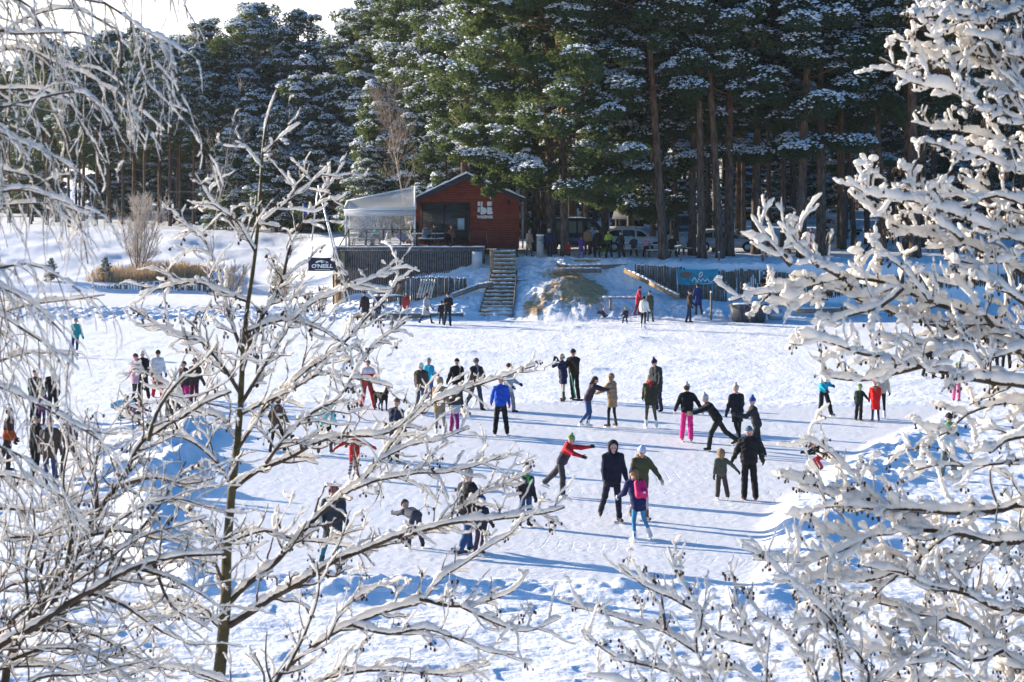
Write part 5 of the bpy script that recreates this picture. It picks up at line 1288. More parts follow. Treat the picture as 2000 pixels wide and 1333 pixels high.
# ------------------------------------------------------------------ people: smooth surfaces grown round a posed skeleton
CORN = np.array([(i, j, k) for i in (0, 1) for j in (0, 1) for k in (0, 1)])
EDG = [(a, b) for a in range(8) for b in range(a+1, 8) if np.abs(CORN[a]-CORN[b]).sum() == 1]
def surfnet(f, org, h):
    s = f < 0
    n = s[:-1, :-1, :-1].astype(np.int8)*0
    for c in CORN: n = n+s[c[0]:f.shape[0]-1+c[0], c[1]:f.shape[1]-1+c[1], c[2]:f.shape[2]-1+c[2]]
    act = np.argwhere((n > 0) & (n < 8))
    if len(act) == 0: return None
    val = np.stack([f[act[:, 0]+c[0], act[:, 1]+c[1], act[:, 2]+c[2]] for c in CORN], 1)
    acc = np.zeros((len(act), 3)); cnt = np.zeros(len(act))
    for a, b in EDG:
        m = (val[:, a] < 0) != (val[:, b] < 0)
        t = np.where(m, val[:, a]/(val[:, a]-val[:, b]+1e-20), 0)
        acc += m[:, None]*(CORN[a]+(CORN[b]-CORN[a])*t[:, None]); cnt += m
    V = (act+acc/cnt[:, None])*h+org
    idx = -np.ones(n.shape, int); idx[act[:, 0], act[:, 1], act[:, 2]] = np.arange(len(act))
    Q = []
    for ax in range(3):
        sl0 = [slice(None)]*3; sl1 = [slice(None)]*3; sl0[ax] = slice(0, -1); sl1[ax] = slice(1, None)
        a, b = s[tuple(sl0)], s[tuple(sl1)]
        e = np.argwhere(a != b); u, v = (ax+1) % 3, (ax+2) % 3
        ok = (e[:, u] > 0) & (e[:, v] > 0) & (e[:, u] < f.shape[u]-1) & (e[:, v] < f.shape[v]-1); e = e[ok]
        q = []
        for du, dv in ((-1, -1), (0, -1), (0, 0), (-1, 0)):
            p = e.copy(); p[:, u] += du; p[:, v] += dv; q.append(idx[p[:, 0], p[:, 1], p[:, 2]])
        q = np.stack(q, 1); fl = ~a[e[:, 0], e[:, 1], e[:, 2]]
        q[fl] = q[fl][:, ::-1]; Q.append(q)
    return V, np.concatenate(Q)
class Sdf:
    def __init__(s): s.p = []; s.cut = []
    def cone(s, a, b, ra, rb=None, k=.03): s.p.append((np.array(a, float), np.array(b, float), ra, ra if rb is None else rb, k)); return s
    def ball(s, a, r, k=.03): return s.cone(a, np.array(a)+np.array([0, 0, 1e-4]), r, r, k)
    def trim(s, p, n): s.cut.append((np.array(p, float), np.array(n, float))); return s      # keeps the side the normal points away from
    def mesh(s, h, fold=0.0, seed=0, fs=1.0):
        lo = np.min([np.minimum(a-ra, b-rb) for a, b, ra, rb, k in s.p], 0)-2.5*h-fold; hi = np.max([np.maximum(a+ra, b+rb) for a, b, ra, rb, k in s.p], 0)+2.5*h+fold
        n = np.ceil((hi-lo)/h).astype(int)+1
        ax = [lo[i]+np.arange(n[i])*h for i in range(3)]
        f = np.full(n, .5, np.float32)
        for a, b, ra, rb, k in s.p:
            m = max(ra, rb)+k+2*h
            i0 = np.clip(((np.minimum(a, b)-m-lo)/h).astype(int), 0, n-1); i1 = np.clip(((np.maximum(a, b)+m-lo)/h).astype(int)+2, 1, n)
            X, Y, Z = ax[0][i0[0]:i1[0], None, None]-a[0], ax[1][None, i0[1]:i1[1], None]-a[1], ax[2][None, None, i0[2]:i1[2]]-a[2]
            d = b-a; t = np.clip((X*d[0]+Y*d[1]+Z*d[2])/(d@d), 0, 1)
            q = np.sqrt((X-t*d[0])**2+(Y-t*d[1])**2+(Z-t*d[2])**2)-(ra+(rb-ra)*t)
            g = f[i0[0]:i1[0], i0[1]:i1[1], i0[2]:i1[2]]
            hh = np.maximum(k-np.abs(g-q), 0)/k
            f[i0[0]:i1[0], i0[1]:i1[1], i0[2]:i1[2]] = np.minimum(g, q)-hh*hh*k*.25
        G = np.meshgrid(*ax, indexing='ij') if (fold or s.cut) else None
        if fold:
            x, y, z = G; o = seed*1.7
            f = f+fold*(np.sin(z*38*fs+3*np.sin(x*11+o)+y*9)*.6+np.sin(x*31*fs+z*17+2*np.sin(y*13+o))*.5+np.sin(y*27+z*23+o)*.4)
        for p, nn in s.cut:
            f = np.maximum(f, (G[0]-p[0])*nn[0]+(G[1]-p[1])*nn[1]+(G[2]-p[2])*nn[2])
        return surfnet(f, lo, h)
def sdf_obj(sd, name, mats, parent, h, fold=0, seed=0, paint=None, fs=1.0):
    r = sd.mesh(h, fold, seed, fs)
    if r is None: return None
    V, F = r
    mi = 0
    if paint is not None: mi = paint(V[F].mean(1)).astype(int)
    g = Geo(); g.add(V, F, mi); return g.build(name, mats, parent, smooth=True)
# glove with five bent fingers, built once for each side (hand along -z, palm towards +y... thumb on the inner side)
def glove_mesh():
    s = Sdf(); s.cone((-.02, 0, -.01), (-.022, .004, -.075), .022, .02, .02); s.cone((.02, 0, -.01), (.022, .004, -.075), .022, .02, .02); s.cone((0, 0, .03), (0, 0, -.04), .032, .03, .02)
    for i, (x, l) in enumerate(((-.031, .062), (-.0105, .075), (.0105, .07), (.031, .052))):
        k = np.array([x, .006, -.082]); m = k+np.array([x*.12, .012, -l*.5]); e = m+np.array([0, .026, -l*.38])
        s.cone(k, m, .0112, .0105, .004); s.cone(m, e, .0105, .0095, .004)
    s.cone((-.03, .005, -.03), (-.056, .024, -.062), .015, .0125, .008); s.cone((-.056, .024, -.062), (-.058, .04, -.09), .0125, .011, .005)
    V, F = s.mesh(.006); return V, F
GV, GF = glove_mesh()
def cloth(name, col):
    return mat(name, col, .85, nscale=9, namt=.18, bump=.004, bscale=70, spec=.2)
SKIN = mat('skin', (.52, .30, .22), .55, spec=.35); EYE = mat('eye_dark', (.03, .02, .02), .3); LIP = mat('lips', (.40, .15, .13), .5); BLADE = mat('skate_blade', (.55, .57, .6), .25, metal=.9)
def rot_to(d, up=(0, 0, 1)):
    pass
def fk_dir(sw, ab, sgn):
    """direction of a limb that hangs straight down at rest: swing forward (deg), away from the body (deg)"""
    sw, ab = R(sw), R(ab)
    return np.array([sgn*math.sin(ab), math.sin(sw)*math.cos(ab), -math.cos(sw)*math.cos(ab)])
NP = [0]
def person(px, py, H, yaw, label, group=None, jacket='jacket', jcol=(.02, .02, .03), tcol=(.02, .02, .025), tw=1.0, hat='beanie', hcol=(.03, .03, .04), pom=None, shoe='skate', scol=(.02, .02, .02), gcol=(.02, .02, .02),
           lean=4, twist=0, nod=0, turn=0, legs=((6, 4, 4), (-6, 4, 8)), arms=((5, 10, 15), (5, 10, 15)), hair=None, hairlen=0, hood=None, scarf=None, jcol2=None, split=1.15, hem=None, drop=0, tcol2=None, bag=None, child=False, z=None, d=None, h=None, kneel=0, dx=0):
    """legs / arms: (person's left, person's right) as (swing, abduct, bend) in degrees; yaw 0 faces the camera, 90 faces picture right"""
    NP[0] += 1; seed = NP[0]
    if d is None: d = ice(py)
    jr = np.random.default_rng(seed+400); upright = abs(lean) < 30 and not kneel
    if upright:
        arms = tuple((a+jr.normal(0, 7), max(4, b+jr.normal(0, 3)), max(5, c+abs(jr.normal(0, 10)))) for a, b, c in arms)
        legs = tuple((a+jr.normal(0, 4), max(2, b+jr.normal(0, 2)), max(2, c+abs(jr.normal(0, 5)))) for a, b, c in legs)
        twist += jr.normal(0, 6); nod += jr.normal(2, 6); turn += jr.normal(0, 16); lean += abs(jr.normal(0, 3))
    x = (px-1000)/FPX*d
    if z is None: z = gz(x, d) if d > 100 else (float(ground_z(np.array([x]), np.array([d]), False)[0]) if d < 103 else 0)
    tw = tw*(1.14 if tw < .95 else 1.24); s = H/1.75; ch = 1.0 if not child else 1.18            # children: larger head, shorter legs
    hs = s*ch if child else s*1.05
    lg = .95 if child else 1.0
    ups = np.array([0, math.sin(R(lean)), math.cos(R(lean))]); fw = np.array([0, math.cos(R(lean)), -math.sin(R(lean))])
    pel = np.zeros(3); Lth, Lsh, Lto, Lua, Lfa = .44*s*lg, .43*s*lg, .50*s*(1.0 if not child else .97), .29*s, .25*s
    J = {}
    for i, sg in ((0, -1), (1, 1)):      # person's left is -x (forward +y, up +z)
        sw, ab, kn = legs[i]
        hp = pel+np.array([sg*.088*s, 0, -.02*s]); kd = fk_dir(sw, ab, sg); kp = hp+kd*Lth
        sd_ = fk_dir(sw-kn, ab*.9, sg); an = kp+sd_*Lsh
        ft = np.array([sg*.25, 1, 0]); tilt = np.clip((sw-kn)*.45, -45, 25) if kn > 20 or abs(sw) > 25 else 0
        ft = unit(ft)*np.array([1, math.cos(R(tilt)), 1])+np.array([0, 0, math.sin(R(tilt))])
        J['hip', i], J['kn', i], J['an', i], J['ft', i] = hp, kp, an, unit(ft)
    chest = pel+ups*Lto; tw_ = R(twist); rx = np.array([math.cos(tw_), math.sin(tw_)*.9, 0])
    for i, sg in ((0, -1), (1, 1)):
        sw, ab, el = arms[i]
        sh = chest+rx*sg*.175*s-ups*.03*s; u = fk_dir(sw+lean*.4, ab, sg); eb = sh+u*Lua
        fd = fk_dir(sw+lean*.4+el, ab*(.45 if el > 40 else .8)-(18 if el > 60 else 0), sg); wr = eb+fd*Lfa
        J['sh', i], J['el', i], J['wr', i], J['fd', i] = sh, eb, wr, fd
    hl = R(lean*.55+nod); hu = np.array([0, math.sin(hl), math.cos(hl)]); nk = chest+ups*.02*s; hd = nk+hu*(.165*s if not child else .17*hs); hf = np.array([math.sin(R(turn))*math.cos(hl), math.cos(R(turn))*math.cos(hl), -math.sin(hl)]); hx = np.cross(hf, hu)
    low = min(J['an', 0][2], J['an', 1][2]); sole = (.115 if shoe == 'skate' else .075)*s
    if kneel: low = min(low, J['kn', 0][2], J['kn', 1][2], -.12*s)
    shift = np.array([0, 0, sole-low+drop])
    if kneel: shift[2] = .06*s-low+drop
    for q in J:
        if q[0] not in ('ft', 'fd'): J[q] = J[q]+shift
    pel, chest, nk, hd = (v+shift for v in (pel, chest, nk, hd))
    th = R(yaw)+math.pi
    if h is None: h = .0165 if H > .9 and d < 60 else (.021 if d < 90 else .028)
    ux, uu = np.array([1., 0, 0]), ups
    # the body: one continuous figure from the soles to the crown of the head
    B = Sdf()
    for sg in (-1, 1): B.cone(pel+ux*sg*.05*s, chest+rx*sg*.07*s-uu*.06*s, .095*s, .088*s)
    B.cone(chest-rx*.14*s-uu*.03*s, chest+rx*.14*s-uu*.03*s, .05*s)
    B.cone(nk-uu*.05*s, hd-hu*.02*s, .052*s, .05*s, .02)
    for i in (0, 1):
        B.cone(J['sh', i], J['el', i], .048*s, .038*s); B.cone(J['el', i], J['wr', i], .037*s, .026*s, .015); B.cone(J['wr', i], J['wr', i]+J['fd', i]*.07*s, .026*s, .022*s, .01)
        B.cone(J['hip', i], J['kn', i], .068*s, .040*s*min(1, tw)); B.cone(J['kn', i], J['an', i], .040*s*min(1, tw), .026*s, .02)
        B.cone(J['an', i]-np.array([0, 0, .02*s]), J['an', i]+J['ft', i]*.13*s-np.array([0, 0, .035*s]), .036*s, .028*s, .02)
    # head: skull, jaw, nose, ears
    B.cone(hd+hu*.025*hs-hf*.015*hs, hd+hu*.03*hs+hf*.012*hs, .082*hs, .078*hs, .02); B.cone(hd-hu*.02*hs+hf*.02*hs, hd-hu*.075*hs+hf*.045*hs, .062*hs, .034*hs, .03)
    B.cone(hd+hu*.012*hs+hf*.085*hs, hd-hu*.02*hs+hf*.10*hs, .009*hs, .014*hs, .012)
    for sg in (-1, 1): B.cone(hd+hx*sg*.082*hs+hu*.012*hs, hd+hx*sg*.084*hs-hu*.022*hs, .014*hs, .01*hs, .008)
    body = None
    def paint(c):
        q = c-hd; a, b, e = q@hf, q@hu, np.abs(q@hx)
        m = np.zeros(len(c)); m[(a > .055*hs) & (np.abs(b-.012*hs) < .012*hs) & (np.abs(e-.032*hs) < .014*hs)] = 1
        m[(a > .055*hs) & (np.abs(b+.05*hs) < .009*hs) & (e < .024*hs)] = 2
        return m
    body = sdf_obj(B, 'person', [SKIN, EYE, LIP], None, h*.85, paint=paint)
    body.location = (x, d, z); body.rotation_euler = (0, 0, th); tag(body, label, 'person', group)
    # trousers
    T = Sdf(); T.cone(pel-ux*.05*s, pel+ux*.05*s, .108*s*min(1.1, .93+.07*tw)); T.cone(pel+uu*.08*s-ux*.04*s, pel+uu*.08*s+ux*.04*s, .105*s)
    for i in (0, 1):
        T.cone(J['hip', i], J['kn', i], .088*s*(.9+.1*tw), .060*s*tw, .03); T.cone(J['kn', i], J['an', i]+np.array([0, 0, .03*s]), .060*s*tw, (.044 if tw < .98 else .054)*s*tw, .015)
    tm = [cloth('trouser_cloth', tcol)]+([cloth('trouser_cloth', tcol2)] if tcol2 else [])
    pf = None
    if tcol2: pf = lambda c: ((c[:, 2]*23).astype(int) % 2 == 0)*1
    sdf_obj(T, 'trousers', tm, body, h, .0055*s*(tw > 1.05), seed, pf)
    # jacket
    K = Sdf(); gp = .034*s if jacket != 'puffer' else .05*s
    for sg in (-1, 1): K.cone(pel+ux*sg*.055*s+uu*.02*s, chest+rx*sg*.075*s-uu*.05*s, .108*s+gp, .105*s+gp*.7)
    K.cone(chest-rx*.15*s-uu*.045*s, chest+rx*.15*s-uu*.045*s, .062*s+gp*.3); K.cone(nk-uu*.04*s, nk+uu*.035*s, .072*s, .066*s, .02)
    if jacket in ('coat', 'parka', 'long'):
        ln = {'parka': .20, 'coat': .30, 'long': .42}[jacket]*s
        for i, sg in ((0, -1), (1, 1)):
            md = unit(J['kn', i]-J['hip', i]); md = unit(md+np.array([0, 0, -.8])); a = pel+ux*sg*.05*s; K.cone(a, a+md*ln, .125*s, .12*s+.06*ln, .06)
        hemp = pel-np.array([0, 0, ln]); K.trim(hemp, (0, 0, -1))
    else:
        K.trim(pel-uu*(.10 if hem is None else hem)*s, -uu)
    for i in (0, 1):
        K.cone(J['sh', i], J['el', i], .066*s+gp*.4, .055*s+gp*.4); K.cone(J['el', i], J['wr', i]-J['fd', i]*.01*s, .054*s+gp*.4, .044*s+gp*.2, .02)
    jm = [cloth('jacket_cloth', jcol)]; pf = None
    if jcol2:
        jm.append(cloth('jacket_cloth', jcol2)); zz = (pel+uu*Lto*(split if split < 1 else .62))
        def pf(c): return (((c-zz)@uu) > 0)*1
    sdf_obj(K, 'coat' if jacket in ('coat', 'long', 'parka') else 'jacket', jm, body, h, (.0075 if jacket != 'puffer' else .011)*s, seed+3, pf, 1.5 if jacket == 'puffer' else 1.0)
    # fur or cloth hood
    if hood:
        Hd = Sdf(); up_, hc, fur = hood
        if up_:
            Hd.cone(hd+hu*.035*hs-hf*.03*hs, hd+hu*.03*hs-hf*.01*hs, .118*hs, .112*hs); Hd.cone(hd-hu*.03*hs-hf*.035*hs, nk-uu*.02*s, .105*hs, .095*s); Hd.trim(hd+hf*.045*hs, hf)
        else:
            for a in np.linspace(-2.3, 2.3, 7):
                p = nk+uu*.03*s-fw*.02*s+np.array([1, 0, 0])*math.sin(a)*.10*s-fw*math.cos(a)*.085*s; Hd.ball(p, .05*s if fur else .042*s, .04)
            Hd.cone(nk-fw*.08*s, nk-fw*.11*s-uu*.08*s, .07*s, .05*s)
        sdf_obj(Hd, 'hood', cloth('fur_trim' if fur else 'hood_cloth', hc), body, h, .007*s if fur else .003, seed+5, None, 2.2 if fur else 1)
        if up_ and fur:
            Fu = Sdf()
            for a in np.linspace(0, 2*math.pi, 14): Fu.ball(hd+hf*.05*hs+hu*(.02+.115*math.cos(a))*hs+hx*.105*math.sin(a)*hs, .03*hs, .03)
            sdf_obj(Fu, 'fur_trim', cloth('fur_trim', (.32, .24, .15)), body, h*.9, .006, seed, None, 2)
    # headgear and hair
    if hat and not (hood and hood[0] and hat == 'none'):
        Ht = Sdf()
        if hat in ('beanie', 'flap', 'cap'):
            Ht.cone(hd+hu*.05*hs-hf*.02*hs, hd+hu*.06*hs+hf*.008*hs, .093*hs, .088*hs, .03)
            if hat == 'beanie': Ht.cone(hd+hu*.11*hs-hf*.015*hs, hd+hu*.128*hs-hf*.02*hs, .05*hs, .03*hs, .06)
            Ht.trim(hd+hu*.028*hs+hf*.0, -hu+hf*.12)
            for a in np.linspace(0, 2*math.pi, 15)[:-1]: Ht.ball(hd+hu*(.042+.008*math.cos(a))*hs+hf*(.088*math.cos(a)-.006)*hs+hx*.084*math.sin(a)*hs, .020*hs, .02)
            Ht.cut = []
            if hat == 'flap':
                for sg in (-1, 1): Ht.cone(hd+hx*sg*.082*hs+hu*.03*hs, hd+hx*sg*.08*hs-hu*.06*hs, .034*hs, .02*hs)
            if hat == 'cap': Ht.cone(hd+hf*.09*hs+hu*.045*hs-hx*.03*hs, hd+hf*.14*hs+hu*.035*hs+hx*.03*hs, .014*hs, .01*hs, .03)
            Ht.trim(hd+hu*.026*hs+hf*.09*hs, -hu-hf*.10) if hat == 'beanie' else None
        elif hat == 'ushanka':
            Ht.cone(hd+hu*.07*hs-hf*.02*hs, hd+hu*.08*hs, .105*hs, .1*hs)
            for sg in (-1, 1): Ht.cone(hd+hx*sg*.085*hs+hu*.04*hs, hd+hx*sg*.08*hs-hu*.05*hs, .038*hs, .03*hs)
        if Ht.p:
            ho = sdf_obj(Ht, 'hat', cloth('knit_hat', hcol), body, h*.8, .002 if hat != 'ushanka' else .006, seed+9, None, 2)
            if pom is not None and ho:
                Pm = Sdf().ball(hd+hu*.178*hs-hf*.02*hs, .040*hs); sdf_obj(Pm, 'pompom', cloth('pompom_wool', pom), ho, h*.7, .004, seed, None, 3)
    if hair is not None:
        Hr = Sdf(); Hr.cone(hd+hu*.035*hs-hf*.03*hs, hd+hu*.045*hs-hf*.012*hs, .094*hs, .088*hs); Hr.trim(hd+hf*.045*hs+hu*.02*hs, hf*.9-hu*.5)
        if hairlen: Hr.cone(hd-hf*.06*hs, nk-fw*.12*s-uu*hairlen*s, .07*hs, .045*hs, .04)
        sdf_obj(Hr, 'hair', cloth('hair', hair), body, h*.8, .003, seed, None, 2)
    if scarf is not None:
        Sc = Sdf()
        for a in np.linspace(0, 2*math.pi, 11)[:-1]: Sc.ball(nk+uu*(.045+.01*math.sin(a*2))*s+fw*(.012+.068*math.cos(a))*s+np.array([1, 0, 0])*.07*math.sin(a)*s, .034*s, .03)
        Sc.cone(nk+fw*.10*s+uu*.03*s, nk+fw*.125*s-uu*.12*s, .034*s, .03*s)
        sdf_obj(Sc, 'scarf', cloth('scarf_wool', scarf), body, h*.8, .003, seed, None, 2)
    for i, sg in ((0, -1), (1, 1)):
        # glove: shared hand shape turned to follow the forearm
        fd = J['fd', i]; zc = -fd; yc = np.array([-sg*.75, .55, 0.]); yc = yc-zc*(yc@zc); yc = unit(yc); xc = np.cross(yc, zc); m3 = np.stack([xc*(1 if sg > 0 else -1)*-1, yc, zc], 1)
        V = (GV*s*(1.08 if not child else 1.2))@m3.T+J['wr', i]; g = Geo(); F = GF if np.linalg.det(m3) > 0 else GF[:, ::-1]; g.add(V, F); g.build('glove', cloth('glove_cloth', gcol), body, smooth=True)
        # skate or boot
        an, ft = J['an', i], J['ft', i]; sh_up = unit(J['kn', i]-an); dn = np.cross(np.cross(ft, np.array([0, 0, 1.])), ft); dn = -unit(dn) if np.linalg.norm(dn) > .1 else np.array([0, 0, -1.])
        Bt = Sdf(); Bt.cone(an+sh_up*(.15 if shoe != 'tall' else .27)*s, an, .056*s, .05*s, .02); Bt.cone(an-ft*.035*s+dn*.025*s, an+ft*.14*s+dn*.04*s, .046*s, .036*s, .03)
        bo = sdf_obj(Bt, 'skate' if shoe == 'skate' else 'boot', cloth('boot_leather', scol), body, h*.85)
        if shoe == 'skate':
            g = Geo(); a = an+dn*.098*s-ft*.085*s; b = an+dn*.098*s+ft*.185*s; g.bar(a, b, .006*s+.003, .022*s, up=-dn); g.bar(an+dn*.06*s-ft*.03*s, an+dn*.092*s-ft*.03*s, .02*s); g.bar(an+dn*.06*s+ft*.11*s, an+dn*.092*s+ft*.11*s, .02*s); g.build('blade', BLADE, bo)
    body['_j'] = 0; del body['_j']
    return body, {k: v for k, v in J.items()}, dict(chest=chest, pel=pel, hd=hd, fw=fw, uu=uu, s=s, nk=nk)
def world_pt(body, p): return np.array(body.matrix_basis @ Vector(p))
BLK, CHAR, NVY, DNM, OLV, TAN, BRN, RED, TEAL_, WHT, GRY, PNK, TURQ, PURP = (.012,.012,.014), (.035,.035,.04), (.012,.018,.05), (.035,.075,.17), (.055,.055,.03), (.30,.21,.12), (.075,.05,.035), (.45,.02,.025), (.01,.24,.26), (.72,.71,.69), (.16,.16,.17), (.75,.03,.22), (.25,.58,.60), (.10,.03,.16)
STR = ((4,4,3),(-4,4,6)); WALK = ((22,3,6),(-20,3,18)); GLIDE = ((16,10,14),(-22,12,20))
def hgt(py, top, ext=0): return (py-top)*CH/(py-HY)*.985-ext
G_ = 'skaters on the rink'
p = person
p(1100,785,1.62,-60,'person in a long navy coat and tall tan boots raising a camera to the face', jacket='coat', jcol=NVY, tcol=(.45,.4,.34), tw=.8, hcol=(.5,.45,.38), shoe='tall', scol=(.10,.075,.05), arms=((75,10,95),(75,10,95)), hair=(.1,.06,.03))
b2 = p(1121,783,1.78,-25,'person in black with a black cap leaning on a green-handled snow pusher', jcol=(.03,.022,.018), tcol=BLK, hcol=(.03,.025,.02), shoe='boot', scol=(.03,.025,.02), arms=((35,5,80),(30,8,85)))
p(1148,836,1.62,80,'person in dark purple jacket and blue jeans reaching out to the tan parka', jcol=(.045,.03,.045), tcol=DNM, tw=.88, hat=None, hair=(.05,.03,.02), hairlen=.02, scol=WHT, lean=24, legs=((14,4,22),(4,4,26)), arms=((58,4,8),(62,4,8)), gcol=(.3,.2,.15))
p(1196,835,1.60,-130,'person in a tan parka with fur hood and black leggings', jacket='coat', jcol=TAN, tcol=BLK, tw=.78, hat='ushanka', hcol=(.24,.16,.09), hood=(False,(.30,.2,.11),True), scol=(.09,.06,.04), arms=((40,6,20),(8,8,10)), shoe='skate', gcol=TAN)
p(1284,806,1.74,-50,'tall person in a black coat and navy bobble hat standing behind the olive parka', jacket='coat', jcol=CHAR, tcol=(.02,.025,.05), hcol=(.02,.02,.05), pom=(.02,.02,.05), shoe='skate')
p(1270,837,1.60,180,'person in an olive parka with pale fur hood and white skates seen from behind', jacket='parka', jcol=(.04,.04,.025), tcol=(.09,.08,.05), tw=.82, hat='ushanka', hcol=(.36,.28,.18), hood=(False,RED,False), scol=WHT, legs=((3,3,3),(-3,7,4)))
p(1342,864,1.66,175,'person in bright pink trousers and a black jacket skating away', jcol=BLK, tcol=PNK, tw=1.15, hcol=(.45,.43,.42), pom=(.5,.48,.47), scol=(.35,.3,.3), arms=((-4,24,10),(0,32,8)), hair=(.08,.05,.03), hem=.08, gcol=(.5,.45,.4))
p(1402,881,1.72,-85,'person in black bending forward with both arms reaching towards the pink trousers', jcol=BLK, tcol=(.02,.022,.02), hcol=(.4,.42,.44), pom=(.6,.6,.6), scol=(.03,.03,.03), lean=36, legs=((30,4,20),(-34,6,16)), arms=((52,8,8),(40,12,18)), gcol=(.35,.25,.2))
p(1440,868,1.68,-165,'person in a black coat with a pink scarf and pale bobble hat walking away', jacket='coat', jcol=(.014,.014,.02), tcol=BLK, tw=.8, hcol=(.5,.4,.36), pom=(.6,.5,.46), scarf=(.55,.3,.28), scol=BLK, legs=((-24,4,14),(16,4,4)), arms=((8,14,10),(6,8,20)))
p(1479,895,1.66,-95,'person in a dark jacket and royal blue hat holding on to the pink-scarfed skater', jcol=(.025,.025,.03), tcol=(.02,.022,.024), hcol=(.02,.08,.33), pom=(.02,.08,.33), lean=12, legs=((14,3,14),(-6,4,14)), arms=((45,6,40),(40,8,45)))
p(1463,977,1.74,178,'broad person all in black with grey-blue hat, holding a child by the hand', jacket='puffer', jcol=BLK, tcol=(.012,.012,.012), tw=1.12, hcol=(.10,.16,.2), shoe='boot', scol=(.09,.05,.04), arms=((6,26,8),(2,20,14)), legs=((5,5,3),(-6,5,8)), hood=(False,BLK,False))
p(1409,977,1.18,180,'small child in olive jacket and fur hood beside the broad person in black', child=True, jcol=(.075,.08,.06), tcol=(.06,.045,.04), tw=1.2, hat=None, hood=(True,(.24,.16,.09),True), scol=WHT, arms=((0,10,8),(5,55,5)), hem=.14)
p(1097,971,1.52,70,'child in red and navy jacket and green bobble hat skating with outstretched arms', jcol=(.035,.03,.05), jcol2=RED, split=.6, tcol=(.05,.05,.055), tw=1.2, hcol=(.16,.26,.10), pom=(.2,.42,.08), scol=(.5,.5,.52), lean=26, legs=((-40,6,4),(10,10,8)), arms=((66,14,6),(58,10,10)), hood=(False,RED,False))
p(1027,1031,1.36,25,'child in black jacket with green scarf and black bobble hat', child=True, jcol=(.02,.02,.022), jcol2=(.05,.05,.055), split=.72, tcol=DNM, tw=1.0, hcol=(.03,.03,.035), pom=(.03,.03,.03), scarf=(.05,.36,.05), hair=(.2,.13,.07), legs=((8,3,6),(-8,4,8)), hem=.12)
p(1196,1022,1.80,10,'person in a long navy hooded coat with the hood up facing the camera', jacket='parka', jcol=(.012,.014,.028), tcol=(.014,.016,.03), tw=.95, hat=None, hood=(True,(.012,.014,.028),False), scol=(.05,.035,.025), nod=12, arms=((2,9,10),(6,9,10)), legs=((12,4,4),(-14,5,10)))
p(1251,1019,1.66,15,'person in an olive parka with fur collar, pale blue hat and pale pink trousers', jacket='parka', jcol=(.065,.065,.03), tcol=(.55,.42,.42), tw=.85, hcol=(.42,.48,.62), hood=(False,(.24,.16,.09),True), hair=(.12,.07,.04), scol=(.14,.11,.1), nod=14, arms=((6,38,12),(8,14,20)), gcol=(.3,.28,.26), legs=((10,5,12),(-10,5,14)))
b17 = p(1247,1057,1.56,-150,'long-haired person in navy coat and light blue leggings striding on white skates', jacket='parka', jcol=(.014,.02,.075), tcol=(.05,.20,.36), tw=.78, hcol=(.014,.018,.05), hair=(.26,.15,.07), hairlen=.20, scarf=(.55,.53,.5), scol=WHT, gcol=(.5,.5,.5), lean=16, legs=((-6,17,8),(14,20,26)), arms=((16,10,20),(-8,8,30)))
p(910,1084,1.72,140,'person in black puffer jacket and blue jeans skating beside a child in blue hat', jacket='puffer', jcol=(.018,.018,.02), tcol=DNM, tw=1.05, hat='ushanka', hcol=(.4,.36,.33), scol=(.03,.03,.03), legs=((20,4,8),(-16,5,18)), hem=.16)
p(940,1083,1.16,150,'child in a blue hat and dark coat beside the black puffer jacket', child=True, jacket='parka', jcol=(.03,.03,.045), tcol=(.09,.06,.08), hcol=(.03,.09,.28), pom=(.03,.09,.28), scol=(.03,.03,.03))
p(650,1118,1.70,15,'person in a patterned red and white ear-flap hat, dark coat and teal leggings', jacket='coat', jcol=(.035,.04,.05), tcol=(.015,.14,.20), tw=.82, hat='flap', hcol=(.28,.09,.11), pom=(.65,.6,.6), scarf=(.5,.3,.3), scol=(.02,.05,.08), legs=((20,4,16),(-14,5,10)), arms=((16,10,40),(10,10,50)), nod=10, jcol2=None)
p(812,1072,1.30,-150,'child in a dark grey jacket bending right over with the head down', child=True, jcol=(.05,.055,.075), tcol=(.04,.045,.06), lean=84, hcol=(.03,.03,.04), legs=((14,8,22),(8,8,22)), arms=((40,6,10),(35,6,10)), shoe='skate')
p(692,936,1.22,20,'small child in a red snowsuit with both arms stretched out', child=True, jacket='coat', jcol=RED, tcol=(.08,.07,.08), tcol2=(.4,.38,.4), tw=.95, hcol=(.35,.03,.04), scol=WHT, arms=((4,68,6),(4,78,4)), gcol=RED)
p(636,888,1.60,170,'person in a light turquoise jacket and white hat with black trousers', jcol=TURQ, tcol=BLK, tw=.85, hcol=(.7,.7,.66), scol=(.12,.1,.1), arms=((6,14,14),(-6,10,14)), legs=((-16,4,10),(14,4,4)), hem=.15)
p(541,885,1.52,160,'person in a brown patterned jacket with black leggings behind the alder twigs', jacket='parka', jcol=(.09,.06,.04), tcol=BLK, tw=.78, hat=None, hair=(.08,.05,.03), legs=((-10,6,6),(12,6,6)), arms=((6,26,50),(6,10,20)))
p(772,905,1.70,150,'person in a navy jacket and navy trousers half hidden by a snowy branch', jcol=(.018,.025,.05), tcol=(.02,.028,.06), hcol=(.16,.10,.07), scol=BLK)
b26 = p(717,798,1.64,20,'person in a red and white ski suit standing by a black dog', jcol=RED, jcol2=(.7,.6,.6), split=.72, tcol=(.42,.02,.03), tw=1.15, hat=None, hair=(.10,.05,.03), shoe='boot', scol=(.05,.02,.02), legs=((10,9,4),(-4,9,4)), arms=((12,12,35),(4,10,20)))
p(822,812,1.68,170,'person in brown jacket and white hat at the back of the rink', jcol=(.06,.045,.035), tcol=(.06,.09,.15), hcol=(.65,.6,.56), scol=(.08,.06,.05))
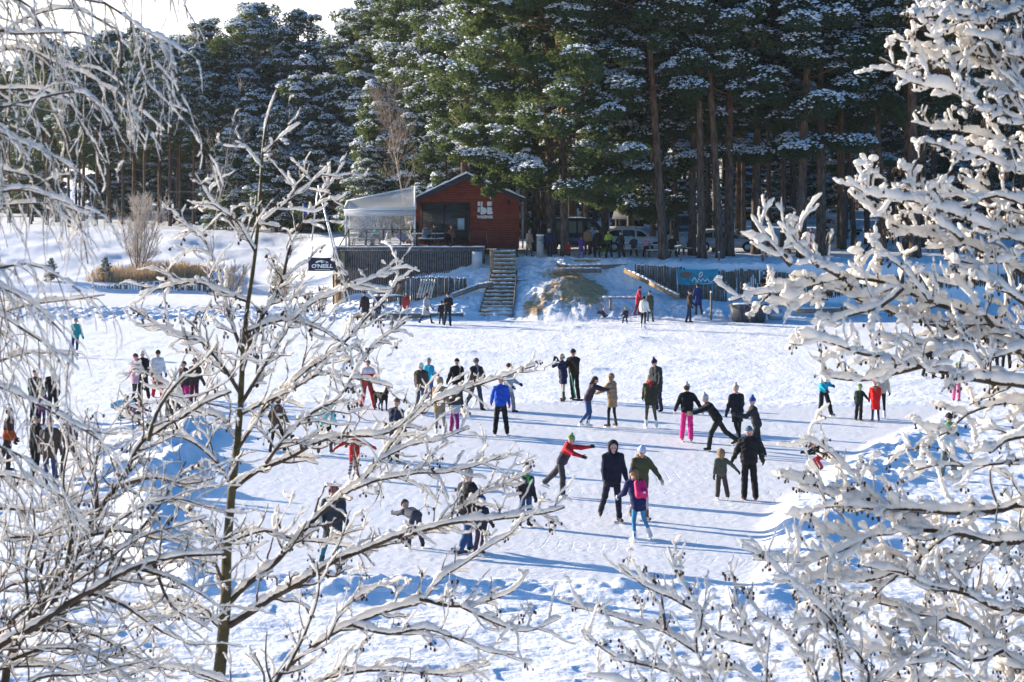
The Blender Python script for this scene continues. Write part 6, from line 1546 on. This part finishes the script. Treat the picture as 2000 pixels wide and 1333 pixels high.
p(858,850,1.66,165,'person in tan fur-hooded parka and white skates beside the child in purple trousers', jacket='coat', jcol=(.26,.19,.11), tcol=(.28,.24,.2), tw=.85, hat='ushanka', hcol=(.3,.22,.13), scol=WHT)
p(838,792,1.60,-30,'person in a bright turquoise jacket behind the brown jacket', jcol=(.02,.35,.5), tcol=(.05,.1,.25), hat='beanie', hcol=(.4,.36,.3), shoe='boot')
p(888,848,1.30,175,'child in a pale grey jacket and purple trousers at the back of the rink', child=True, jcol=(.45,.5,.5), jcol2=(.05,.05,.06), split=.55, tcol=(.26,.02,.17), tw=1.15, hat=None, hood=(True,(.06,.05,.05),True), scol=(.3,.2,.3), legs=((12,4,24),(-6,4,10)))
p(893,798,1.66,-170,'person in black close behind the child in purple trousers', jcol=BLK, tcol=(.03,.03,.04), hcol=BLK, shoe='boot')
p(929,801,1.74,25,'person in a black jacket, grey scarf and flat cap striding towards the camera', jcol=(.02,.02,.024), tcol=(.05,.06,.08), hat='cap', hcol=(.12,.10,.08), scarf=(.2,.2,.2), shoe='boot', legs=((18,5,4),(-24,6,18)), arms=((10,20,40),(-6,16,14)))
p(978,851,1.72,180,'person in a royal blue jacket, red gloves and black trousers seen from behind', jcol=(.012,.07,.42), tcol=(.012,.012,.014), tw=1.1, hat='beanie', hcol=(.30,.2,.14), gcol=(.4,.03,.04), scol=BLK, legs=((3,7,3),(-3,7,3)), arms=((2,13,8),(2,13,8)))
p(993,806,1.62,60,'person in a pale grey coat and dark hat behind the royal blue jacket', jacket='parka', jcol=(.4,.42,.45), tcol=(.2,.2,.22), hcol=(.07,.045,.04), shoe='boot', arms=((20,10,30),(20,8,30)))
p(1608,815,1.56,40,'child in turquoise and white jacket and black trousers right on the rink', jcol=(.01,.36,.5), jcol2=(.55,.62,.62), split=.62, tcol=(.015,.017,.02), tw=1.15, hat=None, hair=(.13,.06,.05), scol=(.2,.2,.25), arms=((10,10,60),(6,10,50)), hem=.14, legs=((8,5,6),(-6,5,6)))
p(1678,822,1.16,150,'child in dark green with a bright green scarf beside the red coat', child=True, jcol=(.015,.03,.022), tcol=(.015,.016,.016), tw=1.2, hcol=(.06,.30,.06), scarf=(.08,.45,.06), scol=(.2,.15,.1), shoe='boot', arms=((4,8,10),(26,20,10)))
p(1710,824,1.30,175,'child in a bright red long coat with fur hood on the right of the rink', child=True, jacket='long', jcol=(.62,.015,.015), tcol=(.03,.03,.06), tw=.85, hat='beanie', hcol=(.55,.02,.02), hood=(False,(.24,.15,.10),True), scol=(.1,.08,.2))
p(1721,818,1.58,170,'person in a beige jacket and black leggings behind the bright red coat', jcol=(.5,.42,.34), tcol=BLK, tw=.8, hat='beanie', hcol=(.5,.4,.3), scol=WHT)
p(1868,786,1.30,150,'child in pink trousers beyond the snowy alder limbs', child=True, jcol=(.04,.04,.06), tcol=(.70,.14,.28), tw=1.15, hcol=(.08,.35,.06), shoe='boot')
p(1852,940,1.66,10,'person in grey-green trousers and a pale jacket standing in the trodden snow on the right', jacket='jacket', jcol=(.5,.58,.6), tcol=(.14,.19,.18), tw=1.15, hcol=(.03,.03,.035), shoe='boot', scol=(.3,.12,.16), scarf=(.1,.3,.05), arms=((10,10,90),(10,10,90)))
p(1606,920,1.10,-60,'child crouching in black and red at the snow bank on the right', child=True, jcol=BLK, jcol2=None, tcol=(.30,.02,.03), hcol=(.02,.02,.02), lean=48, legs=((75,6,110),(60,8,100)), arms=((40,8,30),(40,8,30)))
for px_, py_, lab, jc, yw in ((1815,738,'person in black behind the thick alder limb, left of one in navy',BLK,20),(1846,742,'person in dark navy beside one in black behind the thick alder limb',(.02,.022,.04),-30),(1942,722,'person in black, left one of the pair near the right edge',(.014,.014,.02),30),(1966,722,'person in dark brown, right one of the pair near the right edge',(.03,.022,.02),-20)):
    p(px_,py_,1.7,yw,lab, jcol=jc, tcol=(.02,.02,.024), hcol=(.03,.025,.02), shoe='boot', arms=((20,12,60),(15,12,60)))
# the snow pushed by person two, backpack, dog
def held(name, label, cat, g, m, smooth=False, loc=(0,0,0)):
    o = g.build(name, m, None, smooth); o.location = loc; return tag(o, label, cat)
d = ice(783); a = P(1124, 783, d); c = empty('snow_pusher', a, 'snow pusher with a bright green handle held by the person in black', 'shovel'); g = Geo(); g.tube([(-.22, -.02, 1.28), (.0, -.3, .12)], .02, 7); g.build('handle', mat('green_paint', (.02, .38, .16), .4), c); g = Geo(); g.prism([(-.12, 0), (.26, 0), (.28, .10), (-.14, .10)], -.34, -.31); g.build('scoop', M_DARK, c)
bd, J, Q = b17; s = Q['s']; o = Q['chest']-Q['fw']*.20*s-Q['uu']*.20*s
S_ = Sdf()
for sx in (-.08, .08): S_.cone(o+np.array([sx*s, 0, 0])-Q['uu']*.15*s, o+np.array([sx*s, 0, 0])+Q['uu']*.13*s, .095*s, .075*s, .05)
S_.cone(o-Q['fw']*.07*s-Q['uu']*.1*s-np.array([.06*s,0,0]), o-Q['fw']*.07*s-Q['uu']*.1*s+np.array([.06*s,0,0]), .07*s)
bp = empty('backpack', bd.location, 'bright pink backpack on the back of the long-haired skater in light blue leggings', 'backpack', None, bd.rotation_euler.z)
sdf_obj(S_, 'bag', mat('pink_nylon', (.55, .01, .12), .6), bp, .015, .003, 4)
for sg in (-1, 1): g = Geo(); q = Q['chest']+np.array([sg*.11*s, 0, 0]); g.tube(smooth_path([q-Q['fw']*.15*s+Q['uu']*.02*s, q+Q['uu']*.06*s, q+Q['fw']*.13*s-Q['uu']*.02*s, q+Q['fw']*.14*s-Q['uu']*.2*s, q-Q['fw']*.1*s-Q['uu']*.36*s], .03), .016, 6); g.build('strap', mat('pink_strap', (.3, .01, .07), .7), bp)
g = Geo(); g.bar(o-Q['fw']*.155*s-Q['uu']*.12*s-np.array([.04, 0, 0]), o-Q['fw']*.155*s-Q['uu']*.12*s+np.array([.0, 0, 0]), .05, .03); g.build('badge', M_SIGNW, bp)
def dog(px, py, L, yaw, col, lab, d=None):
    d = ice(py) if d is None else d; x = (px-1000)/FPX*d; s = L/.75; S_ = Sdf()
    S_.cone((0,.18*s,.47*s),(0,-.02*s,.48*s),.125*s,.11*s); S_.cone((0,-.02*s,.48*s),(0,-.27*s,.49*s),.105*s,.095*s)
    S_.cone((0,.22*s,.52*s),(0,.36*s,.70*s),.085*s,.065*s); S_.cone((0,.37*s,.73*s),(0,.42*s,.73*s),.075*s,.065*s); S_.cone((0,.43*s,.71*s),(0,.56*s,.68*s),.045*s,.03*s)
    for sx in (-1, 1):
        S_.cone((sx*.05*s,.38*s,.77*s),(sx*.085*s,.36*s,.70*s),.022*s,.014*s,.01)
        S_.cone((sx*.08*s,.19*s,.42*s),(sx*.085*s,.17*s,.22*s),.052*s,.03*s); S_.cone((sx*.085*s,.17*s,.22*s),(sx*.085*s,.18*s,.03*s),.028*s,.024*s,.01); S_.cone((sx*.085*s,.18*s,.025*s),(sx*.085*s,.225*s,.02*s),.026*s,.022*s,.01)
        S_.cone((sx*.08*s,-.25*s,.45*s),(sx*.09*s,-.19*s,.27*s),.075*s,.042*s); S_.cone((sx*.09*s,-.19*s,.27*s),(sx*.088*s,-.31*s,.15*s),.034*s,.025*s,.015); S_.cone((sx*.088*s,-.31*s,.15*s),(sx*.088*s,-.29*s,.03*s),.023*s,.022*s,.01); S_.cone((sx*.088*s,-.29*s,.025*s),(sx*.088*s,-.24*s,.02*s),.025*s,.022*s,.01)
    for i in range(5): a = i/5; S_.cone((0,-(.34+.16*a)*s,(.53+.05*a)*s),(0,-(.37+.16*a)*s,(.54+.06*a)*s),.03*s,.025*s)
    o = sdf_obj(S_, 'dog', cloth('dog_fur', col), None, .018, .004, 3, None, 2); o.location = (x, d, gz(x, d)); o.rotation_euler = (0, 0, R(yaw)+math.pi); tag(o, lab, 'dog')
    g = Geo(); g.tube([(.09*s*math.sin(a), (.29+.02*math.cos(a))*s+.075*s*math.cos(a)*.7, .60*s-.06*s*math.cos(a)*.6) for a in np.linspace(0, 6.28, 13)], .012, 5); g.build('collar', mat('red_collar', (.35, .03, .03), .6), o)
dog(745, 802, .78, 35, (.012,.011,.01), 'black dog standing on the snow beside the red ski suit')
# --- the left side, behind the birch twigs
p(147,697,1.66,175,'person in a teal jacket and navy jeans standing alone far left on the ice', jcol=(.01,.25,.25), tcol=(.02,.04,.10), tw=.88, hat='beanie', hcol=(.2,.14,.1), shoe='boot', hem=.18)
p(68,828,1.70,170,'person in black with a dark green shimmer to the jacket at the far left', jcol=(.014,.026,.022), tcol=BLK, hcol=(.03,.025,.02), shoe='boot')
p(103,820,1.62,-160,'person in a black jacket standing right of a child in a purple jacket', jcol=BLK, tcol=BLK, hat=None, hair=(.07,.04,.03), shoe='boot')
p(82,834,1.16,175,'child in a purple jacket and beige hood at the far left', child=True, jcol=(.13,.06,.13), tcol=(.08,.03,.09), hat=None, hood=(True,(.42,.32,.22),False), shoe='boot')
p(263,783,1.62,140,'person in a pink coat and maroon hat', jacket='coat', jcol=(.50,.32,.38), tcol=BLK, tw=.8, hcol=(.2,.03,.07), shoe='boot')
p(279,780,1.68,-150,'person in a black coat and white hat beside the pink coat', jacket='parka', jcol=BLK, tcol=BLK, hcol=(.65,.62,.58), shoe='boot')
p(307,776,1.66,30,'person in a white jacket and red trousers right of the black coat', jcol=(.65,.64,.63), tcol=(.5,.02,.03), tw=1.1, hcol=(.02,.02,.02), shoe='boot')
p(362,803,1.66,-40,'person in a dark jacket and magenta trousers behind the straight dark alder stem', jcol=(.04,.025,.03), tcol=(.38,.015,.14), tw=1.1, hat=None, hair=(.06,.04,.03), shoe='boot')
p(379,801,1.68,150,'person in a dark brown jacket behind the magenta trousers', jcol=(.05,.035,.03), tcol=(.10,.02,.05), hcol=(.05,.03,.03), shoe='boot')
p(220,822,1.25,100,'child in a light blue jacket lying in the snow on the left', child=True, jcol=(.22,.42,.55), tcol=(.14,.3,.4), hat=None, hair=(.06,.04,.03), lean=70, legs=((70,8,70),(60,8,70)), arms=((50,10,20),(40,10,20)), shoe='boot', kneel=1)
p(252,826,1.2,80,'child in purple sprawling on the snow beside the light blue jacket', child=True, jcol=PURP, tcol=(.03,.03,.06), lean=55, legs=((85,8,50),(80,10,40)), arms=((30,20,20),(-30,20,10)), shoe='boot', kneel=1)
p(362,832,1.2,-20,'child in violet sitting on the snow pile on the left', child=True, jcol=(.09,.03,.22), tcol=(.2,.02,.1), lean=10, legs=((80,12,40),(85,12,50)), arms=((20,16,30),(20,16,30)), shoe='boot', kneel=1, hcol=PURP)
p(333,866,1.5,160,'person in dark clothes stepping over the left snow pile', jcol=(.05,.05,.04), tcol=(.014,.016,.02), legs=((-14,8,6),(26,8,20)), shoe='boot', hcol=(.2,.2,.14))
p(15,922,1.68,100,'person in an orange and black patterned jacket at the left edge', jcol=(.30,.06,.02), jcol2=(.04,.02,.02), split=.45, tcol=(.03,.02,.02), hat=None, hair=(.10,.04,.02), shoe='boot')
p(70,945,1.72,150,'person all in black in the lower left group', jcol=BLK, tcol=BLK, hcol=(.02,.02,.02), shoe='boot')
p(97,955,1.70,-170,'person in a dark brown coat in the middle of the lower left group', jacket='parka', jcol=(.07,.045,.028), tcol=(.03,.05,.11), hcol=(.02,.02,.02), shoe='boot')
p(136,938,1.66,-120,'person in a maroon brown jacket on the right of the lower left group', jcol=(.09,.04,.035), tcol=(.03,.035,.05), hcol=(.05,.04,.03), shoe='boot', legs=WALK)
# --- along the far shore
p(713,632,1.70,-150,'person in a dark brown coat walking below the deck wall', jacket='coat', jcol=(.04,.028,.025), tcol=BLK, shoe='boot', hcol=(.03,.02,.02), legs=WALK)
p(738,634,1.74,170,'person in a navy jacket and jeans walking below the deck wall', jcol=(.02,.035,.08), tcol=(.05,.09,.16), shoe='boot', hcol=(.03,.03,.04), legs=WALK, bag=None)
p(781,616,1.24,-30,'child in an olive brown jacket beside the snowy table', child=True, jcol=(.12,.10,.06), tcol=(.16,.24,.3), hcol=(.3,.24,.18), shoe='boot')
p(832,632,1.66,60,'person in a pale grey coat and dark hat walking on the far shore', jacket='long', jcol=(.42,.41,.42), tcol=BLK, tw=.8, hat='ushanka', hcol=(.05,.035,.03), shoe='boot', legs=((26,3,4),(-24,3,10)))
p(862,634,1.26,10,'child in a dark jacket beside the person in black on the far shore', child=True, jcol=(.035,.03,.035), tcol=(.03,.03,.035), hcol=(.03,.03,.03), shoe='boot')
p(875,637,1.76,10,'person in black with hands together on the far shore right of the child', jacket='parka', jcol=(.02,.02,.022), tcol=(.02,.025,.04), hcol=(.015,.015,.015), shoe='boot', arms=((22,8,70),(22,8,70)))
p(1223,631,1.1,-20,'child with a green hat sitting on the low beam', child=True, jcol=(.03,.035,.06), tcol=(.02,.02,.03), hcol=(.12,.4,.08), lean=16, legs=((80,8,80),(78,8,85)), arms=((30,10,40),(30,10,40)), shoe='boot', kneel=1)
p(1168,626,1.0,70,'child lying on the low beam on the far shore', child=True, jcol=(.03,.03,.05), tcol=(.05,.05,.05), hcol=(.45,.2,.25), lean=75, legs=((75,8,30),(75,8,30)), shoe='boot', kneel=1)
p(1246,625,1.62,90,'person in a red coat behind the white jacket on the far shore', jacket='coat', jcol=(.42,.03,.06), tcol=(.2,.03,.05), hat=None, hair=(.05,.03,.02), shoe='boot')
p(1257,643,1.68,150,'person in a white jacket and black trousers with white skates on the far shore', jcol=(.68,.66,.62), tcol=BLK, tw=.82, hat=None, hair=(.03,.02,.02), hood=(False,(.55,.53,.5),False), scol=WHT, hem=.16)
p(1270,629,1.68,-160,'person in an olive coat right of the white jacket on the far shore', jacket='coat', jcol=(.075,.075,.05), tcol=(.08,.08,.07), tw=.85, hcol=(.07,.05,.04), shoe='boot')
p(1346,631,1.76,80,'person in dark brown jacket and jeans standing left of the long blue coat', jcol=(.05,.035,.028), tcol=(.02,.04,.08), hcol=(.05,.035,.03), shoe='boot')
p(1364,624,1.74,-150,'person in a long blue coat on the far shore', jacket='long', jcol=(.02,.035,.14), tcol=(.09,.06,.05), hat=None, hair=(.05,.03,.02), shoe='boot')
# --- on the terrace above
def up(px, py, d, H, yaw, lab, **k): p(px, py, H, yaw, lab, d=d, h=.032, shoe='boot', **k)
up(1033,500,114,1.66,30,'person in a beige coat beside the red cabin', jacket='long', jcol=(.42,.30,.22), tcol=(.1,.08,.08), hat=None, hair=(.2,.15,.1))
up(1073,502,113,1.72,-20,'person in navy with a pale hat right of the utility pillar', jcol=NVY, tcol=(.02,.025,.04), hcol=(.6,.55,.5))
up(1135,502,112.6,1.3,170,'child in a violet coat on the terrace, leftmost of the group before the white car', child=True, jacket='long', jcol=(.07,.035,.18), tcol=(.1,.1,.25), hat=None, hair=(.1,.06,.04))
up(1147,499,114,1.7,160,'person in a tan jacket on the terrace behind the violet coat', jcol=(.32,.19,.09), tcol=(.1,.06,.05), hat=None, hair=(.06,.04,.03))
up(1157,498,114.5,1.72,-30,'person in a light blue jacket on the terrace', jcol=(.2,.35,.5), tcol=(.03,.04,.07), hcol=(.03,.03,.03))
up(1167,505,112.4,1.72,175,'person in a long black coat in the middle of the terrace group', jacket='coat', jcol=BLK, tcol=BLK, hcol=BLK)
up(1189,505,112.4,1.66,-170,'person in a yellow-green jacket with black sleeves on the terrace', jcol=(.02,.03,.015), jcol2=(.32,.42,.05), split=.35, tcol=BLK, hcol=(.03,.03,.02))
up(1213,508,112.0,1.62,-140,'person in dark clothes right of the yellow-green jacket', jcol=(.025,.025,.03), tcol=BLK, hcol=(.05,.03,.03))
up(1180,502,113.2,1.25,20,'child with green trousers left of the yellow-green jacket', child=True, jcol=(.03,.04,.03), tcol=(.05,.25,.03), hcol=BLK)
up(1110,505,113,.95,0,'small child in red at the foot of the sunlit trunk', child=True, jcol=(.3,.02,.03), tcol=(.2,.02,.03), hcol=(.25,.02,.03))
SIT = dict(legs=((82,8,82),(80,8,84)), lean=14, arms=((40,8,45),(40,8,45)))
def sit(px, d, z, H, yaw, lab, **k): p(px, 0, H, yaw, lab, d=d, z=z, h=.032, shoe='boot', **{**SIT, **k})
zt_ = gz(P(1262, 0, 113)[0], 113)
sit(1262,112.7,zt_,1.6,175,'person in pink vest sitting at the picnic table left of the leaning pine', jcol=(.02,.02,.025), jcol2=(.45,.22,.26), split=.3, tcol=BLK, hcol=(.4,.3,.27))
sit(1311,112.7,zt_,1.74,160,'person in a black jacket and reddish hat sitting right of the leaning pine', jcol=(.02,.02,.022), tcol=BLK, hcol=(.3,.1,.09))
sit(1336,115.6,zt_+.05,1.66,-160,'person in a pale checked jacket sitting behind the black jacket', jcol=(.4,.38,.36), tcol=(.1,.1,.1), hcol=(.2,.1,.1))
sit(1238,114.7,zt_,1.62,180,'person in dark grey sitting in front of the white car', jcol=(.05,.05,.06), tcol=BLK, hcol=(.05,.05,.06))
up(1584,488,119,1.6,60,'person in red behind the thick pine in the wood on the right', jcol=(.45,.03,.03), tcol=(.3,.02,.03), hcol=BLK)
up(1616,489,118,1.7,-20,'person in black leaning at the foot of a thick dark pine', jcol=BLK, tcol=BLK, hcol=BLK)
up(1699,498,117,1.78,90,'person in black walking through the wood towards the right', jcol=(.018,.018,.02), tcol=(.02,.024,.035), hcol=BLK, legs=((28,3,6),(-26,3,16)))
up(1740,474,133,1.7,10,'person in dark clothes, left one of a pair deep in the wood', jcol=(.03,.03,.04), tcol=BLK)
up(1752,474,133,1.66,-10,'person in dark clothes, right one of a pair deep in the wood', jcol=(.05,.03,.03), tcol=BLK)
up(1846,500,117,1.7,30,'person in black behind the alder twigs on the terrace, left of the white dog', jcol=BLK, tcol=BLK)
up(1868,502,116,1.74,-60,'person in navy behind the alder twigs on the terrace, right of the white dog', jcol=(.02,.02,.04), tcol=(.02,.02,.03))
dog(1855, 0, .7, 60, (.6,.57,.52), 'pale dog between the two people behind the alder twigs on the terrace', d=116)
up(1492,590,108.3,1.6,10,'person in black standing behind the dark bin', jcol=BLK, tcol=BLK, hcol=BLK)
# --- on the deck
zd = zt
sit(703,115.2,zd,1.66,90,'person in dark grey sitting at the left end of the deck table', jcol=(.06,.055,.05), tcol=BLK, hat=None, hair=(.08,.05,.03))
sit(737,116.1,zd,1.66,-60,'person in a teal jacket sitting under the awning', jcol=(.02,.25,.22), tcol=BLK, hat=None, hair=(.25,.15,.08))
sit(751,115.2,zd,1.66,180,'person in black sitting on the deck right of the teal jacket', jcol=BLK, tcol=BLK, hcol=BLK)
up(757,478,116.6,1.74,20,'person in grey standing under the awning', jcol=(.18,.18,.19), tcol=(.05,.05,.06), hat=None, hair=(.08,.05,.03), z=zd)
up(742,478,117.2,1.7,-40,'person in brown standing at the back of the awning', jcol=(.16,.11,.08), tcol=(.05,.05,.06), hat=None, hair=(.1,.06,.03), z=zd)
up(814,478,115.8,1.76,-60,'person in black standing at the corner of the cabin on the deck', jcol=BLK, tcol=BLK, hcol=BLK, z=zd)
up(881,478,118.8,1.66,5,'person with long hair standing inside the cabin window', jcol=(.10,.07,.04), tcol=BLK, hat=None, hair=(.09,.05,.03), hairlen=.15, z=zd)
sit(829,114.8,zd,1.66,150,'person in grey blue sitting at the table by the cabin window', jcol=(.12,.16,.2), tcol=BLK, hat=None, hair=(.06,.04,.03))
sit(886,115.6,zd,1.6,-120,'person in an orange brown jacket sitting by the cabin window', jcol=(.28,.11,.05), tcol=BLK, hat=None, hair=(.2,.12,.06))
sit(848,116.1,zd,1.66,10,'person in dark clothes sitting behind the table by the cabin window', jcol=(.03,.03,.04), tcol=BLK, hcol=(.05,.04,.04))
# folded parasol and dark boxes on the deck
c = empty('folded_parasol', P(779, 478, 113.8), 'lilac and white folded parasol leaning on the deck railing', 'parasol'); c.location.z = zd; g = Geo(); g.tube([(-.3, 0, .75), (.1, .1, .6), (.42, .15, .4)], [.05, .2, .24], 10); g.build('cloth', mat('lilac_cloth', (.36, .30, .42), .7), c, smooth=True); g = Geo(); g.tube([(.3, .1, .5), (-.1, .1, .0)], .03, 6); g.build('pole', M_WHITE, c)
print('people', NP[0], time.time()-T0)
# ------------------------------------------------------------------ light, sky, camera
SUN_EL, SUN_AZ = 13.5, -61.0       # azimuth from +Y towards +X
w = bpy.data.worlds.new("World"); SC.world = w; w.use_nodes = True
nt = w.node_tree; bg = nt.nodes['Background']
sky = nt.nodes.new('ShaderNodeTexSky'); sky.sky_type = 'NISHITA'; sky.sun_disc = False
sky.sun_elevation = R(SUN_EL); sky.sun_rotation = R(SUN_AZ); sky.air_density = 1.0; sky.dust_density = 2.0; sky.ozone_density = 5.0
hsv = nt.nodes.new('ShaderNodeHueSaturation'); hsv.inputs['Saturation'].default_value = 1.2; nt.links.new(sky.outputs['Color'], hsv.inputs['Color']); 
def N(t, **k):
    n = nt.nodes.new(t)
    for a, v in k.items(): setattr(n, a, v)
    return n
SD = (math.sin(R(SUN_AZ)), math.cos(R(SUN_AZ)), .12)
wc = N('ShaderNodeTexCoord'); dp = N('ShaderNodeVectorMath', operation='DOT_PRODUCT'); dp.inputs[1].default_value = SD; nt.links.new(wc.outputs['Generated'], dp.inputs[0])
r1 = N('ShaderNodeMapRange', interpolation_type='SMOOTHSTEP'); r1.inputs['From Min'].default_value = .2; r1.inputs['From Max'].default_value = .62; nt.links.new(dp.outputs['Value'], r1.inputs['Value'])
sz = N('ShaderNodeSeparateXYZ'); nt.links.new(wc.outputs['Generated'], sz.inputs[0])
r2 = N('ShaderNodeMapRange', interpolation_type='SMOOTHSTEP'); r2.inputs['From Min'].default_value = .34; r2.inputs['From Max'].default_value = .07; nt.links.new(sz.outputs['Z'], r2.inputs['Value'])
cn = N('ShaderNodeTexNoise'); cn.inputs['Scale'].default_value = 3.5; cn.inputs['Detail'].default_value = 6; nt.links.new(wc.outputs['Generated'], cn.inputs['Vector'])
r3 = N('ShaderNodeMapRange'); r3.inputs['From Min'].default_value = .25; r3.inputs['From Max'].default_value = .55; r3.inputs['To Min'].default_value = .6; nt.links.new(cn.outputs['Fac'], r3.inputs['Value'])
ma = N('ShaderNodeMath', operation='MULTIPLY'); nt.links.new(r1.outputs['Result'], ma.inputs[0]); nt.links.new(r2.outputs['Result'], ma.inputs[1])
mb = N('ShaderNodeMath', operation='MULTIPLY'); nt.links.new(ma.outputs[0], mb.inputs[0]); nt.links.new(r3.outputs['Result'], mb.inputs[1])
cl = N('ShaderNodeMix', data_type='RGBA'); cl.inputs['B'].default_value = (6.6, 6.3, 5.9, 1); nt.links.new(mb.outputs[0], cl.inputs['Factor']); nt.links.new(hsv.outputs['Color'], cl.inputs['A'])
nt.links.new(cl.outputs['Result'], bg.inputs['Color']); bg.inputs['Strength'].default_value = .098
sl = bpy.data.lights.new('sun', 'SUN'); sl.energy = 4.6; sl.angle = R(.5); sl.color = (1.0, .87, .70)
so = bpy.data.objects.new('sun', sl); COL.objects.link(so)
ds = Vector((math.sin(R(SUN_AZ))*math.cos(R(SUN_EL)), math.cos(R(SUN_AZ))*math.cos(R(SUN_EL)), math.sin(R(SUN_EL))))
so.rotation_euler = ds.to_track_quat('Z', 'Y').to_euler(); so.location = (-40, 30, 40)
g = Geo(); g.box(-330, 330, -14, 420, -1.2, 36)
hm = bpy.data.materials.new('winter_haze'); hm.use_nodes = True; hn = hm.node_tree; hn.nodes.remove(hn.nodes['Principled BSDF'])
pv = hn.nodes.new('ShaderNodeVolumePrincipled'); pv.inputs['Color'].default_value = (.72, .85, 1, 1); pv.inputs['Density'].default_value = .0001; pv.inputs['Anisotropy'].default_value = .3
hn.links.new(pv.outputs['Volume'], hn.nodes['Material Output'].inputs['Volume'])
hz = g.build('haze', hm); hz['kind'] = 'stuff'
cam = bpy.data.cameras.new('camera'); co = bpy.data.objects.new('camera', cam); COL.objects.link(co)
co.location = (0, 0, CH); co.rotation_euler = (R(90), 0, 0)
cam.sensor_width = 36; cam.lens = 36*FPX/2000; cam.shift_y = -(666.5-HY)/2000
cam.clip_start = .1; cam.clip_end = 6000
cam.dof.use_dof = True; cam.dof.focus_distance = 46; cam.dof.aperture_fstop = 9
SC.camera = co
SC.view_settings.view_transform = 'Standard'; SC.view_settings.look = 'None'; SC.view_settings.exposure = 1.45; SC.view_settings.gamma = 1
SC.cycles.use_denoising = True
SC.cycles.max_bounces = 6; SC.cycles.diffuse_bounces = 3; SC.cycles.transparent_max_bounces = 12; SC.cycles.volume_bounces = 0
print('all', time.time()-T0)
